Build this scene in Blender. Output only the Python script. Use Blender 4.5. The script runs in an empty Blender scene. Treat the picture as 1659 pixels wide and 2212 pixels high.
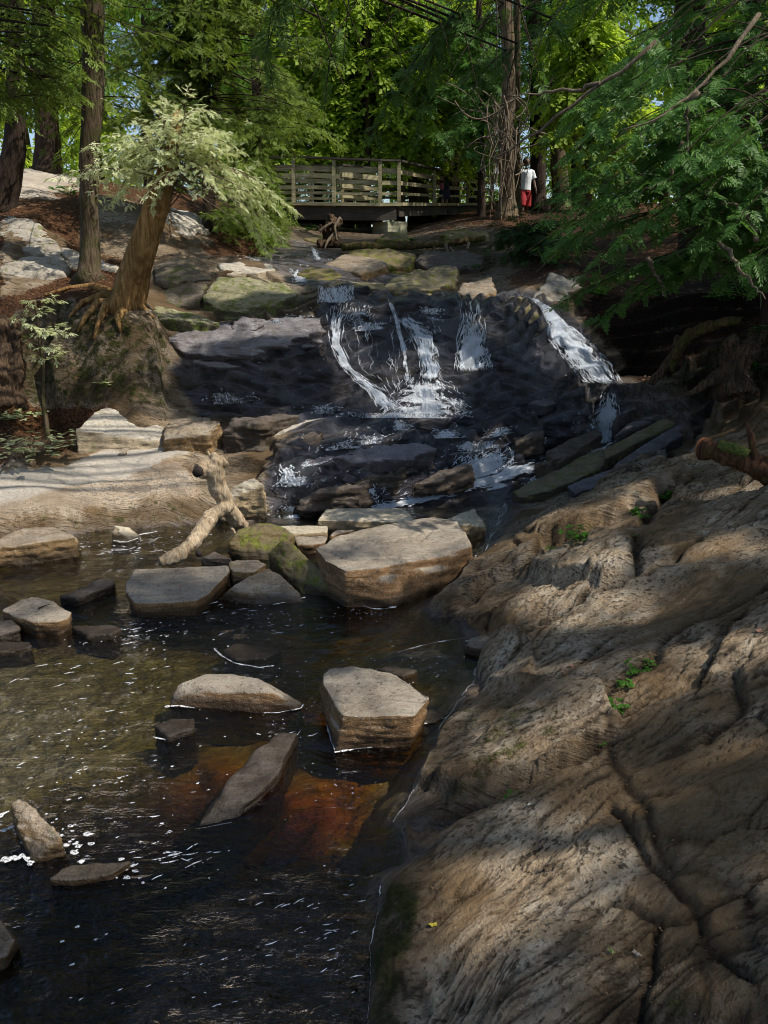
import bpy, bmesh, math, random
import numpy as np
from mathutils import Vector, Matrix
from mathutils.geometry import delaunay_2d_cdt

rng = np.random.default_rng(7)
random.seed(7)
sc = bpy.context.scene
COL = sc.collection
SUN = (.58, -.2, .80); SUNS = 5.0; SKYS = .15

# ------------------------------------------------------------------ camera model
F = 1671.0
TH = math.radians(16.84)
CT, ST = math.cos(TH), math.sin(TH)
CZ = 2.5

def rayd(px, py):
    x = (np.asarray(px, float) - 829.5) / F
    u = (1106 - np.asarray(py, float)) / F
    return np.stack(np.broadcast_arrays(x, CT + u * ST, -ST + u * CT), -1)

def atY(px, py, Y):
    d = rayd(px, py)
    p = d * (np.asarray(Y, float) / d[..., 1])[..., None]
    p[..., 2] += CZ
    return p

def onz(px, py, z):
    d = rayd(px, py)
    p = d * ((np.asarray(z, float) - CZ) / d[..., 2])[..., None]
    p[..., 2] += CZ
    return p

# ------------------------------------------------------------------ noise
def _h(i, j, k, s):
    n = (i * 374761393 + j * 668265263 + k * 2147483647 + s * 1274126177) & 0xFFFFFFFF
    n = ((n ^ (n >> 13)) * 1274126177) & 0xFFFFFFFF
    n = ((n ^ (n >> 16)) * 2246822519) & 0xFFFFFFFF
    return ((n ^ (n >> 15)) & 0xFFFF) / 32767.5 - 1.0

def vnoise(p, s=0):
    p = np.asarray(p, float)
    i = np.floor(p).astype(np.int64)
    f = p - i
    f = f * f * f * (f * (f * 6 - 15) + 10)
    r = 0
    for a in (0, 1):
        wa = f[..., 0] if a else 1 - f[..., 0]
        for b in (0, 1):
            wb = f[..., 1] if b else 1 - f[..., 1]
            for c in (0, 1):
                wc = f[..., 2] if c else 1 - f[..., 2]
                r = r + wa * wb * wc * _h(i[..., 0] + a, i[..., 1] + b, i[..., 2] + c, s)
    return r

def fbm(p, o=4, s=0, g=0.5):
    p = np.asarray(p, float)
    r, a = 0, 1.0
    for k in range(o):
        r = r + a * vnoise(p * 2.03 ** k + k * 13.7, s + k)
        a *= g
    return r

def ss(a, b, x):
    t = np.clip((x - a) / (b - a), 0, 1)
    return t * t * (3 - 2 * t)

# ------------------------------------------------------------------ object helpers
def tag(o, label=None, cat=None, group=None, kind=None):
    if label: o['label'] = label
    if cat: o['category'] = cat
    if group: o['group'] = group
    if kind: o['kind'] = kind
    return o

def mesh_np(name, V, Q, mat, parent=None, smooth=True, attrs=None, sharp=None):
    """V (n,3); Q (m,k) int array or list of arrays with different k"""
    me = bpy.data.meshes.new(name)
    V = np.ascontiguousarray(V, np.float32)
    Qs = Q if isinstance(Q, list) else [Q]
    Qs = [np.asarray(q, np.int32) for q in Qs if len(q)]
    tot = np.concatenate([np.full(len(q), q.shape[1], np.int32) for q in Qs])
    idx = np.concatenate([q.ravel() for q in Qs])
    st = np.concatenate([[0], np.cumsum(tot)[:-1]]).astype(np.int32)
    me.vertices.add(len(V)); me.vertices.foreach_set('co', V.ravel())
    me.loops.add(len(idx)); me.loops.foreach_set('vertex_index', idx)
    me.polygons.add(len(tot)); me.polygons.foreach_set('loop_start', st)
    me.polygons.foreach_set('loop_total', tot)
    me.polygons.foreach_set('use_smooth', np.full(len(tot), bool(smooth)))
    me.update(calc_edges=True)
    if attrs:
        for k, a in attrs.items():
            a = np.asarray(a, np.float32)
            if a.ndim == 1:
                at = me.attributes.new(k, 'FLOAT', 'POINT'); at.data.foreach_set('value', a)
            else:
                at = me.attributes.new(k, 'FLOAT_COLOR', 'POINT'); at.data.foreach_set('color', a.ravel())
    if sharp: me.set_sharp_from_angle(angle=math.radians(sharp))
    me.materials.append(mat)
    o = bpy.data.objects.new(name, me)
    COL.objects.link(o)
    if parent: o.parent = parent
    return o

def localize(o, loc):
    """move the origin of a mesh built in world coordinates to loc"""
    loc = Vector(loc)
    o.data.transform(Matrix.Translation(-loc))
    o.location = loc
    return o

def empty(name, loc, rz=0):
    o = bpy.data.objects.new(name, None)
    o.empty_display_size = 0.1
    COL.objects.link(o); o.location = loc; o.rotation_euler = (0, 0, rz)
    return o

def thing(name, loc, label, cat, group=None):
    return tag(empty(name, loc), label, cat, group)

class MB:
    """collects tubes, boxes and quads into one mesh (coordinates relative to origin org)"""
    def __init__(s, org=(0, 0, 0)):
        s.V = []; s.Q = []; s.T = []; s.n = 0; s.org = np.array(org, float); s.A = []
    def add(s, V, Q=(), T=(), a=0.0):
        V = np.asarray(V, float) - s.org
        s.V.append(V)
        if len(Q): s.Q.append(np.asarray(Q, int) + s.n)
        if len(T): s.T.append(np.asarray(T, int) + s.n)
        s.A.append(np.broadcast_to(np.asarray(a, float), (len(V),)))
        s.n += len(V)
    def tube(s, P, R, n=8, rough=0.0, seed=0, cap=True, flat=1.0, a=0.0):
        P = np.asarray(P, float); m = len(P)
        R = np.broadcast_to(np.asarray(R, float), (m,))
        T = np.gradient(P, axis=0)
        T /= np.linalg.norm(T, axis=1, keepdims=True) + 1e-9
        ref = np.array([0, 0, 1.0]) if abs(T[:, 2]).mean() < 0.8 else np.array([1.0, 0, 0])
        A = np.cross(T, ref); A /= np.linalg.norm(A, axis=1, keepdims=True) + 1e-9
        B = np.cross(T, A)
        th = np.linspace(0, 2 * np.pi, n, endpoint=False)
        ring = (np.cos(th)[None, :, None] * A[:, None] + flat * np.sin(th)[None, :, None] * B[:, None])
        V = P[:, None] + ring * R[:, None, None]
        if rough:
            k = 1 + rough * fbm(V * np.array([1, 1, .35]) / (R.max() * .8 + 1e-6), 3, seed)
            V = P[:, None] + ring * (R[:, None] * k)[..., None]
        V = V.reshape(-1, 3)
        i = np.arange(m - 1)[:, None] * n; j = np.arange(n)[None]
        Q = np.stack([i + j, i + (j + 1) % n, i + n + (j + 1) % n, i + n + j], -1).reshape(-1, 4)
        Tt = []
        if cap:
            V = np.vstack([V, P[0], P[-1]])
            c0, c1 = m * n, m * n + 1
            jj = np.arange(n)
            Tt = np.vstack([np.stack([np.full(n, c0), (jj + 1) % n, jj], -1),
                            np.stack([np.full(n, c1), (m - 1) * n + jj, (m - 1) * n + (jj + 1) % n], -1)])
        s.add(V, Q, Tt, a)
    def box(s, c, size, M=None, a=0.0):
        sx, sy, sz = np.asarray(size, float) / 2
        V = np.array([[x * sx, y * sy, z * sz] for x in (-1, 1) for y in (-1, 1) for z in (-1, 1)])
        if M is not None: V = V @ np.asarray(M).T
        V = V + np.asarray(c, float)
        s.add(V, [[0, 1, 3, 2], [4, 6, 7, 5], [0, 4, 5, 1], [2, 3, 7, 6], [0, 2, 6, 4], [1, 5, 7, 3]], a=a)
    def build(s, name, mat, parent=None, smooth=True, sharp=None, attr=None):
        V = np.vstack(s.V); Q = []
        if s.Q: Q.append(np.vstack(s.Q))
        if s.T: Q.append(np.vstack(s.T))
        o = mesh_np(name, V, Q, mat, parent, smooth, {attr: np.concatenate(s.A)} if attr else None, sharp)
        if parent is None: o.location = s.org
        return o

# ------------------------------------------------------------------ materials
def newmat(name):
    m = bpy.data.materials.new(name); m.use_nodes = True
    nt = m.node_tree; nt.nodes.clear()
    return m, NT(nt)

class NT:
    def __init__(s, nt): s.t = nt
    def n(s, ty, **kw):
        nd = s.t.nodes.new(ty)
        for k, v in kw.items():
            if k[0] == '_': setattr(nd, k[1:], v)
            else:
                key = k.replace('__', ' ')
                inp = nd.inputs[key] if key in nd.inputs else nd.inputs[int(k[1:])]
                if hasattr(v, 'is_output') or isinstance(v, bpy.types.NodeSocket): s.t.links.new(v, inp)
                else: inp.default_value = v
        return nd
    def l(s, a, b): s.t.links.new(a, b)
    def math(s, op, a, b=0.5, c=None, clamp=False):
        nd = s.t.nodes.new('ShaderNodeMath'); nd.operation = op; nd.use_clamp = clamp
        for i, v in enumerate((a, b, c)):
            if v is None: continue
            if isinstance(v, bpy.types.NodeSocket): s.l(v, nd.inputs[i])
            else: nd.inputs[i].default_value = v
        return nd.outputs[0]
    def mix(s, f, a, b, blend='MIX'):
        nd = s.t.nodes.new('ShaderNodeMix'); nd.data_type = 'RGBA'; nd.blend_type = blend
        for i, v in ((0, f), (6, a), (7, b)):
            if isinstance(v, bpy.types.NodeSocket): s.l(v, nd.inputs[i])
            elif i == 0: nd.inputs[i].default_value = v
            else: nd.inputs[i].default_value = (*v[:3], 1)
        return nd.outputs[2]
    def ramp(s, f, lo, hi, a=0.0, b=1.0):
        nd = s.t.nodes.new('ShaderNodeMapRange'); nd.interpolation_type = 'SMOOTHSTEP'
        s.l(f, nd.inputs[0])
        for i, v in ((1, lo), (2, hi), (3, a), (4, b)): nd.inputs[i].default_value = v
        return nd.outputs[0]
    def noise(s, vec, scale, detail=4, rough=.55, dist=0.0):
        nd = s.n('ShaderNodeTexNoise', Scale=scale, Detail=detail, Roughness=rough, Distortion=dist)
        if vec is not None: s.l(vec, nd.inputs['Vector'])
        return nd.outputs['Fac']
    def mapping(s, vec, rot=(0, 0, 0), scale=(1, 1, 1), loc=(0, 0, 0)):
        nd = s.n('ShaderNodeMapping'); s.l(vec, nd.inputs[0])
        nd.inputs['Rotation'].default_value = rot; nd.inputs['Scale'].default_value = scale
        nd.inputs['Location'].default_value = loc
        return nd.outputs[0]
    def attr(s, name):
        nd = s.n('ShaderNodeAttribute'); nd.attribute_name = name
        return nd
    def out(s, sh): 
        o = s.n('ShaderNodeOutputMaterial'); s.l(sh, o.inputs['Surface'])
    def pos(s): return s.n('ShaderNodeNewGeometry').outputs['Position']

STRIKE = 0.40      # plan angle of the rock foliation, radians from +x
DIPROT = (0.25, -0.2, -STRIKE)

def rock_mat(name, base=(.43, .315, .2), dark=(.05, .035, .022), light=(.58, .49, .37), moss=(.055, .058, .012),
             masks=True, mossf=0.0, wetf=0.0, bump=1.0, fol=1.1, speck=.5, tint=None):
    m, g = newmat(name)
    P = g.pos()
    Q = g.mapping(P, rot=DIPROT)
    wob = g.noise(P, .7, 2)
    wv = g.n('ShaderNodeCombineXYZ', Y=g.math('MULTIPLY', wob, 1.0), Z=g.math('MULTIPLY', wob, .6)).outputs[0]
    ad = g.n('ShaderNodeVectorMath', _operation='ADD', _0=Q, _1=wv) if False else None
    va = g.t.nodes.new('ShaderNodeVectorMath'); va.operation = 'ADD'; g.l(Q, va.inputs[0]); g.l(wv, va.inputs[1])
    Qs = g.mapping(va.outputs[0], scale=(1.1, 11, 11))
    f1 = g.noise(Qs, 1.0, 5, .6)                      # foliation bands
    Qf = g.mapping(va.outputs[0], scale=(2.4, 52, 52))
    f2 = g.noise(Qf, 1.0, 3, .6)
    n1 = g.noise(P, 2.2, 4)
    n2 = g.noise(P, 40, 5, .7)
    n3 = g.noise(P, 95, 4, .75)
    c = g.mix(g.ramp(n1, .3, .7), base, tuple(b * .72 for b in base))
    c = g.mix(g.math('MULTIPLY', g.ramp(f1, .42, .68), .75 * fol), c, light)
    c = g.mix(g.math('MULTIPLY', g.ramp(f2, .52, .64), .8 * fol), c, dark)
    c = g.mix(g.math('MULTIPLY', g.ramp(n2, .56, .66), speck), c, dark)
    c = g.mix(g.math('MULTIPLY', g.ramp(n3, .56, .66), 1.1 * speck), c, tuple(min(.62, x * 1.35) for x in light))
    c = g.mix(g.math('MULTIPLY', g.ramp(g.noise(P, 62, 4, .75), .55, .66), 1.2 * speck), c, tuple(x * 1.4 for x in dark))
    c = g.mix(g.ramp(g.noise(P, 1.1, 4, .6), .4, .62, 0, .85), c, (.17, .105, .048))
    if tint: c = g.mix(g.ramp(g.noise(P, 4.5, 3), .45, .65, 0, .55), c, tint)
    if masks:
        a = g.attr('mask'); sp = g.n('ShaderNodeSeparateColor'); g.l(a.outputs['Color'], sp.inputs[0])
        mo, we, li = sp.outputs[0], sp.outputs[1], sp.outputs[2]
        br = a.outputs['Alpha']
    else:
        v = g.n('ShaderNodeValue'); v.outputs[0].default_value = mossf; mo = v.outputs[0]
        v = g.n('ShaderNodeValue'); v.outputs[0].default_value = wetf; we = v.outputs[0]
        li = None; br = None
    mn = g.noise(P, 9, 5, .65)
    mo2 = g.math('MULTIPLY', g.ramp(g.math('ADD', mn, g.math('MULTIPLY', g.math('SUBTRACT', mo, .5), .8)), .42, .62), g.ramp(mo, 0, .12))
    mcol = g.mix(g.ramp(g.noise(P, 30, 3), .35, .7), moss, tuple(x * 2.2 for x in moss))
    c = g.mix(mo2, c, mcol)
    if li is not None:
        lc = g.mix(g.ramp(g.noise(P, 38, 4, .7), .4, .62), (.035, .018, .008), (.2, .09, .04))
        lf = g.math('MULTIPLY', g.ramp(g.math('ADD', n2, g.math('MULTIPLY', li, .5)), .62, .8), g.ramp(li, 0, .15))
        c = g.mix(lf, c, lc)
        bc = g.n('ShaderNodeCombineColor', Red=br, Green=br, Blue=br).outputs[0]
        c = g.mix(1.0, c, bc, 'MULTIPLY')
        c = g.mix(g.ramp(br, 1.6, 2.4, 0, .8), c, g.mix(g.ramp(n2, .35, .65), (.64, .58, .49), (.8, .76, .68)))  # high mask values go pale, mainly to paint full sun
    wn = g.math('MULTIPLY', we, g.ramp(g.noise(P, 5, 3), .25, .55, .55, 1), clamp=True)
    c = g.mix(g.math('MULTIPLY', wn, .97), c, g.mix(1.0, g.mix(.3, c, (.12, .12, .12)), g.mix(g.ramp(f1, .38, .62), (.09, .095, .12), (.42, .47, .85)), 'MULTIPLY'))  # blue of the reflected sky painted into the wet tone
    h = g.math('ADD', g.math('MULTIPLY', f2, .5 * fol), g.math('ADD', g.math('MULTIPLY', n2, .7), g.math('ADD', g.math('MULTIPLY', n3, .5), g.math('MULTIPLY', f1, .9 * fol))))
    h = g.math('ADD', h, g.math('MULTIPLY', mo2, .5))
    b = g.n('ShaderNodeBump', Strength=bump, Distance=.05, Height=h)
    bs = g.n('ShaderNodeBsdfPrincipled', Base__Color=c, Normal=b.outputs[0])
    g.l(g.math('SUBTRACT', .92, g.math('MULTIPLY', wn, g.ramp(n1, .35, .65, .5, .8))), bs.inputs['Roughness'])
    g.l(g.math('ADD', .22, g.math('MULTIPLY', wn, g.ramp(f1, .35, .65, .1, 1.0))), bs.inputs['Specular IOR Level'])
    g.l(g.math('MULTIPLY', wn, g.ramp(n1, .4, .62)), bs.inputs['Coat Weight']); bs.inputs['Coat Roughness'].default_value = .13; bs.inputs['Coat IOR'].default_value = 1.9; g.l(b.outputs[0], bs.inputs['Coat Normal'])
    g.out(bs.outputs[0])
    return m

# ------------------------------------------------------------------ terrain control points
CP = []                                   # world control points (x, y, z)
def lineY(pts, dz=0.0):
    for px, py, Y in pts: CP.append(atY(px, py, Y) + [0, 0, dz])
def linez(z, pts):
    for p in pts:
        CP.append(onz(p[0], p[1], p[2] if len(p) > 2 else z))

# bed of the pool
linez(0, [(400,1262,-.25),(700,1400,-.4),(200,1450,-.13),(60,1600,-.1),(100,1720,-.1),(400,1640,-.2),(630,1740,-.17),(780,1700,-.26),
          (930,1450,-.3),(250,1950,-.5),(600,1950,-.6),(400,2150,-.6),(-200,1400,-.1),(-400,1700,-.08),(-500,2100,-.1),(700,2150,-.55),
          (560,1560,-.28),(640,1330,-.35),(820,1380,-.3),(860,1600,-.3),(760,1850,-.38),(770,2000,-.5),(-600,1300,-.1),(-900,2200,0),
          (300,1340,-.12),(100,1260,-.12),(0,1400,-.1),(150,1560,-.11),(300,1560,-.16),(300,2400,-.3),(700,2500,-.3),(500,1440,-.16)])
EDGE = [(770,2500),(780,2300),(795,2212),(800,2050),(820,1895),(885,1858),(950,1822),(905,1806),(845,1780),(870,1745),(905,1690),(922,1640),
        (950,1575),(990,1515),(1055,1498),(1032,1455),(1065,1395),(1010,1384),(930,1402),(862,1404),(920,1328),(915,1312),(962,1270),(1050,1190),(1080,1160),(1105,1110),(1130,1078)]
EW = onz(np.array([e[0] for e in EDGE]), np.array([e[1] for e in EDGE]), 0.005)
for e in EW: CP.append(e)
# a few points just off the edge, under water, so the shore drops quickly
for e, (ox, oy) in ((4,(-60,10)),(8,(-40,20)),(10,(-60,0)),(12,(-60,-10)),(15,(-40,0)),(19,(-50,10)),(21,(-50,-10)),(2,(-60,0)),(3,(-60,0))):
    p = onz(EDGE[e][0] + ox, EDGE[e][1] + oy, -.2); CP.append(p)
# right-hand slab sampled from a tilted plane that meets the water edge
oe = np.argsort(EW[:, 1])
def xe(y):
    ys, xs = EW[oe, 1], EW[oe, 0]
    k = np.interp(y, ys, xs)
    return np.interp(y, [1, 2, 3.5, 5, 6.5, 8.2, 9], [-.1, -.05, .15, .42, .72, 1.45, 1.9]) * .6 + .4 * k
def slab(x, y):
    d = np.clip(x - xe(y), 0, 9)
    return .40 * d - .012 * d * d + .035 * np.sin(2.6 * d + .8 * y) * ss(.1, .6, d)
SLABPX = []
for py, pxs in ((2212,(900,1100,1350,1659,2000)),(2420,(900,1200,1700,2300)),(2050,(920,1150,1400,1659,1950)),(1900,(950,1150,1400,1659,1950)),(1780,(980,1150,1400,1659,1900)),
                (1650,(1010,1180,1400,1659,1900)),(1520,(1100,1250,1450,1659,1880)),(1420,(1180,1320,1500,1659,1860)),(1330,(1010,1150,1330,1500,1659,1850)),
                (1240,(1050,1200,1380,1520,1659,1830)),(1160,(1150,1280,1420,1540,1659,1820)),(1090,(1230,1350,1470,1580,1680,1800)),(1035,(1330,1440,1540,1640,1760)),(985,(1500,1580,1660,1780)),(935,(1570,1640,1720)),(890,(1640,1720))):
    for px in pxs: SLABPX.append((px, py))
d = rayd(np.array([p[0] for p in SLABPX]), np.array([p[1] for p in SLABPX]))
Ys = np.linspace(.6, 10, 1500)
for dd in d:
    z = CZ + dd[2] / dd[1] * Ys
    x = dd[0] / dd[1] * Ys
    hit = np.nonzero(slab(x, Ys) > z)[0]
    if len(hit):
        k = hit[0]; CP.append(np.array([x[k], Ys[k], z[k]]))
CREST = [(1330,1042),(1385,1012),(1440,1014),(1500,966),(1560,926),(1610,896),(1659,872),(1760,826)]
for px, py in CREST:
    dd = rayd(px, py); z = CZ + dd[2] / dd[1] * Ys; x = dd[0] / dd[1] * Ys; hit = np.nonzero(slab(x, Ys) > z)[0]
    if len(hit):
        k = hit[0]; p_ = np.array([x[k], Ys[k], z[k]]); CP.append(p_); CP.append(p_ + [-.1, .35, -.42])
linez(0, [(822,2212,.08),(830,2050,.08),(850,1912,.07),(808,2300,.09),(930,1850,.05),(880,1775,.06),(925,1700,.06),(965,1600,.05)])
# left ledge
linez(-.2, [(-300,1232),(0,1230),(200,1192),(350,1186),(480,1172),(600,1140)])
linez(0., [(-400,1190),(-200,1180),(0,1168),(160,1152),(240,1143),(345,1140),(420,1132),(520,1127),(590,1118)])
linez(.26, [(-300,1130),(0,1110),(150,1094),(300,1076),(400,1072),(520,1055),(570,1042)])
linez(0, [(-400,1070,.5),(-200,1058,.5),(0,1035,.5),(150,1000,.52),(300,975,.55),(400,955,.6),(480,932,.66),(580,926,.7),(660,905,.76),(740,898,.8)])
linez(0, [(-300,1035,.45),(0,1018,.4),(150,984,.44),(350,958,.6),(450,925,.7)])
linez(0, [(-300,930,.9),(50,945,.78),(150,940,.74),(360,915,.8),(420,905,.8),(520,903,.82)])
linez(0, [(-300,880,1.05),(0,880,1.0),(100,872,1.0),(200,885,.97),(360,880,.95),(400,890,.9)])
lineY([(-300,750,9.8),(0,750,9.65),(100,740,9.6),(220,740,9.55),(340,760,9.6),(150,690,9.8),(280,700,9.65)])
lineY([(-200,650,10.1),(60,652,10.0),(150,642,10.1),(250,668,9.9),(335,672,10.0)])
lineY([(150,612,11),(210,602,11.2),(300,640,10.6),(0,640,10.4),(0,560,11.5),(100,575,11.6),(-150,560,11.6),(-150,480,12.6),(0,478,12.6),(60,472,12.7),(130,520,12.2),(200,562,12.0)])
lineY([(370,770,10.05),(440,786,10.05),(500,786,10.05),(560,778,10.1),(640,755,10.2),(695,738,10.3)])
lineY([(380,800,10.0),(450,815,10.0),(560,830,10.0),(650,830,10.1)])
linez(0, [(430,893,.86),(480,893,.86),(560,902,.83),(640,900,.83)])
lineY([(360,715,10.5),(430,705,10.7),(500,702,10.8),(600,700,10.8),(680,692,10.9)])
lineY([(350,662,11.0),(430,672,11.1),(500,680,11.2),(600,672,11.3)])
lineY([(340,600,11.8),(460,600,11.9),(560,600,12.0),(640,610,12.0)])
lineY([(340,556,12.6),(460,562,12.6),(560,568,12.6)])
lineY([(230,560,12.8),(330,548,13.0),(450,540,13.4),(180,440,14.5),(100,430,14.2),(250,430,14.7),(370,446,14.8),(430,480,14.6),(480,510,14.6)])
lineY([(0,450,13.6),(-150,420,14),(40,400,16),(-100,385,17),(0,362,18),(80,360,18.3),(180,384,18.6),(170,412,16.5),(300,400,19),(420,420,19)])
lineY([(500,495,16),(560,468,18.5),(540,446,21.5),(450,430,22)])
# falls
linez(0, [(640,1112,0),(700,1108,0),(760,1100,0),(850,1085,.03),(900,1075,.05),(980,1050,.08),(1050,1025,.15),(1110,1000,.25),(1200,985,.32),(1290,970,.42),(1330,955,.5)])
linez(0, [(700,1132,-.12),(900,1122,-.15),(1000,1098,-.1),(1080,1085,-.02),(1120,1060,.06),(1180,1035,.16),(1040,1160,-.05),(1030,1190,-.1)])
linez(0, [(590,1040,.3),(700,1045,.3),(800,1035,.32),(900,1015,.36),(1000,985,.43),(1080,970,.48)])
linez(0, [(590,985,.55),(700,962,.62),(800,955,.62),(900,955,.62),(1000,948,.62),(1100,938,.64)])
linez(0, [(610,925,.74),(750,908,.78),(850,908,.78),(950,910,.77),(1020,906,.78),(1100,912,.75),(1200,900,.78)])
linez(0, [(700,894,.82),(820,895,.83),(920,896,.83),(1010,892,.84),(1100,878,.88),(1200,862,.94),(1280,843,1.02),(1340,834,1.06)])
lineY([(740,850,10.15),(830,860,10.02),(880,835,10.12),(960,820,10.2),(1000,860,10.02),(690,840,10.15)])
lineY([(700,780,10.4),(760,770,10.5),(830,790,10.42),(900,790,10.42),(930,760,10.5),(1020,800,10.38),(1060,795,10.4),(1100,800,10.4),(1180,790,10.5)])
lineY([(700,700,10.95),(760,720,10.8),(850,712,10.85),(900,705,10.8),(1000,690,10.8),(1050,690,10.85),(1110,690,10.95),(1170,700,11.1)])
lineY([(700,660,11.4),(760,656,11.4),(840,660,11.35),(900,665,11.2),(1000,660,11.1),(1050,655,11.2),(1100,645,11.4),(1140,648,11.6)])
lineY([(690,650,11.65),(760,648,11.65),(850,645,11.65),(950,640,11.7),(1080,634,11.8)])
lineY([(680,619,11.85),(760,618,11.85),(840,630,11.85),(1100,630,12.2)])
lineY([(800,600,13.4),(900,602,12.5),(960,584,12.9),(1060,604,12.6)], -.28)
lineY([(640,603,12.8),(700,605,13),(760,603,13),(620,580,13.5),(690,575,14),(760,585,13.9),(600,556,14.5),(680,545,14.9),(740,566,14.9),(540,558,14),(600,528,16),(680,535,15.4),(720,540,15.6)])
lineY([(800,560,14.6),(900,556,14.4),(1000,562,14),(1060,560,14)], -.3)
lineY([(860,520,18.5),(760,526,17.2),(950,524,17.8),(1060,532,16.5),(680,526,17.0),(850,545,15.6),(950,548,15.6),(600,506,19.5),(700,508,20.5),(900,508,21),(1000,496,20.5),(1060,462,22),(620,492,24),(860,492,25),(1140,448,22.2),(1200,448,22.4),(1138,432,27.5),(1000,436,31),(1250,430,28),(1060,482,19),(1200,455,22),(1150,560,14),(1250,565,13.2),(1150,622,12.3)])
lineY([(1160,652,11.65),(1180,684,11.4),(1200,722,11.1),(1230,772,10.7),(1255,818,10.35),(1200,665,11.6),(1250,712,11.3),(1300,772,10.8),(1342,828,10.3)])
lineY([(1365,805,10.6),(1400,760,11.1),(1420,700,11.7),(1350,700,12),(1280,662,12.2),(1250,622,12.7),(1400,640,12.3),(1500,640,11.6),(1659,610,11.2),(1900,620,10.5)])
k_ = len(CP); linez(0, [(1400,832,1.06),(1345,850,.9),(1400,872,.84),(1480,862,.93),(1550,868,1.0),(1345,950,.48),(1420,935,.62),(1500,925,.76),(1240,1015,.26),(1350,1005,.44),(1440,985,.55),(1300,900,.72),(1180,895,.74)])
for q_ in range(k_, len(CP)): CP[q_][2] -= .2
lineY([(1480,800,9.9),(1500,740,10.4),(1600,752,9.4),(1659,700,9.7),(1560,832,9.1),(1659,838,8.6),(1850,780,8.6)])
# forest floor
for x, y, z in ((4.4,23.7,4.02),(3.6,24.2,4.05),(5.3,24,4.05),(-12,22,4.6),(-6,23,4.4),(-12,35,4.8),(0,30,4.1),(8,30,4.6),(14,24,4.4),(0,45,5),(20,45,5.4),(-25,45,5),(40,60,6),(-45,60,6),(0,75,6.5),(60,110,8),(-60,110,8),(0,110,8),
                (110,110,9),(-110,110,9),(16,16,4.2),(12,11,3.4),(10,7,3.0),(14,3,3.4),(7,2,2.4),(5,1,1.9),(-13,16,4.4),(-14,11,3.4),(-12,7,2.2),(-9,4,.8),(-8,1.5,.5),(-3,.3,-.2),(3,.3,1.2),(-1,.3,-.1),(.5,.3,.5),
                (40,20,8),(40,4,7),(-40,20,7),(-40,4,5),(-10,.3,.6),(12,.3,3.2),(26,30,5.5),(-30,30,5.2)):
    CP.append(np.array([x, y, z], float))
CP = np.array(CP)

# ------------------------------------------------------------------ terrain grid in (a = x / y, y)
a0 = np.linspace(-.66, .66, 640)
A = np.concatenate([-np.geomspace(6, .675, 34), a0, np.geomspace(.675, 6, 34)])
Yg = np.concatenate([np.geomspace(.45, 8, 560)[:-1], np.linspace(8, 12.4, 380)[:-1], np.geomspace(12.4, 110, 260)])
NA, NY = len(A), len(Yg)
GX = A[None, :] * Yg[:, None]
GY = np.broadcast_to(Yg[:, None], GX.shape)

def tin(pts, X, Y):
    co = [Vector((float(p[0]), float(p[1]))) for p in pts]
    v, e, f, ov, oe_, of = delaunay_2d_cdt(co, [], [], 0, 1e-5)
    vz = np.array([pts[o[0]][2] if o else 0 for o in ov]); v = np.array([(q.x, q.y) for q in v])
    Z = np.full(X.shape, np.nan)
    xf, yf = X.ravel(), Y.ravel(); zf = Z.ravel()
    ylog = Yg
    for t in f:
        t = list(t)
        p = v[t]; y0, y1 = p[:, 1].min(), p[:, 1].max()
        r0, r1 = np.searchsorted(ylog, y0), np.searchsorted(ylog, y1)
        if r1 <= r0: continue
        # columns: range of a
        xs = X[r0:r1]; ys = Y[r0:r1]
        d = (p[1, 1] - p[2, 1]) * (p[0, 0] - p[2, 0]) + (p[2, 0] - p[1, 0]) * (p[0, 1] - p[2, 1])
        if abs(d) < 1e-12: continue
        am = (p[:, 0].min() / ylog[r0:r1]).min() if p[:, 0].min() < 0 else (p[:, 0].min() / ylog[r0:r1]).min()
        aM = (p[:, 0].max() / ylog[r0:r1]).max()
        c0, c1 = np.searchsorted(A, am), np.searchsorted(A, aM)
        if c1 <= c0: continue
        xs = xs[:, c0:c1]; ys = ys[:, c0:c1]
        l0 = ((p[1, 1] - p[2, 1]) * (xs - p[2, 0]) + (p[2, 0] - p[1, 0]) * (ys - p[2, 1])) / d
        l1 = ((p[2, 1] - p[0, 1]) * (xs - p[2, 0]) + (p[0, 0] - p[2, 0]) * (ys - p[2, 1])) / d
        l2 = 1 - l0 - l1
        m = (l0 >= -1e-6) & (l1 >= -1e-6) & (l2 >= -1e-6)
        zz = l0 * vz[t[0]] + l1 * vz[t[1]] + l2 * vz[t[2]]
        sub = Z[r0:r1, c0:c1]
        sub[m] = zz[m]
    # fill outside the hull row by row
    for r in range(NY):
        ok = ~np.isnan(Z[r])
        if ok.any(): Z[r] = np.interp(A, A[ok], Z[r][ok])
    bad = np.isnan(Z[:, 0])
    if bad.any():
        good = np.nonzero(~bad)[0]
        for r in np.nonzero(bad)[0]: Z[r] = Z[good[np.argmin(abs(good - r))]]
    return Z

GZ = tin(CP, GX, GY)
# soften the facets a little
for _ in range(3):
    GZ[1:-1, 1:-1] = .5 * GZ[1:-1, 1:-1] + .125 * (GZ[:-2, 1:-1] + GZ[2:, 1:-1] + GZ[1:-1, :-2] + GZ[1:-1, 2:])

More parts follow.
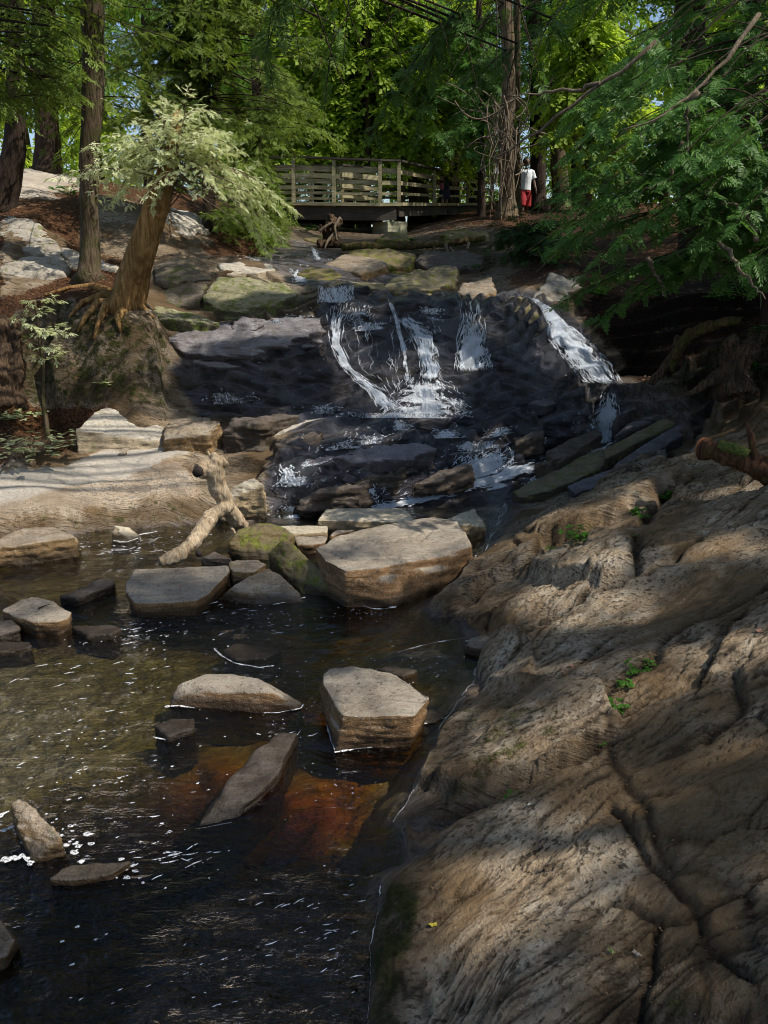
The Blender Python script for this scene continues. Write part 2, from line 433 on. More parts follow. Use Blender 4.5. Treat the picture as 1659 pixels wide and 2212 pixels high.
def blur_cols(Z, n):
    k = np.exp(-np.linspace(-2, 2, 2 * n + 1) ** 2); k /= k.sum()
    P_ = np.pad(Z, ((0, 0), (n, n)), mode='edge')
    return sum(k[i] * P_[:, i:i + Z.shape[1]] for i in range(2 * n + 1))
wfl = ss(-.62, -.5, GX / GY)[:, :] * ss(8.3, 8.8, GY) * (1 - ss(14, 16, GY)) * ss(-.3, -.24, GX / GY) * (1 - ss(.16, .2, GX / GY))
GZ = GZ * (1 - wfl) + blur_cols(GZ, 12) * wfl
wfl = ss(8.3, 8.8, GY) * (1 - ss(14, 16, GY)) * (1 - ss(.16, .2, GX / GY)) * .5
GZ = GZ * (1 - wfl) + blur_cols(GZ, 5) * wfl

def gcast(px, py, Z=None, y0=.7):
    """first hit of the viewing ray through (px,py) on the terrain"""
    Z = GZ if Z is None else Z
    px = np.atleast_1d(np.asarray(px, float)); py = np.atleast_1d(np.asarray(py, float))
    d = rayd(px, py); a = d[:, 0] / d[:, 1]; sl = d[:, 2] / d[:, 1]
    fa = np.interp(a, A, np.arange(NA)); i = np.clip(fa.astype(int), 0, NA - 2); w = fa - i
    out = np.zeros((len(px), 3))
    for k in range(len(px)):
        col = Z[:, i[k]] * (1 - w[k]) + Z[:, i[k] + 1] * w[k]
        g = CZ + sl[k] * Yg - col
        h = np.nonzero((g < 0) & (Yg > y0))[0]
        if len(h) == 0: Y = 60.
        else:
            j = h[0]
            Y = Yg[j] if j == 0 else Yg[j - 1] + (Yg[j] - Yg[j - 1]) * g[j - 1] / (g[j - 1] - g[j] + 1e-12)
        out[k] = (a[k] * Y, Y, CZ + sl[k] * Y)
    return out

def hz(x, y):
    """terrain height at plan points"""
    x = np.asarray(x, float); y = np.clip(np.asarray(y, float), Yg[0], Yg[-1] * .999)
    fa = np.interp(x / y, A, np.arange(NA)); fy = np.interp(y, Yg, np.arange(NY))
    i = np.clip(fa.astype(int), 0, NA - 2); j = np.clip(fy.astype(int), 0, NY - 2)
    u, v = fa - i, fy - j
    return (GZ[j, i] * (1 - u) + GZ[j, i + 1] * u) * (1 - v) + (GZ[j + 1, i] * (1 - u) + GZ[j + 1, i + 1] * u) * v

def seg_dist(pl, X, Y):
    """distance to a plan polyline and signed side"""
    D = np.full(X.shape, 1e9); S = np.zeros(X.shape)
    for (x0, y0), (x1, y1) in zip(pl[:-1], pl[1:]):
        dx, dy = x1 - x0, y1 - y0; L = dx * dx + dy * dy + 1e-12
        t = np.clip(((X - x0) * dx + (Y - y0) * dy) / L, 0, 1)
        qx, qy = X - x0 - t * dx, Y - y0 - t * dy
        dd = np.hypot(qx, qy); m = dd < D
        D = np.where(m, dd, D); S = np.where(m, np.sign(dx * qy - dy * qx), S)
    return D, S

def inpoly(pl, X, Y):
    r = np.zeros(X.shape, bool); n = len(pl)
    for i in range(n):
        x0, y0 = pl[i]; x1, y1 = pl[(i + 1) % n]
        c = ((y0 > Y) != (y1 > Y)) & (X < (x1 - x0) * (Y - y0) / (y1 - y0 + 1e-12) + x0)
        r ^= c
    return r

def plan(pts):
    p = gcast([q[0] for q in pts], [q[1] for q in pts]); return [(q[0], q[1]) for q in p]

def window(pl, pad):
    pl = np.array(pl); y0, y1 = pl[:, 1].min() - pad, pl[:, 1].max() + pad
    r0, r1 = np.searchsorted(Yg, y0), np.searchsorted(Yg, y1)
    return slice(max(r0, 0), max(r1, r0 + 1))

NW = .05 * fbm(np.stack([GX * 3, GY * 3, GX * 0], -1), 3, 5)
BASE = GZ.copy()
DK = []
def groove(pts, depth, w):
    pl = [tuple(q[:2]) for q in gcast([q[0] for q in pts], [q[1] for q in pts], BASE)]
    s = window(pl, w * 5); n = NW[s]
    D, S = seg_dist(pl, GX[s] + n, GY[s] - n)
    GZ[s] -= 1.4 * depth * np.exp(-(D / w) ** 2); DK.append((s, np.exp(-(D / (w * 1.1)) ** 2)))
def step(pts, h, w, reach):
    """raise the ground on the left-hand side of the line, fading out over reach"""
    pl = [tuple(q[:2]) for q in gcast([q[0] for q in pts], [q[1] for q in pts], BASE)]
    s = window(pl, reach); n = NW[s]
    D, S = seg_dist(pl, GX[s] + n, GY[s] - n)
    GZ[s] += h * ss(-w, w, D * S) * (1 - ss(reach * .3, reach, D))
def plateau(pts, h, w):
    pl = [tuple(q[:2]) for q in gcast([q[0] for q in pts], [q[1] for q in pts], BASE)]
    s = window(pl, w * 3); n = NW[s] * .6
    X, Y = GX[s] + n, GY[s] - n
    D, S = seg_dist(pl + pl[:1], X, Y)
    GZ[s] += h * ss(-w, w, np.where(inpoly(pl, X, Y), D, -D))

# blocks and crevices of the right slab
plateau([(1030,1455),(1067,1389),(1114,1386),(1164,1420),(1157,1459),(1106,1500),(1055,1496)], .08, .02)
plateau([(1120,1185),(1200,1130),(1310,1060),(1400,1003),(1440,1022),(1452,1050),(1380,1085),(1330,1120),(1240,1160),(1170,1180)], .16, .03)
plateau([(925,1318),(1040,1220),(1160,1180),(1180,1205),(1140,1230),(1050,1262),(960,1325)], .12, .03)
plateau([(1200,1215),(1290,1170),(1370,1180),(1360,1235),(1290,1262),(1190,1262),(1140,1240)], .13, .03)
plateau([(900,1700),(960,1590),(1060,1510),(1200,1490),(1300,1480),(1330,1560),(1300,1620),(1190,1660),(1080,1690),(1000,1720)], .11, .03)
groove([(1315,1600),(1250,1650),(1170,1668),(1090,1705),(1000,1738),(960,1770)], .075, .03)
groove([(1450,1055),(1400,1110),(1370,1130),(1280,1150),(1200,1175),(1170,1195)], .09, .05)
groove([(1170,1190),(1140,1235),(1060,1265),(960,1330)], .06, .04)
groove([(1370,1165),(1365,1240),(1290,1270)], .05, .04)
groove([(1560,1470),(1565,1560),(1530,1600)], .03, .03)
groove([(1330,1750),(1420,1850),(1510,1950),(1560,2040),(1659,2120)], .025, .018)
groove([(1659,1850),(1560,1930),(1500,1970)], .025, .015)
groove([(1300,1930),(1360,1945),(1450,1990),(1500,1985)], .02, .018)
groove([(1440,2000),(1430,2100),(1420,2212)], .025, .015)
groove([(1470,1880),(1380,1720),(1290,1560)], .012, .02)
groove([(1659,1260),(1500,1330),(1420,1420),(1330,1480)], .03, .03)
groove([(1659,1120),(1560,1150),(1470,1190),(1400,1240)], .04, .025)
groove([(1500,1020),(1450,1070),(1560,1060),(1620,1035)], .05, .03)
# ledges of the falls
step([(730,905),(860,910),(1000,908),(1110,915)], .05, .03, .35)
step([(1140,960),(1000,950),(900,960),(780,965),(640,985)][::-1], .07, .03, .3)
step([(590,1050),(720,1050),(850,1030),(960,1000),(1080,975)], .08, .035, .35)
step([(580,1090),(700,1085),(840,1062),(930,1040)], .06, .03, .25)
step([(840,672),(900,676),(960,680)], .05, .03, .2)
# natural roughness: rock strata + lumps
TX = GX * math.cos(STRIKE) + GY * math.sin(STRIKE)
TY = -GX * math.sin(STRIKE) + GY * math.cos(STRIKE)
near = 1 - ss(12, 20, GY)
und = ss(-.02, .15, GZ)
lum = fbm(np.stack([GX * 1.6, GY * 1.6, GZ * 1.6], -1), 3, 21)
band = fbm(np.stack([TX * .9, TY * 6 + GZ * 5, GZ * 2], -1), 4, 31, .6)
GZ += near * und * ((.03 - .016 * ss(.3, .9, GX - xe(np.clip(Yg, 1, 9))[:, None]) * (GY < 8.5)) * lum + .022 * band)
wf = ss(8.2, 8.7, GY) * (1 - ss(11.6, 12.6, GY)) * ss(-.27, -.2, GX / GY) * (1 - ss(.5, .6, GX / GY)) * ss(.02, .15, GZ)
tl = GZ - .22 * GX + .06 * fbm(np.stack([GX * 1.4, GY * 1.4, GZ], -1), 3, 81)
hh = .17 + .05 * fbm(np.stack([GX * .7, GY * 0, GX * 0], -1), 2, 83)
fr_ = tl / hh - np.floor(tl / hh)
ter = (np.floor(tl / hh) + ss(.62, .97, fr_)) * hh - tl
GZ += wf * .95 * (ter + .04)
TDK = wf * ss(.62, .74, fr_) * (1 - ss(.9, .99, fr_))  # shaded undersides of the steps, to be painted dark
fine = fbm(np.stack([TX * 5, TY * 22, GZ * 10], -1), 3, 41)
GZ += near * (.004 + .004 * und) * fine
# the slab is broken into long plates along the strike
def voronoi(u, v, seed):
    iu, iv = np.floor(u).astype(np.int64), np.floor(v).astype(np.int64); f1 = np.full(u.shape, 9.); f2 = np.full(u.shape, 9.); r = np.zeros(u.shape); du = np.zeros(u.shape)
    z0 = np.zeros_like(iu)
    for a in (-1, 0, 1):
        for b in (-1, 0, 1):
            cx = iu + a + .5 + .45 * _h(iu + a, iv + b, z0, seed); cy = iv + b + .5 + .45 * _h(iu + a, iv + b, z0, seed + 1)
            d = np.hypot(u - cx, v - cy); n = d < f1
            f2 = np.where(n, f1, np.minimum(f2, d)); r = np.where(n, _h(iu + a, iv + b, z0, seed + 2), r); du = np.where(n, v - cy, du); f1 = np.where(n, d, f1)
    return f2 - f1, r, du
xeg = xe(np.clip(Yg, 1, 9))[:, None]
smk = ss(-.02, .14, GX - xeg) * (1 - ss(8.3, 9, GY)) * ss(.0, .06, GZ)
wq = .55 * fbm(np.stack([GX * .9, GY * .9, GX * 0 + 3], -1), 3, 91)
e1, r1_, d1 = voronoi(TX * .85 + wq, TY * 2.6 + wq * 1.3, 11)
e2, r2_, d2 = voronoi(TX * 2.1 + wq * 2, TY * 7 + wq * 3, 17)
gate = ss(-.25, .25, fbm(np.stack([GX * 1.3, GY * 1.3, GX * 0 + 9], -1), 2, 95))
smk = smk * (.4 + .6 * ss(1.8, 3.6, GY))
GZ += smk * (.035 * r1_ + .016 * d1 - .025 * np.exp(-(e1 / .035) ** 2) * (.2 + .8 * gate) + .008 * r2_ + .006 * d2 - .006 * np.exp(-(e2 / .05) ** 2) * gate)
sw = TY + .16 * fbm(np.stack([GX * 1.1, GY * 1.1, GX * 0 + 5], -1), 3, 97) + .22 * fbm(np.stack([GX * .5, GY * .5, GX * 0 + 1], -1), 2, 98)
rl = 1 - np.abs(fbm(np.stack([TX * 1.6, sw * 17, GX * 0], -1), 3, 99, .6)); rl2 = 1 - np.abs(fbm(np.stack([TX * .8, sw * 7, GX * 0 + 4], -1), 3, 103, .55))
lg = ss(-.2, .35, fbm(np.stack([TX * .9, TY * 1.8, GX * 0], -1), 3, 96))
smk0 = ss(-.02, .14, GX - xeg) * (1 - ss(8.3, 9, GY)) * ss(.0, .06, GZ)
GZ -= smk0 * (.006 * ss(.78, .98, rl) * (.4 + lg) + .009 * ss(.86, 1, rl2) * (.4 + .6 * gate))
DARK = np.clip(smk * (.8 * np.exp(-(e1 / .045) ** 2) * (.2 + .8 * gate) + .4 * np.exp(-(e2 / .05) ** 2) * gate) + smk0 * (.75 * ss(.8, .97, rl) * (.15 + .85 * lg) + .7 * ss(.88, 1, rl2) * (.3 + .7 * gate)), 0, 1)
GZ += (1 - near) * .05 * fbm(np.stack([GX * .6, GY * .6, GX * 0], -1), 3, 51)
sub = GZ < 0
GZ = np.where(sub, GZ + .05 * fbm(np.stack([GX * 3, GY * 3, GX * 0], -1), 3, 61) * ss(0, -.1, GZ), GZ)

# ------------------------------------------------------------------ terrain masks: moss, wet, litter, brightness with painted sun and shade
# project the grid back to photo coordinates of its control outline only to look up painted regions (plan polygons)
M = np.zeros(GX.shape + (4,)); M[..., 3] = 1
FWD = GY * CT - (GZ - CZ) * ST
PXG = 829.5 + F * GX / FWD; PYG = 1106 - F * (GY * ST + (GZ - CZ) * CT) / FWD
NPX = fbm(np.stack([GX * 2.5, GY * 2.5, GZ * 4], -1), 4, 15)
def region(pts, ch, val, soft=.12, nz=14):
    pl = [(float(a), float(b)) for a, b in pts]; q = np.array(pl); pad = soft * 100 + nz * 2
    rows = np.nonzero(((PXG > q[:, 0].min() - pad) & (PXG < q[:, 0].max() + pad) & (PYG > q[:, 1].min() - pad) & (PYG < q[:, 1].max() + pad)).any(1))[0]
    if not len(rows): return
    s = slice(rows[0], rows[-1] + 1)
    X, Y = PXG[s] + nz * NPX[s], PYG[s] - nz * NPX[s][:, ::-1]
    D, S = seg_dist(pl + pl[:1], X, Y)
    w = ss(-soft * 100, soft * 100, np.where(inpoly(pl, X, Y), D, -D))
    M[s, :, ch] = M[s, :, ch] * (1 - w) + val * w
# forest floor: leaf litter everywhere beyond the rocks
M[..., 2] = ss(12.2, 13.5, GY) * .9
sl = np.gradient(GZ, axis=0) / np.gradient(GY, axis=0)
M[..., 2] *= 1 - ss(.9, 1.6, np.abs(sl))
right = ss(4.4, 5.0, GX) * ss(5, 7.5, GY); M[..., 2] = np.maximum(M[..., 2], right)
left = ss(-3.2, -3.8, GX) * ss(8.2, 8.8, GY) ; M[..., 2] = np.maximum(M[..., 2], .8 * left)
# litter bank left, hill top
region([(0,950),(170,925),(260,900),(220,885),(0,875),(-200,900)], 2, 1.0)
region([(90,655),(250,660),(280,630),(200,598),(120,610)], 2, .95)
region([(-200,480),(-200,400),(0,350),(200,370),(200,440),(130,520)], 2, 1)
region([(180,560),(180,430),(300,430),(430,470),(450,545),(300,555)], 2, 0)
region([(-200,440),(-100,375),(0,358),(90,352),(190,378),(180,412),(110,428),(30,440)], 3, 2.1)  # glaring sun on the hill painted in as a pale tone
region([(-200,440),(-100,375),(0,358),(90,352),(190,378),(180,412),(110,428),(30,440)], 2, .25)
region([(-300,1090),(-200,1045),(0,1020),(150,990),(300,965),(430,935),(580,920),(560,945),(430,965),(300,1030),(120,1075),(0,1118),(-300,1130)], 3, 2.6, .12)  # sunlit ledge top whitened, the sun is put into the colour
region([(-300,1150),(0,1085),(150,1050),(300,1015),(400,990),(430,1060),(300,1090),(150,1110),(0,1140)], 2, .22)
region([(-300,1150),(0,1085),(150,1050),(300,1015),(400,990),(430,1060),(300,1090),(150,1110),(0,1140)], 3, 1.9)  # ledge front brightened too, sunlight put into its tone
region([(0,640),(0,480),(60,470),(135,520),(140,600)], 2, 0)
# mossy wall left
region([(0,870),(30,665),(150,650),(260,675),(330,690),(360,760),(370,880),(200,880)], 0, .5)
region([(0,870),(30,665),(150,650),(260,675),(330,690),(360,760),(370,880),(200,880)], 2, 0)
region([(0,870),(30,665),(150,650),(260,675),(330,690),(360,760),(370,880),(200,880)], 3, .6)
region([(330,690),(370,700),(400,800),(400,900),(340,880),(350,760)], 3, .75)
region([(0,1110),(150,1096),(300,1080),(420,1072),(560,1050),(575,1110),(420,1130),(200,1145),(0,1160)], 0, .38)
region([(120,1050),(300,1010),(430,990),(420,1060),(250,1080)], 2, .3)
# wet rock of the falls
WET = [(360,790),(430,720),(500,700),(690,690),(690,640),(760,615),(1120,630),(1160,640),(1220,660),(1345,825),(1345,850),(1340,1000),(1200,1060),(1110,1090),(900,1122),(590,1122),(575,1000),(620,930),(560,905),(430,895),(400,850)]
region(WET, 1, 1.0, .1)
region(WET, 3, .5, .1)
region(WET, 2, 0, .1)
region([(560,560),(640,610),(830,640),(900,600),(800,570),(720,535),(600,520)], 1, 1)
region([(560,560),(640,610),(830,640),(900,600),(800,570),(720,535),(600,520)], 2, 0)
region([(760,560),(850,560),(1000,560),(1060,560),(1060,600),(900,600),(800,590)], 0, .6)
region([(760,560),(850,560),(1000,560),(1060,560),(1110,640),(900,600),(800,590)], 2, .1)
region([(560,560),(560,480),(760,490),(1060,480),(1130,520),(1150,560),(1060,610),(900,585),(800,560),(720,545)], 2, .15, .3)
region([(560,500),(760,490),(1060,480),(1130,520),(1150,560),(1060,600),(900,575),(800,555),(720,540)], 3, .4, .3)  # dark moss and the shadows among the rocks, painted as one darker tone
region([(700,560),(760,520),(1060,500),(1060,590),(900,580),(800,570)], 0, .55, .2)
region([(1345,830),(1330,760),(1270,690),(1230,640),(1280,580),(1659,560),(1900,560),(1900,690),(1659,690),(1560,700),(1500,760),(1430,830)], 3, .2, .2)  # deep shade of the recess put into the rock colour
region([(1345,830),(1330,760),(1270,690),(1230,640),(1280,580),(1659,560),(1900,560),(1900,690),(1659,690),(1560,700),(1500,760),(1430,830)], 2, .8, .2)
region([(1430,830),(1500,760),(1560,700),(1800,700),(1800,830),(1659,850),(1560,840),(1480,850)], 3, .5, .2)  # same recess shade, painted more weakly over the bank
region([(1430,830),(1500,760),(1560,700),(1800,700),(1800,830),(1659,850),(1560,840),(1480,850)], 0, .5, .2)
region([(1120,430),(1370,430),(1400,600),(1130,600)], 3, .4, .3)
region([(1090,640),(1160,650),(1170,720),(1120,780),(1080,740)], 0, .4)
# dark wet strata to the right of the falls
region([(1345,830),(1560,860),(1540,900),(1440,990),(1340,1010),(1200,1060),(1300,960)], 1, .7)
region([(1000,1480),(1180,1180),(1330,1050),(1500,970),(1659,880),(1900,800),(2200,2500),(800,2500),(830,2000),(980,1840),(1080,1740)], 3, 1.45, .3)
region([(1250,2300),(1330,2150),(1500,2040),(1700,2000),(1900,2500),(1250,2500)], 3, .6, .9)  # corner darkened like a vignette, on rock that is mossy too
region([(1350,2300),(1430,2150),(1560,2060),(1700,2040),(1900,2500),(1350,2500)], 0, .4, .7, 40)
# mossy lower edge of the right slab
region([(795,2212),(800,2050),(820,1895),(890,1870),(960,1880),(940,1960),(890,2080),(900,2212),(880,2400),(760,2400)], 0, .62, .4, 45)
region([(795,2212),(800,2050),(820,1895),(890,1870),(960,1880),(940,1960),(890,2080),(900,2212),(880,2400),(760,2400)], 3, .5, .5, 45)
region([(840,1785),(905,1690),(990,1515),(1060,1500),(1200,1480),(1270,1560),(1180,1650),(1020,1730),(950,1800)], 0, .42, .4, 40)
region([(840,1785),(905,1690),(960,1560),(1020,1560),(1000,1680),(950,1800)], 3, .5, .1)
region([(950,1830),(1100,1750),(1250,1690),(1280,1720),(1120,1810),(1000,1870)], 0, .4, .3, 40)
region([(1060,1390),(1200,1330),(1320,1290),(1340,1340),(1250,1440),(1170,1440),(1120,1390)], 0, .30, .1)
region([(860,1404),(920,1328),(1000,1340),(1060,1385),(1000,1384)], 1, .8, .05)
region([(860,1404),(920,1328),(1000,1340),(1060,1385),(1000,1384)], 3, .45, .05)
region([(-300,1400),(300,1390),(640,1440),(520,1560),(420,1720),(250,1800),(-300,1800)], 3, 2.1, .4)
region([(-300,1400),(300,1390),(640,1440),(520,1560),(420,1720),(250,1800),(-300,1800)], 0, .42, .4)
region([(150,2300),(200,1880),(420,1800),(800,1880),(800,2300)], 0, .6, .4)
region([(100,2300),(150,1900),(420,1810),(800,1900),(800,2300)], 3, .45, .4)
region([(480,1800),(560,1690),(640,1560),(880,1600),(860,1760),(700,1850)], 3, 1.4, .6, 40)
region([(530,1780),(600,1690),(740,1690),(760,1750),(640,1810)], 3, 2.1, .6, 40)  # sun patch on the bed painted in as a lighter tone
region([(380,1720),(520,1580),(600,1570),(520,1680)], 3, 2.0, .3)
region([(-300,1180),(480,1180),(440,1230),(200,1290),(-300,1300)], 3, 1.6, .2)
region([(1400,1900),(1520,1960),(1659,1900),(1659,2212),(1500,2212),(1480,2050)], 0, .25, .1)
region([(940,1330),(1130,1190),(1330,1060),(1420,1010),(1440,1060),(1300,1150),(1150,1290),(1010,1370)], 0, .34, .5, 40)
region([(1000,1720),(1250,1640),(1420,1560),(1560,1560),(1400,1680),(1200,1760),(1050,1800)], 0, .34, .5, 40)
region([(1230,1900),(1400,1840),(1659,1760),(1659,1850),(1450,1920),(1300,1960)], 0, .3, .5, 40)
# shore band of every rock is darker and damp
shore = ss(.05, .005, GZ) * (GY < 8.3) * ss(.0, .02, np.abs(GZ) + .03)
M[..., 1] = np.maximum(M[..., 1], .7 * shore * (1 - M[..., 0]))
# under water: sand and stone, brightness fades with depth (bed colour)
M[..., 2] = np.where(GZ < -.01, 0, M[..., 2])

DARK = np.maximum(DARK, .75 * TDK)
for s_, q_ in DK: DARK[s_] = np.maximum(DARK[s_], .85 * q_)
M[..., 3] *= 1 - .8 * DARK  # crevice dirt and shadow painted in, with the shade under ledge steps
M[..., 0] = np.maximum(M[..., 0], .3 * ss(.3, .8, DARK))
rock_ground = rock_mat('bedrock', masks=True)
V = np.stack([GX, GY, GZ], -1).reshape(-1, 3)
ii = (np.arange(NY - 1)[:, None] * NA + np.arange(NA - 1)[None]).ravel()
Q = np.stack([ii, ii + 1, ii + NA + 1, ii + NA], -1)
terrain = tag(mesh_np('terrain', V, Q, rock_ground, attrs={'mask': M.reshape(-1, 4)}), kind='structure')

# ------------------------------------------------------------------ loose rocks
def stone_mat(name, top=(.33,.275,.21), side=(.17,.095,.042), dark=(.05,.035,.02), moss=(.06,.07,.015), mossf=.1, light=(.42,.37,.3), fol=.8, line=True, bump=.8, speck=.65):
    m, g = newmat(name)
    P = g.pos()
    geo = g.n('ShaderNodeNewGeometry'); sep = g.n('ShaderNodeSeparateXYZ'); g.l(geo.outputs['Normal'], sep.inputs[0])
    sp = g.n('ShaderNodeSeparateXYZ'); g.l(P, sp.inputs[0])
    Q = g.mapping(P, rot=DIPROT, scale=(2, 16, 22))
    f1 = g.noise(Q, 1.0, 5, .62, .6)
    n1 = g.noise(P, 5, 4); n2 = g.noise(P, 34, 5, .68); n3 = g.noise(P, 110, 3)
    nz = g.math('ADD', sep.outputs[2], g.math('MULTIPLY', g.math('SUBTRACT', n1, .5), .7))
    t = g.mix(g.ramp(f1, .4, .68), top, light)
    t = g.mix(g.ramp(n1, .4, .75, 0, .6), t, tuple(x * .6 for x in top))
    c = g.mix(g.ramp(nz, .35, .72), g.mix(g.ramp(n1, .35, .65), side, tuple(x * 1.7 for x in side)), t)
    c = g.mix(g.math('MULTIPLY', g.ramp(n2, .54, .66), speck), c, dark)
    c = g.mix(g.math('MULTIPLY', g.ramp(f1, .56, .64), .5 * fol), c, dark)
    c = g.mix(g.ramp(g.noise(P, 2.6, 5, .65), .45, .7, 0, .55), c, g.mix(.6, c, (.09, .06, .03)))
    c = g.mix(g.math('MULTIPLY', g.ramp(n3, .58, .68), .55), c, tuple(min(.6, x * 1.4) for x in light))
    mm = g.math('MULTIPLY', g.ramp(g.math('ADD', g.noise(P, 7, 5, .7), (mossf - .5) * .5), .46, .6), min(1, mossf * 2.2 + .1))
    c = g.mix(mm, c, g.mix(g.ramp(n2, .35, .65), moss, tuple(x * 2.4 for x in moss)))
    wet = None
    if line:
        wet = g.ramp(g.math('ADD', sp.outputs[2], g.math('MULTIPLY', n1, -.09)), .055, -.015)
        c = g.mix(g.math('MULTIPLY', wet, .8), c, (.02, .014, .009))
    h = g.math('ADD', g.math('MULTIPLY', f1, fol), g.math('ADD', g.math('MULTIPLY', n2, .8), g.math('MULTIPLY', n3, .3)))
    b = g.n('ShaderNodeBump', Strength=bump, Distance=.02, Height=h)
    bs = g.n('ShaderNodeBsdfPrincipled', Base__Color=c, Normal=b.outputs[0], Roughness=.88)
    bs.inputs['Specular IOR Level'].default_value = .25
    if wet is not None: g.l(g.math('SUBTRACT', .88, g.math('MULTIPLY', wet, .6)), bs.inputs['Roughness'])
    g.out(bs.outputs[0])
    return m

SM = dict(
    grey=stone_mat('grey_stone'),
    brown=stone_mat('brown_stone', top=(.27,.2,.13), side=(.16,.1,.045), mossf=.25),
    mossy=stone_mat('mossy_stone', top=(.19,.15,.075), side=(.12,.08,.032), moss=(.08,.085,.015), mossf=.5, light=(.2,.16,.1)),
    pale=stone_mat('pale_stone', top=(.55,.47,.33), side=(.3,.22,.12), light=(.65,.58,.46), mossf=.12),
    dark=stone_mat('dark_wet_stone', top=(.11,.088,.07), side=(.05,.038,.028), light=(.19,.16,.14), mossf=.2),
    purple=stone_mat('wet_slate_stone', top=(.19,.17,.18), side=(.05,.044,.046), light=(.3,.28,.3), mossf=.05, line=False),
    ledge=stone_mat('mossy_ledge_stone', top=(.2,.17,.1), side=(.045,.036,.025), light=(.3,.26,.17), moss=(.09,.095,.02), mossf=.4, line=False),
    lit=stone_mat('sunlit_stone', top=(.5,.44,.35), side=(.3,.24,.16), light=(.65,.6,.5), moss=(.1,.11,.03), mossf=.25, line=False, speck=.6),  # pale tone stands for direct sun on these rocks, painted in
    wetledge=stone_mat('damp_layered_stone', top=(.21,.19,.19), side=(.04,.034,.034), light=(.36,.34,.36), moss=(.06,.065,.02), mossf=.2, line=False, fol=1.2, speck=.8),
    greenledge=stone_mat('green_brown_layered_stone', top=(.27,.25,.14), side=(.06,.055,.03), light=(.44,.4,.28), moss=(.075,.09,.02), mossf=.45, line=False, fol=1.2, speck=.8),
    shade=stone_mat('dark_layered_stone', top=(.15,.125,.095), side=(.045,.036,.026), light=(.26,.22,.17), moss=(.06,.065,.015), mossf=.4, line=False, fol=1.2, speck=.8),
    bank=stone_mat('weathered_outcrop_stone', top=(.4,.35,.28), side=(.16,.13,.1), light=(.55,.5,.42), moss=(.075,.08,.02), mossf=.35, line=False, speck=.8),
)

def hull_mesh(pts):
    bm = bmesh.new()
    for p in pts: bm.verts.new(p)
    r = bmesh.ops.convex_hull(bm, input=bm.verts)
    dead = list({v for v in bm.verts if not v.link_faces})
    for v in dead: bm.verts.remove(v)
    me = bpy.data.meshes.new('tmp'); bm.to_mesh(me); bm.free()
    return me

def remesh(me, vox):
    o = bpy.data.objects.new('tmp', me); COL.objects.link(o)
    md = o.modifiers.new('r', 'REMESH'); md.mode = 'VOXEL'; md.voxel_size = vox; md.adaptivity = 0
    dg = bpy.context.evaluated_depsgraph_get()
    ev = o.evaluated_get(dg); e = ev.to_mesh()
    n = len(e.vertices); V = np.empty(n * 3); e.vertices.foreach_get('co', V); V = V.reshape(-1, 3)
    Q = np.empty(len(e.loops), np.int32); e.loops.foreach_get('vertex_index', Q)
    lt = np.empty(len(e.polygons), np.int32); e.polygons.foreach_get('loop_total', lt)
    E = np.empty(len(e.edges) * 2, np.int32); e.edges.foreach_get('vertices', E); E = E.reshape(-1, 2)
    ev.to_mesh_clear()
    bpy.data.objects.remove(o); bpy.data.meshes.remove(me)
    Q = Q.reshape(-1, 4) if (lt == 4).all() else None
    return V, Q, E

def vnormals(V, Q):
    n = np.cross(V[Q[:, 2]] - V[Q[:, 0]], V[Q[:, 3]] - V[Q[:, 1]])
    N = np.zeros_like(V)
    for k in range(4): np.add.at(N, Q[:, k], n)
    return N / (np.linalg.norm(N, axis=1, keepdims=True) + 1e-12)

def relax(V, E, it, keep=0.0):
    deg = np.bincount(E.ravel(), minlength=len(V))[:, None]
    for _ in range(it):
        S = np.zeros_like(V)
        np.add.at(S, E[:, 0], V[E[:, 1]]); np.add.at(S, E[:, 1], V[E[:, 0]])
        V = V * .5 + .5 * S / deg
    return V

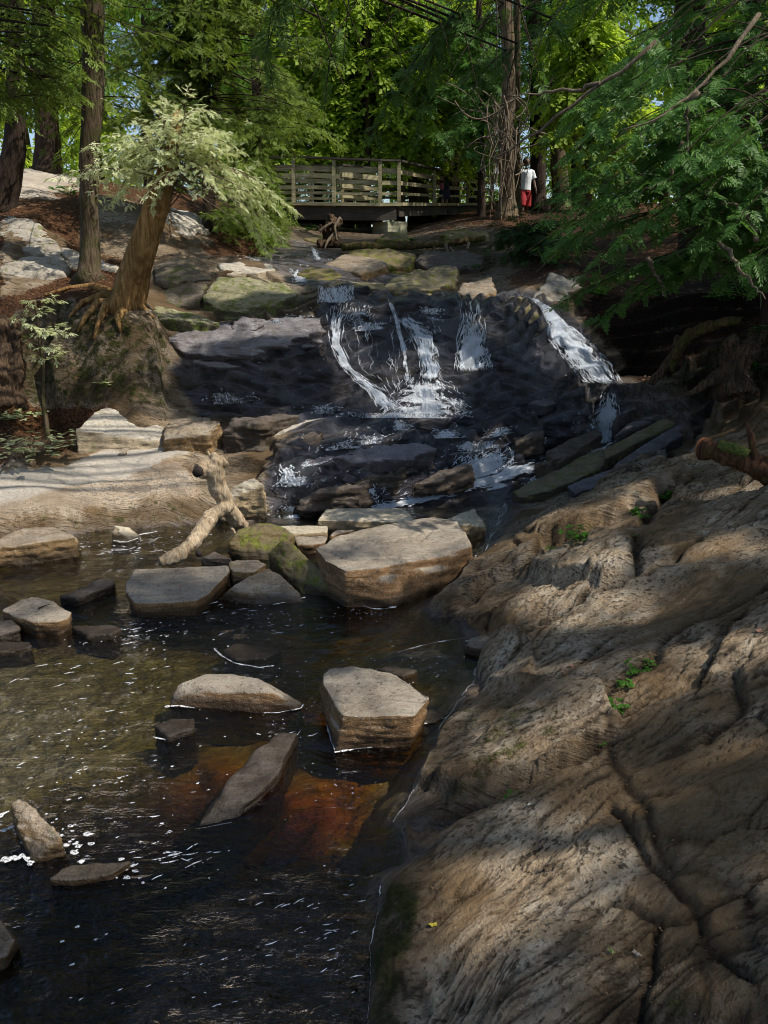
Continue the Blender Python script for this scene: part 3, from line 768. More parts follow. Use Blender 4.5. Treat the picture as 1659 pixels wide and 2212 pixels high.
def rock(mat, pts, label=None, name='boulder', cat='boulder', vox=.02, rnd=3, disp=.02, drop=.25, inset=.0, seed=0, group=None, kind=None, extra=(), lay=.5, freq=1.0, parent=None, cracks=(), crz=0):
    """pts: (px, py, z) of the visible outline and ridges; dropped straight down for the hidden body"""
    W = [onz(p[0], p[1], p[2]) for p in pts]
    W = np.array(W); c = W.mean(0)
    D = W.copy(); D[:, 2] = np.minimum(W[:, 2] - .03, W[:, 2].min() - drop)
    D[:, :2] = c[:2] + (D[:, :2] - c[:2]) * (1 - inset)
    me = hull_mesh([Vector(p) for p in np.vstack([W, D] + ([np.array(extra)] if len(extra) else []))])
    V, Q, E = remesh(me, vox)
    V = relax(V, E, rnd)
    N = vnormals(V, Q)
    L = np.ptp(W[:, :2], axis=0).max()
    k = freq / max(L, .15)
    n = fbm(V * 3.2 * k, 4, seed) + .0
    R = np.stack([V[:, 0] * .35, V[:, 1] * .35, V[:, 2] * 3.0 + .3 * V[:, 0]], -1)
    ly = fbm(R * 9 * k / 1.0, 3, seed + 5, .6)
    sidef = 1 - np.abs(N[:, 2:3])
    V = V + N * (disp * n[:, None] + disp * lay * ly[:, None] * (.25 + sidef)) + N * disp * .25 * fbm(V * 18 * k, 3, seed + 9)[:, None]
    for L_ in cracks:
        w_ = onz([q[0] for q in L_], [q[1] for q in L_], crz); s_ = np.linspace(0, len(w_) - 1, 40); w_ = np.stack([np.interp(s_, range(len(w_)), w_[:, k_]) for k_ in range(3)], -1) + .006 * np.random.default_rng(1).normal(0, 1, (40, 3))
        dd = np.min(np.linalg.norm(V[:, None, :2] - w_[None, :, :2], axis=-1), axis=1); up_ = N[:, 2] > .5
        V[:, 2] -= np.where(up_, .03 * np.exp(-(dd / .012) ** 2), 0)
    o = mesh_np(name, V, Q, mat, parent)
    if parent is None: localize(o, (c[0], c[1], D[:, 2].min()))
    tag(o, label, cat if label else None, group, kind)
    return o

def P3(s, z): return [(x, y, z) for x, y in s]

# big split boulder: flat top with cracks, mossy front
rock(SM['grey'], P3([(682,1185),(720,1163),(760,1150),(830,1132),(940,1115),(985,1123),(1006,1150),(1016,1180)], .31) + P3([(990,1182),(900,1203),(820,1226),(745,1232),(700,1210)], .31)
     + [(712,1250,.12),(735,1272,.02),(790,1304,0),(850,1309,0),(950,1242,.02),(1019,1205,.03)], 'large flat-topped split boulder with two dark cracks and a mossy front, largest in the pool', seed=3, lay=.7, disp=.015, vox=.014, rnd=2, cracks=[[(712,1190),(728,1196),(742,1203),(775,1207),(820,1206),(860,1200)],[(748,1163),(790,1167),(820,1172),(858,1167),(895,1158),(925,1146),(950,1140)],[(925,1148),(915,1160),(900,1170)]], crz=.315)
rock(SM['grey'], P3([(270,1258),(280,1248),(287,1229),(380,1223),(495,1220),(497,1233),(465,1247),(455,1258),(452,1281),(425,1296),(370,1300),(310,1302),(288,1300),(270,1276)], .14),
     'flat grey table-like rock slab with a small orange leaf on top', 'flat_rock', 'rock', seed=4, disp=.008, rnd=1, vox=.016, inset=.12)
rock(SM['grey'], P3([(2,1318),(45,1294),(70,1288),(115,1298),(155,1321),(150,1332),(125,1342),(75,1343),(30,1330)], .11) + [(90,1352,.05),(110,1358,0)],
     'low grey slab with a thin black twig on top at the left edge', 'flat_rock', 'rock', seed=5, disp=.01, rnd=1, vox=.015, inset=.1)
rock(SM['dark'], P3([(126,1287),(165,1272),(225,1249),(247,1248),(247,1260),(210,1275),(165,1291)], .07), 'slim dark tilted rock between the flat table slab and the left bank water', 'flat_rock', 'rock', seed=6, disp=.01, rnd=1, vox=.014)
rock(SM['dark'], P3([(150,1350),(235,1347),(262,1356),(240,1370),(190,1372)], .045), 'small dark rock just right of the low slab with the twig', 'stone', 'rock', seed=7, disp=.008, rnd=1, vox=.012)
rock(SM['dark'], P3([(-40,1338),(30,1337),(45,1358),(0,1370),(-40,1370)], .07), 'dark rock cut by the left edge under the low slab with the twig', 'stone', 'rock', seed=8, disp=.01, rnd=1, vox=.015)
rock(SM['dark'], P3([(-40,1386),(65,1383),(70,1395),(30,1407),(-40,1410)], .03), 'lowest of the dark rocks cut by the left edge, nearly awash', 'stone', 'rock', seed=9, disp=.008, rnd=1, vox=.015)
rock(SM['brown'], P3([(-60,1190),(0,1160),(50,1143),(115,1135),(145,1148),(165,1160)], .2) + P3([(168,1175),(100,1199),(0,1204)], .01) + [(165,1163,.12)],
     'long brown rounded rock at the left edge lying against the sunny bank', seed=10, disp=.02, vox=.018, rnd=4)
rock(SM['pale'], [(247,1131,.16),(280,1139,.1),(303,1158,.02),(280,1169,0),(237,1168,0)], 'small pinkish pointed rock in sparkling water below the bank', 'stone', 'rock', seed=11, disp=.008, rnd=1, vox=.012)
rock(SM['mossy'], P3([(512,1146),(545,1133),(585,1130),(615,1137)], .24) + P3([(637,1158),(492,1168)], .17) + P3([(640,1180),(575,1205),(525,1206),(498,1190)], .02),
     'rounded olive mossy boulder at the foot of the driftwood', seed=12, disp=.02, vox=.016, rnd=7)
rock(SM['mossy'], [(607,1166,.26),(630,1172,.24),(582,1193,.14),(715,1250,.13),(721,1262,.1),(720,1290,0),(650,1283,0),(600,1230,.05),(590,1215,.08)],
     'wedge-shaped mossy boulder leaning against the large split boulder', seed=13, disp=.012, vox=.014, rnd=1)
rock(SM['brown'], [(500,1266,.12),(540,1243,.18),(580,1228,.2),(602,1236,.18),(650,1278,.06),(655,1303,0),(560,1306,0),(466,1295,0)],
     'brown hump-backed boulder right of the flat table slab', seed=14, disp=.014, vox=.014, rnd=3)
rock(SM['brown'], P3([(492,1213),(550,1207),(575,1218),(550,1235),(500,1234)], .15), 'small brown rock wedged behind the hump-backed boulder', 'stone', 'rock', seed=15, disp=.01, rnd=2, vox=.013)
rock(SM['dark'], P3([(437,1206),(462,1191),(500,1206)], .12) + P3([(500,1215),(440,1218)], .02), 'small dark rock behind the flat table slab', 'stone', 'rock', seed=16, disp=.01, rnd=2, vox=.013)
rock(SM['pale'], P3([(684,1124),(705,1099),(780,1097),(867,1096),(893,1118),(883,1128)], .15) + P3([(813,1133),(711,1131),(690,1133)], .05), 'pale yellowish slab behind the large split boulder at the foot of the falls', 'flat_rock', 'rock', seed=17, disp=.012, rnd=2, vox=.015)
rock(SM['pale'], P3([(600,1136),(709,1135),(707,1149),(633,1153)], .12), 'thin pale slab touching the round olive boulder, upper of two', 'flat_rock', 'rock', seed=18, disp=.007, rnd=1, vox=.013, drop=.1)
rock(SM['grey'], P3([(635,1159),(707,1158),(703,1170),(672,1176),(641,1175)], .1), 'thin grey slab below the pale one beside the round olive boulder', 'flat_rock', 'rock', seed=19, disp=.007, rnd=1, vox=.013, drop=.12)
rock(SM['grey'], P3([(713,1156),(729,1142),(764,1145)], .17) + P3([(760,1160),(711,1160)], .05), 'small round stone tucked behind the large split boulder', 'stone', 'rock', seed=20, disp=.008, rnd=3, vox=.013)
rock(SM['pale'], [(957,1124,.2),(1024,1098,.22),(1052,1137,.12),(1012,1157,.05),(985,1134,.2)], 'pale angular boulder right behind the large split boulder', seed=21, disp=.01, rnd=1, vox=.014)
# foreground wedge
fw = P3([(699,1455),(715,1446),(766,1440),(844,1451),(875,1471),(906,1487),(933,1504),(914,1526),(897,1547),(867,1541),(781,1535),(742,1545),(739,1514),(697,1479)], .2)
rock(SM['grey'], fw + [(723,1622,0),(828,1609,0),(866,1566,.03),(689,1492,.1)], 'angular wedge boulder in the foreground pool with a sunlit patch on top', seed=22, disp=.01, rnd=1, vox=.011, inset=.25, lay=.7)
rock(SM['grey'], P3([(387,1473),(442,1454),(490,1454),(555,1464),(566,1484),(588,1494)], .12) + [(655,1519,.02),(640,1534,0),(550,1538,0),(475,1531,0),(428,1520,.03),(398,1498,.08)] + [(365,1526,0),(372,1500,.04)],
     'low grey pointed rock left of the wedge boulder in the pool', seed=23, disp=.009, rnd=2, vox=.011)
rock(SM['dark'], P3([(332,1565),(370,1552),(420,1549),(420,1572),(362,1592)], .035), 'small dark rock barely above the water below the pointed grey rock', 'stone', 'rock', seed=24, disp=.007, rnd=2, vox=.01)
rock(SM['dark'], P3([(455,1740),(531,1640),(598,1580),(645,1579),(603,1668),(548,1722)], .055) + P3([(426,1786),(505,1772),(440,1755)], .0), 'long dark mossy rock lying diagonally in the foreground water', seed=25, disp=.014, rnd=3, vox=.012)
rock(SM['brown'], P3([(22,1734),(41,1722),(66,1733)], .17) + P3([(90,1780),(60,1800)], .07) + P3([(83,1800),(136,1809)], .1) + [(116,1852,0),(72,1864,0),(45,1800,.05)], 'upright brown stone with a broken foot at the left edge, foam around it', 'stone', 'rock', seed=26, disp=.008, rnd=1, vox=.009, inset=.1)
rock(SM['dark'], P3([(60,1752),(98,1768),(96,1800),(70,1790)], .06), 'dark rough stone behind the upright brown stone', 'stone', 'rock', seed=30, disp=.008, rnd=1, vox=.01)
rock(SM['grey'], P3([(107,1899),(135,1878),(183,1864),(286,1858),(240,1888),(155,1902)], .03), 'thin flat stone below the upright brown stone, foam at its tip', 'flat_rock', 'rock', seed=27, disp=.006, rnd=1, vox=.009)
rock(SM['brown'], P3([(-60,1990),(0,1985),(36,2025),(16,2062),(-60,2090)], .06), 'brown stone cut by the left edge near the bottom', 'stone', 'rock', seed=28, disp=.01, rnd=2, vox=.012)
rock(SM['dark'], P3([(478,1404),(505,1388),(580,1388),(610,1402),(575,1420),(510,1424)], .012), 'submerged dark rock with foam along its upper edge', 'stone', 'rock', seed=29, disp=.008, rnd=3, vox=.014)
rock(SM['brown'], P3([(810,1443),(850,1438),(905,1446),(870,1460)], .03), 'thin rock sliver awash right behind the wedge boulder', 'stone', 'rock', seed=31, disp=.005, rnd=1, vox=.012)
rock(SM['grey'], P3([(1003,1392),(1015,1379),(1050,1368),(1062,1378),(1066,1395),(1050,1402)], .07), 'small pointed slab at the foot of the right-hand bedrock', 'flat_rock', 'rock', seed=32, disp=.006, rnd=1, vox=.012)
rock(SM['brown'], P3([(876,1560),(930,1530),(968,1540),(940,1560)], .015), 'small brown rock at the waterline between the wedge boulder and the bedrock', 'stone', 'rock', seed=33, disp=.006, rnd=2, vox=.011)
# left bank boulders
rock(SM['lit'], [(160,925,.88),(200,892,.98),(300,852,1.06),(325,850,1.06),(362,872,.98),(358,912,.8),(350,958,.62),(285,966,.6),(262,947,.66),(220,938,.74)],
     'sunlit speckled boulder resting on the left bank ledge, dark hollow below', seed=34, disp=.03, rnd=3, vox=.02)
rock(SM['brown'], [(150,965,.6),(180,946,.66),(240,944,.66),(280,968,.6),(265,985,.54),(170,990,.52)], 'low brown rock under the sunlit speckled boulder', 'stone', 'rock', seed=35, disp=.02, rnd=3, vox=.018)
rock(SM['brown'], [(350,950,.7),(365,905,.84),(430,897,.88),(480,905,.86),(450,940,.72)], 'rough reddish rock between the speckled boulder and the falls', seed=36, disp=.03, rnd=2, vox=.018)
rock(SM['dark'], [(480,935,.72),(500,905,.86),(560,915,.85),(600,893,.9),(650,900,.84),(660,915,.74),(560,935,.7)], 'broken dark rocks at the foot of the falls, left', 'boulder', 'boulder', seed=37, disp=.04, rnd=1, vox=.018)
rock(SM['lit'], [(585,935,.7),(660,905,.8),(740,897,.84),(745,905,.78),(660,945,.6),(600,960,.58)], 'smooth pale wedge of rock at the end of the bank ledge', seed=38, disp=.012, rnd=2, vox=.018)
rock(SM['pale'], [(470,1100,.15),(500,1050,.36),(545,1030,.44),(572,1045,.4),(580,1085,.2),(560,1110,.05),(490,1118,.04)], 'sunlit pinkish rock right behind the driftwood', seed=39, disp=.02, rnd=3, vox=.018)

# ------------------------------------------------------------------ bedrock outcrops and strata (terrain)
def bed(mat, pts, seed, **k):
    k.setdefault('vox', .022); k.setdefault('disp', .018); k.setdefault('rnd', 2); k.setdefault('drop', .16)
    rock(SM[mat], pts, None, k.pop('name', 'bedrock_ledge'), seed=seed, kind='structure', **k)
bed('purple', [(1120,868,.9),(1180,845,1.02),(1232,832,1.07),(1302,830,1.08),(1284,842,1.02),(1180,876,.87)], 50)
bed('ledge', [(1308,845,1.0),(1400,836,1.05),(1480,831,1.08),(1462,845,1.02),(1362,860,.93),(1316,862,.92)], 51, drop=.12)
bed('purple', [(1340,890,.84),(1425,856,.99),(1456,852,1.0),(1433,862,.95),(1382,890,.82),(1316,914,.7)], 52, drop=.22)
bed('dark', [(1440,866,.96),(1511,840,1.07),(1512,849,1.03),(1464,874,.9)], 53)
bed('purple', [(1363,908,.76),(1449,884,.86),(1458,890,.83),(1402,905,.76),(1343,928,.66),(1318,946,.58)], 54, drop=.2)
bed('ledge', [(1306,968,.5),(1402,917,.72),(1542,861,.98),(1573,849,1.02),(1560,872,.92),(1499,901,.78),(1394,960,.52),(1306,992,.42)], 55, vox=.025)
bed('dark', [(1105,943,.62),(1175,925,.7),(1178,946,.6),(1113,962,.54)], 56)
bed('dark', [(1180,975,.46),(1230,948,.56),(1284,926,.66),(1302,938,.6),(1205,1003,.34)], 57, drop=.2)
bed('purple', [(1331,992,.42),(1480,934,.64),(1546,871,.93),(1558,878,.9),(1441,964,.52),(1316,1026,.28)], 58)
bed('ledge', [(1109,1062,.1),(1230,997,.32),(1323,962,.48),(1394,954,.52),(1290,1006,.33),(1265,1027,.26),(1183,1062,.13),(1124,1074,.08)], 59, vox=.025)
bed('purple', [(1225,1048,.2),(1330,1005,.36),(1440,965,.54),(1442,985,.48),(1320,1035,.26),(1240,1070,.12)], 63)
bed('ledge', [(1425,1008,.44),(1503,972,.6),(1552,958,.66),(1519,992,.54),(1441,1026,.4)], 60)
bed('dark', [(1546,908,.78),(1570,885,.9),(1589,868,.96),(1600,880,.9),(1573,908,.76)], 61)
bed('dark', [(1150,1000,.36),(1200,985,.42),(1230,985,.4),(1190,1010,.3)], 65)
for k, (mt, L) in enumerate((('dark', [(640,1078,.2),(700,1052,.3),(800,1020,.4),(880,1004,.43),(872,1020,.36),(760,1056,.26),(660,1088,.16)]), ('dark', [(600,1098,.08),(680,1080,.16),(760,1068,.2),(782,1078,.16),(690,1100,.06)]),
        ('purple', [(715,988,.54),(800,964,.62),(900,958,.63),(945,970,.58),(880,990,.52),(780,1002,.48)]), ('dark', [(880,1042,.28),(960,1010,.38),(1022,994,.43),(1020,1010,.36),(945,1047,.24)]),
        ('purple', [(735,914,.78),(860,904,.81),(1000,904,.81),(1105,911,.8),(1015,924,.73),(880,928,.72)]),
        ('purple', [(600,1010,.42),(650,985,.55),(720,985,.54),(700,1010,.44),(640,1030,.36)]), ('dark', [(590,960,.64),(640,935,.74),(700,928,.76),(690,945,.7),(630,975,.6)]))):
    if k in (4,): continue
    bed(mt, L, 140 + k, disp=.035, drop=.16, rnd=3)
# outcrops left of the falls (overhanging layers)
def atYs(L): return [tuple(atY(a, b, c)) for a, b, c in L]
def bedY(mat, L, seed, drop=.3, **k):
    W = atYs(L); k.setdefault('vox', .03); k.setdefault('disp', .03); k.setdefault('rnd', 3)
    # convert to (px,py,z)
    bed(mat, [(a, b, w[2]) for (a, b, c), w in zip(L, W)], seed, drop=drop, **k)
bedY('shade', [(330,575,12.0),(370,556,12.5),(440,560,12.6),(470,575,12.3),(455,600,11.8),(370,610,11.5),(335,605,11.5)], 70, .45)
bedY('lit', [(470,567,12.4),(520,566,12.6),(585,572,12.6),(600,580,12.4),(560,590,12.0),(480,592,12.0)], 71, .3)
bedY('shade', [(340,650,11.15),(360,625,11.5),(420,605,11.7),(450,610,11.6),(430,650,11.15),(380,662,11.05)], 72, .3)
bedY('greenledge', [(430,640,11.2),(470,600,11.8),(560,592,12.1),(620,610,11.9),(650,630,11.6),(600,655,11.2),(520,672,11.0),(460,662,11.05)], 73, .35, disp=.03)
bedY('shade', [(620,612,12.0),(690,618,11.95),(690,640,11.65),(640,648,11.5),(600,640,11.5)], 74, .25)
bedY('greenledge', [(300,655,10.75),(345,658,10.8),(430,680,10.75),(480,698,10.6),(440,702,10.5),(360,690,10.45),(310,676,10.5)], 75, .15)
bedY('wetledge', [(355,735,10.25),(400,712,10.5),(470,700,10.7),(500,690,10.8),(560,692,10.85),(690,688,10.95),(695,715,10.6),(640,735,10.35),(560,765,10.1),(470,778,10.0),(400,768,10.0)], 76, .16, disp=.045, vox=.022, rnd=2, lay=1.2)
bedY('wetledge', [(495,700,10.6),(520,682,10.8),(560,684,10.8),(572,700,10.65),(540,720,10.5),(505,718,10.5)], 77, .2)
# upper right
bedY('ledge', [(820,625,12.0),(850,600,12.4),(900,580,12.8),(960,566,13.2),(985,575,13.1),(990,600,12.6),(930,625,12.0),(870,640,11.9)], 78, .3, disp=.04)
bedY('brown', [(985,630,12.0),(1000,606,12.4),(1060,600,12.5),(1072,612,12.3),(1070,632,12.0),(1020,645,11.8)], 79, .25)
bedY('ledge', [(1085,665,11.3),(1100,638,11.8),(1130,632,11.9),(1160,660,11.5),(1175,690,11.2),(1165,730,10.9),(1110,740,10.8)], 80, .3, disp=.04)
bedY('bank', [(1150,640,12.0),(1190,590,12.8),(1240,565,13.4),(1260,600,12.8),(1210,660,12.0)], 81, .5, disp=.05)
bedY('brown', [(690,575,14.2),(740,550,14.8),(800,552,14.8),(840,572,14.2),(780,592,13.6)], 82, .3)
bedY('mossy', [(735,560,14.9),(760,542,15.3),(840,538,15.4),(900,545,15.2),(890,575,14.6),(780,582,14.4)], 90, .4, disp=.05)
bedY('dark', [(890,560,14.9),(920,540,15.3),(1000,540,15.2),(1050,550,15),(1040,580,14.3),(930,585,14.4)], 91, .4, disp=.05)
bedY('dark', [(690,640,11.75),(720,618,11.95),(800,618,12.0),(840,628,11.9),(835,642,11.75),(760,645,11.7)], 92, .2)
bedY('ledge', [(700,612,12.1),(760,606,12.5),(830,610,12.4),(838,626,11.95),(760,620,11.9),(700,620,11.9)], 93, .08, disp=.02)
bedY('mossy', [(640,590,13.0),(670,575,13.4),(720,580,13.4),(740,600,12.9),(690,606,12.6)], 94, .25)
bedY('mossy', [(950,505,17.6),(990,492,18),(1050,498,17.8),(1060,520,17),(980,525,17)], 95, .4, disp=.05)
bedY('mossy', [(620,515,17.4),(650,500,18),(700,505,17.8),(690,525,17)], 96, .4, disp=.05)
bedY('mossy', [(810,515,17.6),(840,500,17.9),(880,503,17.9),(885,520,17.4)], 83, .3)
# rocks of the upper left bank
bedY('bank', [(-60,470,12.7),(20,466,12.9),(70,478,12.7),(125,525,12.1),(140,560,11.7),(60,545,11.7),(-60,520,12)], 84, .5, disp=.05)
bedY('bank', [(-60,530,11.9),(60,540,11.8),(140,560,11.6),(150,600,11.2),(60,625,10.8),(-60,620,10.8)], 85, .5, disp=.06)
bedY('bank', [(190,470,14.2),(215,440,14.9),(300,436,15.2),(330,470,14.6),(320,530,13.6),(230,555,13.1)], 86, .5, disp=.06)
bedY('lit', [(340,470,14.4),(370,448,14.9),(420,455,14.9),(455,490,14.4),(440,530,13.8),(380,550,13.3),(335,530,13.6)], 87, .5, disp=.06)
bedY('lit', [(125,530,12.1),(190,560,12.0),(260,575,11.9),(250,590,11.6),(150,575,11.6)], 88, .3, disp=.04)

# ------------------------------------------------------------------ pool water
def water_mat():
    m, g = newmat('stream_water')
    P = g.pos()
    dp = g.attr('depth').outputs['Fac']; rf = g.attr('riffle').outputs['Fac']
    # tea-coloured water: absorption grows with depth, red survives longest
    def ex(k): return g.math('POWER', math.exp(-k), dp)
    t1 = g.n('ShaderNodeCombineColor', Red=ex(1.5), Green=ex(3.2), Blue=ex(10)).outputs[0]
    t0 = g.n('ShaderNodeCombineColor', Red=ex(3.3), Green=ex(3.5), Blue=ex(7.0)).outputs[0]
    tr = g.mix(g.attr('tea').outputs['Fac'], t0, t1)
    Q = g.mapping(P, rot=(0, 0, -.45), scale=(5.5, 13, 5))
    w1 = g.noise(Q, 1.0, 4, .6, .7); w2 = g.noise(P, 3.2, 3, .5, .4); w3 = g.noise(g.mapping(P, rot=(0, 0, -.5), scale=(26, 46, 20)), 1.0, 3, .6, .5)
    h = g.math('ADD', g.math('MULTIPLY', w2, .7), g.math('MULTIPLY', g.math('ADD', g.math('MULTIPLY', w1, 1.0), g.math('MULTIPLY', w3, .35)), rf))
    b = g.n('ShaderNodeBump', Strength=1.0, Distance=.07, Height=h)
    gl = g.n('ShaderNodeBsdfGlossy', Roughness=.03, Normal=b.outputs[0])
    gl.inputs['Color'].default_value = (1, 1, 1, 1)
    tp = g.n('ShaderNodeBsdfTransparent', Color=tr)
    fr = g.n('ShaderNodeFresnel', IOR=1.4, Normal=b.outputs[0])
    ms = g.n('ShaderNodeMixShader'); g.l(g.math('MULTIPLY', fr.outputs[0], 1.25, clamp=True), ms.inputs[0]); g.l(tp.outputs[0], ms.inputs[1]); g.l(gl.outputs[0], ms.inputs[2])
    g.out(ms.outputs[0])
    return m
c0, c1 = np.searchsorted(A, -2.2), np.searchsorted(A, .5)
r1 = np.searchsorted(Yg, 8.45)
stp = 2
X_ = GX[:r1:stp, c0:c1:stp]; Y_ = GY[:r1:stp, c0:c1:stp]; Z_ = GZ[:r1:stp, c0:c1:stp]
dep = np.clip(-Z_, 0, 1)
RIF = np.full(X_.shape, .25)
TEA = np.full(X_.shape, .12)
def wregion(pts, val, soft=.25, arr=None):
    arr = RIF if arr is None else arr
    W = onz(np.array([p[0] for p in pts]), np.array([p[1] for p in pts]), 0.0)
    pl = [(p[0], p[1]) for p in W]
    D, S = seg_dist(pl + pl[:1], X_, Y_); w_ = ss(-soft, soft, np.where(inpoly(pl, X_, Y_), D, -D))
    arr[:] = arr * (1 - w_) + val * w_
wregion([(-600,1380),(300,1380),(620,1440),(350,1560),(420,1700),(300,1850),(-600,1900)], .75)
wregion([(-300,1140),(500,1150),(460,1210),(100,1290),(-300,1300)], .6, .1)
wregion([(300,2300),(350,2030),(560,1900),(720,1900),(800,2000),(780,2300)], .9, .1)
wregion([(650,1310),(850,1310),(850,1480),(1030,1400),(1040,1480),(950,1540),(850,1640),(700,1660),(640,1560)], .12, .1)
wregion([(250,1320),(560,1310),(560,1400),(300,1400)], 1.0, .1)
wregion([(600,1320),(900,1300),(1080,1400),(1040,1500),(900,1800),(960,1850),(820,1900),(540,1800),(400,1700),(480,1600),(640,1560)], 1.0, .25, TEA)
ny, nx = X_.shape
hw = .009 * fbm(np.stack([X_ * 5, Y_ * 9, X_ * 0], -1), 3, 71) * RIF
ok = Z_ < .04
idx = (np.arange(ny - 1)[:, None] * nx + np.arange(nx - 1)[None])
okc = (ok[:-1, :-1] | ok[1:, :-1] | ok[:-1, 1:] | ok[1:, 1:])
ii = idx[okc]
Qw = np.stack([ii, ii + 1, ii + nx + 1, ii + nx], -1)
used, inv = np.unique(Qw, return_inverse=True)
Vw = np.stack([X_, Y_, hw], -1).reshape(-1, 3)[used]
tag(mesh_np('pool_water', Vw, inv.reshape(-1, 4), water_mat(), attrs={'depth': dep.ravel()[used], 'riffle': RIF.ravel()[used], 'tea': TEA.ravel()[used]}), kind='structure')

# ------------------------------------------------------------------ white water
def foam_mat(name, thresh=True):
    m, g = newmat(name)
    P = g.pos()
    at = g.attr('flow'); sp = g.n('ShaderNodeSeparateColor'); g.l(at.outputs['Color'], sp.inputs[0])
    u, v, dn = sp.outputs[0], sp.outputs[1], sp.outputs[2]
    cv = g.n('ShaderNodeCombineXYZ', X=u, Y=v, Z=0.0).outputs[0]
    s1 = g.noise(g.mapping(cv, scale=(52, 9.0, 1)), 1.0, 4, .65, .5)
    s2 = g.noise(g.mapping(cv, scale=(120, 40, 1)), 1.0, 3, .6, .6)
    f = g.math('ADD', g.math('MULTIPLY', s1, .65), g.math('MULTIPLY', s2, .35))
    f = g.math('ADD', f, g.math('MULTIPLY', g.math('SUBTRACT', dn, .5), .55))
    al = g.math('MULTIPLY', g.ramp(f, .46, .66), .95)
    al = g.math('MULTIPLY', al, g.ramp(dn, 0.02, .2))
    df = g.n('ShaderNodeBsdfPrincipled', Roughness=.4); g.l(g.mix(g.ramp(s2, .3, .52), (.34, .40, .47), (.92, .94, .97)), df.inputs['Base Color'])
    df.inputs['Subsurface Weight'].default_value = 0
    b = g.n('ShaderNodeBump', Strength=.8, Distance=.02, Height=f); g.l(b.outputs[0], df.inputs['Normal'])
    tl = g.n('ShaderNodeBsdfTranslucent'); tl.inputs[0].default_value = (.8, .85, .9, 1)
    mt = g.n('ShaderNodeMixShader', _0=.3) if False else g.t.nodes.new('ShaderNodeMixShader'); mt.inputs[0].default_value = .3
    g.l(df.outputs[0], mt.inputs[1]); g.l(tl.outputs[0], mt.inputs[2])
    tp = g.n('ShaderNodeBsdfTransparent'); gl = g.n('ShaderNodeBsdfGlossy', Roughness=.12, Normal=b.outputs[0])
    fr = g.n('ShaderNodeFresnel', IOR=1.33, Normal=b.outputs[0])
    mw = g.t.nodes.new('ShaderNodeMixShader'); g.l(g.math('MULTIPLY', fr.outputs[0], g.ramp(dn, .15, .7)), mw.inputs[0]); g.l(tp.outputs[0], mw.inputs[1]); g.l(gl.outputs[0], mw.inputs[2])
    mx = g.t.nodes.new('ShaderNodeMixShader'); g.l(al, mx.inputs[0]); g.l(mw.outputs[0], mx.inputs[1]); g.l(mt.outputs[0], mx.inputs[2])
    g.out(mx.outputs[0])
    return m
FOAM = foam_mat('white_water')
def foam_glint():
    m, g = newmat('foam')  # shared by real foam and the painted water glints
    P = g.pos()
    n = g.noise(P, 90, 4, .75)
    bs = g.n('ShaderNodeBsdfPrincipled', Roughness=.5); g.l(g.mix(g.ramp(n, .3, .6), (.4, .38, .34), (.72, .73, .74)), bs.inputs['Base Color'])
    tp = g.n('ShaderNodeBsdfTransparent'); mx = g.t.nodes.new('ShaderNodeMixShader')
    g.l(g.ramp(n, .38, .5), mx.inputs[0]); g.l(tp.outputs[0], mx.inputs[1]); g.l(bs.outputs[0], mx.inputs[2]); g.out(mx.outputs[0])
    return m
FOAM_GLINT = foam_glint()
def strand_mat():
    m, g = newmat('water_strand')
    bs = g.n('ShaderNodeBsdfPrincipled', Roughness=.25); bs.inputs['Base Color'].default_value = (.8, .85, .92, 1)
    tl = g.n('ShaderNodeBsdfTranslucent'); tl.inputs[0].default_value = (.85, .9, .95, 1)
    mt = g.t.nodes.new('ShaderNodeMixShader'); mt.inputs[0].default_value = .4; g.l(bs.outputs[0], mt.inputs[1]); g.l(tl.outputs[0], mt.inputs[2])
    g.out(mt.outputs[0]); return m
STRAND = strand_mat()

def resamp(pts, n):
    p = np.array(pts, float); s = np.concatenate([[0], np.cumsum(np.hypot(*np.diff(p, axis=0).T))])
    t = np.linspace(0, s[-1], n); return np.stack([np.interp(t, s, p[:, k]) for k in (0, 1)], -1)

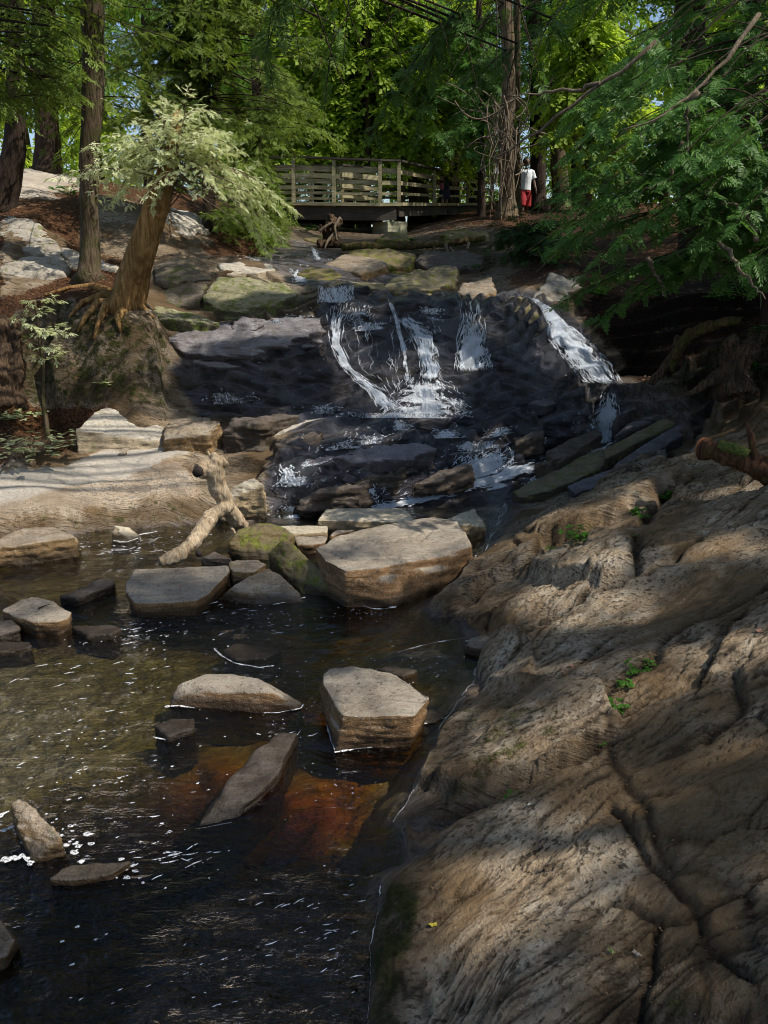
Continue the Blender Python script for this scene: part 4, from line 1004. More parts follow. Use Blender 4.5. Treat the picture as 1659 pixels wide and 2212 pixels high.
def fall(L, R, dens, strands=100, off=.025, Y=None, wid=.007, slen=(.1, .3), dv=None, name='waterfall', seed=0):
    rg = np.random.default_rng(seed + 100)
    l3 = np.array(L, float); 
    nv = int(max(12, np.abs(np.diff(l3, axis=0)).sum() / 2.2)); nu = int(max(8, max(np.hypot(*(np.array(R[k]) - np.array(L[k]))) for k in (0, -1)) / 2.5)); nu = min(nu, 140); nv = min(nv, 160)
    a, b = resamp(L, nv), resamp(R, nv)
    u = np.linspace(0, 1, nu)
    PX = a[:, None] * (1 - u)[None, :, None] + b[:, None] * u[None, :, None]
    if Y is None:
        W = gcast(PX[..., 0].ravel(), PX[..., 1].ravel()).reshape(nv, nu, 3)
        for _ in range(1):
            W[1:-1] = .5 * W[1:-1] + .25 * (W[:-2] + W[2:])
            W[:, 1:-1] = .5 * W[:, 1:-1] + .25 * (W[:, :-2] + W[:, 2:])
    else:
        W = atY(PX[..., 0], PX[..., 1], np.broadcast_to(np.linspace(Y[0], Y[1], nv)[:, None], (nv, nu)))
    dirc = np.array([0, 0, CZ]) - W; dirc /= np.linalg.norm(dirc, axis=-1, keepdims=True)
    Nn = dirc * .7 + np.array([0, 0, .5])
    lump = .6 + .4 * fbm(np.stack([W[..., 0] * 9, W[..., 2] * 9, W[..., 1] * 9], -1), 3, seed)
    W = W + Nn * (off * lump)[..., None]
    v = np.linspace(0, 1, nv)
    rag = lambda q: .26 * np.abs(fbm(np.stack([v * 7 + q, v * 0 + seed, v * 0], -1), 3, seed))[:, None]
    edge = ss(0, .22, u[None] - rag(0)) * ss(0, .22, 1 - u[None] - rag(50)) * ss(-.05, .16, v[:, None] - .18 * np.abs(fbm(np.stack([u * 9, u * 0 + seed, u * 0], -1), 2, seed + 2))[None]) * ss(-.03, .08, 1 - v)[:, None]
    dens = min(1, dens + .02); strands = int(strands * (.75 if seed in (1, 5, 7, 10, 11, 13) else .45))
    d = dens if dv is None else np.interp(v, np.linspace(0, 1, len(dv)), dv)[:, None]
    dn = np.clip(edge * d * (1 + .25 * fbm(W * 6, 2, seed + 3)), 0, 1)
    wu = np.linalg.norm(W[:, -1] - W[:, 0], axis=-1).mean(); lv = np.linalg.norm(np.diff(W, axis=0), axis=-1).sum(0).mean()
    uv = np.stack([np.broadcast_to(u[None] * wu + seed * 3.1, dn.shape), np.broadcast_to(v[:, None] * lv, dn.shape), dn, dn * 0 + 1], -1)
    ii = (np.arange(nv - 1)[:, None] * nu + np.arange(nu - 1)[None]).ravel()
    o = mesh_np(name, W.reshape(-1, 3), np.stack([ii, ii + 1, ii + nu + 1, ii + nu], -1), FOAM, attrs={'flow': uv.reshape(-1, 4)})
    tag(o, kind='structure')
    # strands of water
    if strands:
        VV = []; QQ = []; n0 = 0
        for k in range(strands):
            u0 = rg.beta(1.4, 1.4); v0 = rg.uniform(-.05, .92); ln = rg.uniform(*slen) * .6; v1 = min(1, v0 + ln); v0 = max(0, v0)
            if rg.random() > np.interp(.5 * (v0 + v1), v, (dn.max(1) + .25)): continue
            ns = 9; vs = np.linspace(v0, v1, ns); us = np.clip(u0 + np.cumsum(rg.normal(0, .02, ns)) * min(1, .5 / wu), .01, .99)
            fi = us * (nu - 1); fj = vs * (nv - 1); i = np.clip(fi.astype(int), 0, nu - 2); j = np.clip(fj.astype(int), 0, nv - 2)
            du = (fi - i)[:, None]; dj = (fj - j)[:, None]
            p = (W[j, i] * (1 - du) + W[j, i + 1] * du) * (1 - dj) + (W[j + 1, i] * (1 - du) + W[j + 1, i + 1] * du) * dj
            p = p + Nn[j, i] * rg.uniform(.003, .03)
            t = np.gradient(p, axis=0); s = np.cross(t, Nn[j, i]); s /= np.linalg.norm(s, axis=1, keepdims=True) + 1e-9
            w_ = wid * .8 * rg.uniform(.3, 1.3) * np.sin(np.linspace(.15, np.pi - .1, ns)) * rg.uniform(.5, 1.2, ns)
            VV.append(np.stack([p - s * w_[:, None], p + s * w_[:, None] + Nn[j, i] * .002], 1).reshape(-1, 3))
            q = np.arange(ns - 1) * 2 + n0; QQ.append(np.stack([q, q + 1, q + 3, q + 2], -1)); n0 += 2 * ns
        if VV: tag(mesh_np('falling_water', np.vstack(VV), np.vstack(QQ), STRAND), kind='structure')
    return W

fall([(684,619),(685,657)], [(764,618),(766,657)], .42, 520, .03, (11.62,11.5), .006, (.3,.9), seed=1)
fall([(698,657),(705,700),(712,750),(735,800),(790,850),(815,893)], [(768,657),(745,700),(738,745),(765,800),(835,850),(885,890)], 0.84, 420, .03, seed=2, slen=(.05,.2))
fall([(740,662),(742,720),(762,790),(830,860)], [(905,668),(895,720),(892,780),(885,840)], 0.2, 260, .02, wid=.005, seed=3)
fall([(745,660),(735,690),(760,712)], [(812,662),(808,690),(800,715)], 0.42, 160, .02, seed=4, wid=.006, slen=(.1,.3))
fall([(858,690),(884,725),(902,770),(908,824)], [(892,688),(936,722),(946,765),(958,822)], 0.98, 330, .05, seed=5)
fall([(832,632),(838,660),(850,690),(866,760),(872,832)], [(839,632),(848,660),(862,690),(880,760),(890,832)], 0.8, 90, .03, seed=6, slen=(.05,.2))
fall([(988,652),(994,690),(985,740),(980,806)], [(1046,652),(1046,690),(1054,740),(1066,804)], 0.9, 420, .05, seed=7, dv=(.2,.4,.9,.9))
fall([(905,668),(912,700),(930,725)], [(965,668),(960,700),(950,725)], .35, 80, .02, seed=8)
fall([(872,818),(848,850),(826,880),(800,898)], [(958,815),(988,840),(1008,870),(1020,899)], 0.82, 420, .035, seed=9, slen=(.08,.3))
fall([(1140,645),(1165,666),(1183,700),(1183,738),(1208,768),(1235,802),(1255,826),(1275,834)], [(1160,650),(1190,668),(1226,705),(1264,730),(1292,756),(1322,790),(1342,825),(1352,832)], 0.99, 900, .05, seed=10, slen=(.05,.22), wid=.009)
fall([(1300,850),(1292,885),(1265,912),(1283,935),(1290,966)], [(1326,850),(1339,885),(1343,912),(1331,935),(1334,960)], 0.9, 260, .05, seed=11, slen=(.06,.25))
fall([(1333,948),(1230,978),(1112,1004),(1050,1028),(935,1062),(860,1084),(740,1108)], [(1337,970),(1240,1000),(1125,1035),(1060,1058),(960,1080),(890,1098),(800,1120)], .98, 500, .07, seed=12, slen=(.02,.08))
fall([(985,985),(975,1010),(950,1055)], [(1118,968),(1112,1000),(1100,1022)], .9, 420, .06, seed=13, slen=(.1,.35))
fall([(588,1008),(594,1030),(588,1056)], [(640,1004),(652,1030),(660,1054)], 0.75, 130, .03, seed=14)
fall([(796,1042),(790,1065),(780,1098)], [(812,1042),(818,1065),(826,1098)], 0.85, 110, .03, seed=15)
fall([(580,1092),(585,1105),(570,1122)], [(680,1095),(690,1108),(700,1122)], 0.7, 150, .03, seed=16)
fall([(925,928),(930,938),(925,950)], [(1005,932),(1005,940),(1010,948)], 0.8, 130, .03, seed=17)
fall([(1055,925),(1050,935),(1040,950)], [(1118,922),(1115,930),(1110,940)], 0.78, 100, .03, seed=18)
fall([(600,925),(590,1000),(585,1110)], [(1110,918),(1105,970),(900,1085)], 0.22, 500, .015, wid=.005, seed=19, slen=(.04,.12))
fall([(720,892),(720,903)], [(1030,890),(1030,906)], 0.66, 160, .02, seed=20, slen=(.3,.9))
fall([(622,582),(626,597),(632,612)], [(648,583),(660,598),(672,610)], 0.8, 90, .04, seed=21, wid=.01)
fall([(668,532),(672,545),(676,562)], [(680,532),(688,545),(700,565)], 0.8, 60, .04, seed=22, wid=.012)
fall([(505,552),(510,562)], [(610,556),(600,570)], 0.6, 60, .03, seed=23, wid=.012)
fall([(1085,1088),(1052,1130),(1025,1190)], [(1112,1090),(1085,1140),(1052,1192)], 0.3, 120, .02, seed=24, wid=.005)
fall([(1010,1200),(930,1258),(872,1296),(790,1308)], [(1042,1198),(967,1262),(905,1298),(855,1318)], 0.3, 120, .015, seed=25, wid=.005, slen=(.03,.12))
fall([(420,790),(440,840),(470,895)], [(700,745),(720,820),(740,890)], 0.04, 160, .012, seed=26, wid=.0035, slen=(.02,.06))
fall([(520,690),(510,710),(480,735)], [(692,650),(692,690),(690,720)], 0.12, 120, .045, seed=27, wid=.004, slen=(.04,.12))
fall([(1110,860),(1130,900),(1200,960)], [(1290,845),(1290,880),(1300,940)], 0.1, 120, .03, seed=28, wid=.005, slen=(.05,.15))

# foam lines, patches, bubbles and painted glints on the pool
def foam_line(pts, w=.012, z=.007, seed=0):
    p = resamp(pts, max(8, int(np.hypot(*np.diff(np.array(pts, float), axis=0).T).sum() / 3)))
    W = onz(p[:, 0], p[:, 1], z); t = np.gradient(W, axis=0); s = np.stack([-t[:, 1], t[:, 0], 0 * t[:, 0]], -1); s /= np.linalg.norm(s, axis=1, keepdims=True) + 1e-9
    gt = ss(-.3, .25, fbm(W * 9, 2, seed + 8)); k = gt * w * (.3 + .9 * np.abs(fbm(W * 24, 3, seed))) ; k[0] *= .2; k[-1] *= .2
    k2 = gt * w * (.25 + 1.0 * np.abs(fbm(W * 28 + 5, 3, seed + 4))); k2[0] *= .2; k2[-1] *= .2
    n = len(p); V = np.vstack([W + s * k[:, None], W + np.array([0, 0, .004]), W - s * k2[:, None]])
    i = np.arange(n - 1)
    return V, np.vstack([np.stack([i, i + 1, n + i + 1, n + i], -1), np.stack([n + i, n + i + 1, 2 * n + i + 1, 2 * n + i], -1)])
FL = [([(722,1625),(770,1618),(832,1611)], .012), ([(690,1480),(698,1530),(710,1580),(723,1622)], .006), ([(860,1409),(905,1396),(950,1386),(1004,1378)], .012),
      ([(775,1306),(800,1314),(830,1316),(856,1310)], .014), ([(990,1516),(968,1545),(950,1578),(932,1610),(922,1645),(907,1690)], .011), ([(876,1577),(920,1562),(968,1549)], .007),
      ([(540,1540),(600,1540),(650,1530),(656,1521)], .008), ([(356,1526),(390,1524),(420,1530)], .013), ([(462,1400),(478,1416),(505,1432),(560,1442),(592,1438)], .009),
      ([(590,1306),(620,1300),(660,1290)], .006), ([(470,1300),(430,1310)], .012), ([(128,1196),(150,1192),(170,1186)], .02), ([(245,1168),(275,1171),(305,1160)], .016), ([(300,1155),(340,1148)], .02), ([(128,1297),(165,1298),(190,1293)], .014),
      ([(240,1373),(262,1366)], .02), ([(0,1795),(30,1785),(60,1765)], .018), ([(0,1860),(50,1850),(70,1868)], .02), ([(238,1892),(290,1862)], .008), ([(-10,1765),(20,1752)], .03),
      ([(1005,1385),(1030,1384),(1062,1393)], .007), ([(1062,1395),(1040,1430),(1030,1452)], .005), ([(1028,1455),(1040,1475),(1055,1496)], .008), ([(330,1592),(360,1598),(420,1580)], .006),
      ([(430,1790),(500,1777)], .004), ([(845,1784),(880,1810)], .004), ([(815,1900),(805,1980),(800,2050),(797,2130)], .004), ([(640,1590),(650,1578)], .004), ([(750,1545),(760,1550)], .004)]
VV = []; QQ = []; n0 = 0
FL = [f_ for f_ in FL if f_[0][0] not in ((990,1516),(815,1900),(845,1784),(1062,1395),(1028,1455))]
for k, (pts, w_) in enumerate(FL):
    V, Q = foam_line(pts, w_, seed=k); VV.append(V); QQ.append(Q + n0); n0 += len(V)
# foam that clings to the real shoreline of the right-hand bedrock
def shoreline(y0, y1, w_, seed):
    global n0
    ys = np.arange(y0, y1, .012); out = []
    for y in ys:
        xs = xe(y) + np.linspace(-.45, .45, 240); h = hz(xs, np.full(xs.shape, y)); k = np.nonzero((h[:-1] < .004) & (h[1:] >= .004))[0]
        if len(k): out.append((xs[k[np.argmin(abs(xs[k] - xe(y)))]], y))
    o = np.array(out)
    if len(o) < 12: return
    cuts = np.nonzero(np.abs(np.diff(o[:, 0])) > .05)[0] + 1
    for seg in np.split(o, cuts):
        if len(seg) < 8: continue
        W = np.c_[seg, np.full(len(seg), .008)]; t = np.gradient(W, axis=0); s_ = np.stack([-t[:, 1], t[:, 0], 0 * t[:, 0]], -1); s_ /= np.linalg.norm(s_, axis=1, keepdims=True) + 1e-9
        g_ = ss(.0, .45, fbm(W * 7, 2, seed)) * .9; k1 = w_ * (.3 + .8 * np.abs(fbm(W * 30, 3, seed))) * (.08 + g_); k2 = w_ * (.3 + .9 * np.abs(fbm(W * 26 + 7, 3, seed + 1))) * (.08 + g_); n = len(W)
        VV.append(np.vstack([W + s_ * k1[:, None], W + [0, 0, .004], W - s_ * k2[:, None]])); i = np.arange(n - 1)
        QQ.append(np.vstack([np.stack([i, i + 1, n + i + 1, n + i], -1), np.stack([n + i, n + i + 1, 2 * n + i + 1, 2 * n + i], -1)]) + n0); n0 += 3 * n
shoreline(EW[10][1], EW[13][1], .014, 1); shoreline(EW[13][1], EW[16][1], .008, 2); shoreline(1.0, EW[4][1] - .05, .006, 3); shoreline(EW[8][1], EW[10][1], .005, 4)
tag(mesh_np('foam_edge', np.vstack(VV), np.vstack(QQ), FOAM_GLINT), kind='stuff')
VV = []; TT = []; n0 = 0
def glint_fleck(px, py, r):  # painted water glint, a pale sliver in the foam colour
    global n0
    c = onz(px, py, 0.011); an = rng.normal(.35, .3); L = r * rng.uniform(2, 5); w = r * rng.uniform(.25, .6); th = np.linspace(0, 2 * np.pi, 9)[:-1]
    x = np.cos(th) * L; y = np.sin(th) * w * rng.uniform(.5, 1.4, 8) + .12 * L * np.cos(th) ** 2 * rng.choice([-1, 1])
    V = np.stack([c[0] + x * math.cos(an) - y * math.sin(an), c[1] + x * math.sin(an) + y * math.cos(an), 0 * x + c[2]], -1)
    VV.append(np.vstack([V, c + [0, 0, .003]])); TT.append(np.array([[k, (k + 1) % 8, 8] for k in range(8)]) + n0); n0 += 9
def blob(px, py, r):
    global n0
    c = onz(px, py, 0.008); th = np.linspace(0, 2 * np.pi, 9)[:-1]
    r = r * .75; rr = r * rng.uniform(.6, 1.3, 8); ax = rng.uniform(1, 1.8); an = rng.normal(.2, .3)
    x, y = np.cos(th) * rr * ax, np.sin(th) * rr
    V = np.stack([c[0] + x * math.cos(an) - y * math.sin(an), c[1] + x * math.sin(an) + y * math.cos(an), 0 * x + c[2]], -1)
    VV.append(np.vstack([V, c + [0, 0, r * .35]])); TT.append(np.array([[k, (k + 1) % 8, 8] for k in range(8)]) + n0); n0 += 9
for (cx, cy, sx, sy, n, r0, r1) in ((180,1180,190,14,90,.004,.014),(420,1160,120,14,50,.004,.012),(250,1700,170,130,45,.003,.009),(560,1480,180,120,70,.003,.007),(860,1440,120,50,40,.003,.007),
        (120,1800,70,30,16,.006,.018),(150,1840,60,30,9,.012,.026),(760,1330,100,16,30,.003,.007),(330,1370,160,30,60,.003,.01),(560,1330,120,30,40,.003,.008),(960,1480,60,60,14,.004,.009),(250,1880,80,22,12,.006,.014),
        (700,1700,90,80,25,.002,.005),(120,1560,120,80,40,.002,.006),(900,1440,50,40,12,.004,.01),(480,1880,140,80,14,.003,.006),(120,2050,100,60,6,.005,.009)):
    for _ in range(n):
        px, py = rng.normal(cx, sx * .6), rng.normal(cy, sy * .6)
        W_ = onz(px, py, 0)
        if hz(W_[0], W_[1]) < -.012: blob(px, py, rng.uniform(r0, r1))
for (cx, cy, sx, sy, n, r0, r1) in ((300,1370,120,24,36,.004,.011),(560,1350,120,26,30,.004,.01),(200,1440,140,34,36,.004,.01),(660,1960,120,40,34,.002,.007),(560,2080,160,60,26,.002,.006),(730,2020,60,50,22,.002,.007),(380,1850,90,30,40,.003,.009),(620,1580,50,30,20,.003,.007),(150,1600,150,90,70,.003,.007),(350,1750,120,60,30,.003,.006),(480,1310,60,12,26,.004,.01),(250,1190,180,18,60,.005,.014),(1000,1250,40,30,30,.004,.009),(300,2150,200,40,24,.002,.005)):
    for _ in range(n):
        px, py = rng.normal(cx, sx * .6), rng.normal(cy, sy * .6)
        W_ = onz(px, py, 0)
        if rng.random() < .5 and hz(W_[0], W_[1]) < -.012: glint_fleck(px, py, rng.uniform(r0, r1))
tag(mesh_np('foam_and_glints', np.vstack(VV), np.vstack(TT), FOAM_GLINT), kind='stuff')

# small runs that spill over the steps of the lower tier
for k, (L, R, d_) in enumerate((([(640,1000),(630,1016)], [(720,985),(735,1000)], .62), ([(690,962),(690,978)], [(790,950),(800,968)], .6), ([(830,1000),(826,1020)], [(880,990),(884,1010)], .7), ([(700,1055),(696,1075)], [(770,1040),(775,1060)], .6),
        ([(1120,960),(1112,978)], [(1180,945),(1184,962)], .62), ([(840,905),(836,930)], [(890,905),(896,935)], .55), ([(760,700),(752,720)], [(840,690),(846,712)], .55), ([(905,664),(902,680)], [(962,666),(964,682)], .66), ([(1130,1035),(1118,1060)], [(1180,1020),(1170,1045)], .55), ([(940,862),(950,892)], [(1000,850),(1040,894)], .5), ([(585,1100),(588,1122)], [(770,1092),(775,1116)], .8), ([(1040,1040),(1030,1068)], [(1110,1022),(1112,1050)], .75), ([(960,958),(950,985)], [(1110,945),(1110,972)], .6), ([(600,1035),(596,1060)], [(690,1020),(700,1045)], .62), ([(745,940),(738,965)], [(850,935),(860,958)], .5), ([(430,850),(440,880)], [(560,835),(575,870)], .45), ([(540,700),(530,718)], [(690,665),(690,700)], .5), ([(650,880),(660,897)], [(740,870),(745,897)], .5))):
    fall(L, R, d_, 60, .03, seed=60 + k)

# ------------------------------------------------------------------ sunlit gaps: fronds are cut away along the sun's direction to light chosen spots
SD = np.array(SUN) / np.linalg.norm(SUN)
GAPS = []
def gap(px, py, r, Y=None):
    GAPS.append((gcast(px, py)[0] if Y is None else atY(px, py, Y), r))
for a in ((40,1050,.9),(-100,1090,.9),(170,1020,.8),(300,1000,.75),(420,1010,.6),(80,1110,.5),(250,1095,.5),(420,1080,.3),(-120,1060,.6),(520,960,.4),(600,935,.4),(690,912,.36),(450,985,.45),
          (310,905,.36),(230,925,.3),(540,590,.42),(480,640,.3),(600,625,.3),(400,480,.7),(80,395,1.4),(160,395,1.2),(20,380,1.2),(770,675,.32),(700,690,.3),(620,710,.34),(560,705,.25),
          (815,950,.2),(680,915,.26),(540,1065,.26),(740,1108,.2),(1005,1125,.14),(825,1502,.12),(1640,1040,.16),(1215,700,.3),(1275,770,.3),(1020,745,.34),(922,775,.34),(930,870,.36),(850,880,.3),(780,830,.3),(740,760,.3),(1240,750,.4),(1310,810,.3),(1050,1000,.35),(950,1060,.3),(1310,900,.3),
          (60,500,.35),(20,570,.25),(110,530,.2),(630,1740,.34),(560,1765,.2),(760,1680,.2),(430,1650,.2),(270,1155,.16),(1000,1040,.3),(1100,1010,.25),(880,1075,.2),(1290,955,.2),(720,735,.25),(230,1200,.18),(100,1600,.85),(250,1500,.7),(0,1750,.6),(300,1690,.5),(-150,1600,.9),(400,1560,.3),(150,1420,.4),
          (1180,1800,.1),(1120,1880,.14),(1030,1900,.12),(1250,1780,.1),(1500,1440,.14),(1600,1400,.14),(1400,1480,.1),(1150,1620,.1),(1220,1560,.1),(1400,1060,.14),(1280,1120,.1),(1330,1330,.12),(1560,1180,.12),(1120,1300,.1),(1080,1440,.1),(980,1240,.08),(1120,1900,.07),(1300,1730,.05),(1500,1470,.08),(1560,1640,.05),(1040,1990,.06),(1290,1540,.05),(850,1205,.06),(1350,1090,.06),(1500,1200,.05),(340,540,.25),(1130,440,.6)): gap(*a)
for a in ((825,1502,.2,4.05),(870,1200,.18,6.1),(760,1215,.12,5.8),(465,1000,.4,7.0),(475,1075,.4,7.1),(465,1040,.34,7.0),(420,1150,.3,6.8),(50,960,.6,8.4),(130,970,.4,8.4),(60,680,.45,8.9),(30,880,.4,8.8),(380,300,1.1,9.8),(300,310,.9,9.8),(460,340,1.0,9.8),(330,400,.5,9.7),(500,410,.5,9.8),(600,440,.4,10.2),
          (720,390,1.4,21.5),(640,390,1.0,21.5),(820,390,1.0,21.5),(840,485,.6,19.5),(1140,380,1.0,24),(1400,340,1.0,6.6),(1250,430,1.0,7),(1180,470,.8,7.2),(700,250,1.2,16),(760,200,1.6,24.5),(870,150,1.6,24.5),(650,120,1.5,25),(560,250,1.0,15.8),(1230,300,1.3,22),(1330,380,1.2,22),(950,260,1.2,24),(480,150,.9,13.2),(600,60,.9,13.2),(360,120,.8,13),(660,300,1.,16),(1600,420,.6,6.2),(1330,530,.5,6.8),(1450,250,.5,6.4),(560,380,1.2,21.8),(1480,330,.35,6.4),(1330,470,.35,6.6),(1600,230,.3,6.2),(240,60,.8,9.5),(90,110,.7,9.5),(160,150,.6,9.5),
          (1640,1000,.12,6.2)): gap(*a)
GP = np.array([g_[0] for g_ in GAPS]); GR = np.array([g_[1] for g_ in GAPS])
def keep_shade(P, ex=0.0):
    """mask of fronds that do not stand in one of the gaps' shafts of sunlight"""
    k = np.ones(len(P), bool)
    for c, r in zip(GP, GR):
        d = P - c; t = d @ SD
        q = np.linalg.norm(d - t[:, None] * SD, axis=1)
        k &= ~((t > max(1.2, r * 2)) & (q < r * (1.0 + .25 * np.sin(7 * d[:, 0]) * np.cos(5 * d[:, 1])) + ex))
    return k

# ------------------------------------------------------------------ foliage
def leaf_mat(name, c0, c1, trans=.35, rough=.5, spec=.3):
    m, g = newmat(name)
    t = g.attr('tint').outputs['Fac']
    n = g.noise(g.pos(), .9, 3)
    c = g.mix(g.math('ADD', g.math('MULTIPLY', t, .7), g.math('MULTIPLY', g.ramp(n, .35, .65), .3)), c0, c1)
    bs = g.n('ShaderNodeBsdfPrincipled', Base__Color=c, Roughness=rough); bs.inputs['Specular IOR Level'].default_value = spec
    tl = g.n('ShaderNodeBsdfTranslucent'); g.l(g.mix(.5, c, (c1[0] * 1.25, c1[1] * 1.25, c1[2] * .6)), tl.inputs[0])
    mx = g.t.nodes.new('ShaderNodeMixShader'); mx.inputs[0].default_value = trans
    g.l(bs.outputs[0], mx.inputs[1]); g.l(tl.outputs[0], mx.inputs[2]); g.out(mx.outputs[0])
    return m
LM = dict(
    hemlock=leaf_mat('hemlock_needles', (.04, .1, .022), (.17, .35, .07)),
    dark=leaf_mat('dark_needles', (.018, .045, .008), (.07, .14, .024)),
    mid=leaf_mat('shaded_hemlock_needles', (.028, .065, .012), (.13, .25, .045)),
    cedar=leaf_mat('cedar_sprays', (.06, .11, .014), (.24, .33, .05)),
    bright=leaf_mat('bright_cedar_sprays', (.42, .5, .2), (.85, .87, .6)),  # glare of full sun put into the leaf colour
    forest=leaf_mat('forest_leaves', (.12, .22, .02), (.5, .64, .08), .55),
    herb=leaf_mat('herb_leaves', (.03, .1, .01), (.10, .26, .03), .4),
    pale=leaf_mat('pale_leaves', (.16, .2, .08), (.42, .45, .28), .3),
)

def quads_rhomb(rows):
    """rows of (x0,y0,x1,y1,w,z) -> rhombic leaflets in the xy plane"""
    R = np.array(rows, float); a, b, w = R[:, :2], R[:, 2:4], R[:, 4]
    t = b - a; s = np.stack([-t[:, 1], t[:, 0]], -1); s /= np.linalg.norm(s, axis=1, keepdims=True) + 1e-9
    m = a + t * .45
    z = R[:, 5]
    V = np.stack([np.c_[a, z], np.c_[m + s * w[:, None], z + .015], np.c_[b, z - .02], np.c_[m - s * w[:, None], z + .015]], 1)
    return V                                     # (k,4,3)
def frond_hemlock(rg, n=7):
    rows = [(0, 0, 1, 0, .02, 0)]
    for k in range(n):
        s = .08 + .84 * k / n; l = .42 * (1 - s) ** .6 + .06
        for sd in (-1, 1):
            an = sd * (math.radians(58) + rg.normal(0, .12)); x, y = s + rg.uniform(0, .05), 0
            rows.append((x, y, x + l * math.cos(an), y + l * math.sin(an), .05, rg.normal(0, .015)))
    return quads_rhomb(rows)
def frond_cedar(rg, n=5):
    rows = []
    def rec(x, y, an, l, d):
        x1, y1 = x + l * math.cos(an), y + l * math.sin(an)
        rows.append((x, y, x1, y1, .04 + .012 * (d == 0), rg.normal(0, .03)))
        if d:
            for da in (-.6, 0.05, .6): rec(x + (x1 - x) * (.55 if da < -.3 or da > .3 else .9), y + (y1 - y) * (.55 if abs(da) > .3 else .9), an + da + rg.normal(0, .15), l * .62, d - 1)
    rec(0, 0, 0, .46, 2)
    return quads_rhomb(rows)
def frond_leafy(rg, n=5):
    rows = [(0, 0, .9, 0, .012, 0)]
    for k in range(n):
        s = .2 + .8 * k / n; an = (1 if k % 2 else -1) * rg.uniform(.5, 1.2); l = rg.uniform(.32, .5)
        rows.append((s, 0, s + l * math.cos(an), l * math.sin(an), .14, rg.normal(0, .08)))
    return quads_rhomb(rows)
FR = {'hemlock': [frond_hemlock(np.random.default_rng(k)) for k in range(4)],
      'hemlock_lo': [frond_hemlock(np.random.default_rng(k), 4) for k in range(3)],
      'cedar': [frond_cedar(np.random.default_rng(k)) for k in range(4)],
      'leafy': [frond_leafy(np.random.default_rng(k)) for k in range(4)]}

def nrm(v): return v / (np.linalg.norm(v, axis=-1, keepdims=True) + 1e-9)

def bake_fronds(P, D, U, S, kind, tint, rg):
    """P,D,U (n,3), S (n,) -> vertices, quads, tint"""
    D = nrm(D); Wd = nrm(np.cross(U, D)); U = np.cross(D, Wd)
    pick = rg.integers(0, len(FR[kind]), len(P))
    VV, TT = [], []
    for b, base in enumerate(FR[kind]):
        m = pick == b
        if not m.any(): continue
        B = base.reshape(-1, 3)
        V = P[m, None] + S[m, None, None] * (B[None, :, :1] * D[m, None] + B[None, :, 1:2] * Wd[m, None] + B[None, :, 2:] * U[m, None])
        # droop toward the tip
        V[..., 2] -= S[m, None] * .18 * B[None, :, 0] ** 2
        VV.append(V.reshape(-1, 3)); TT.append(np.repeat(tint[m], len(B)))
    V = np.concatenate(VV); T = np.concatenate(TT)
    return V, np.arange(len(V)).reshape(-1, 4), T

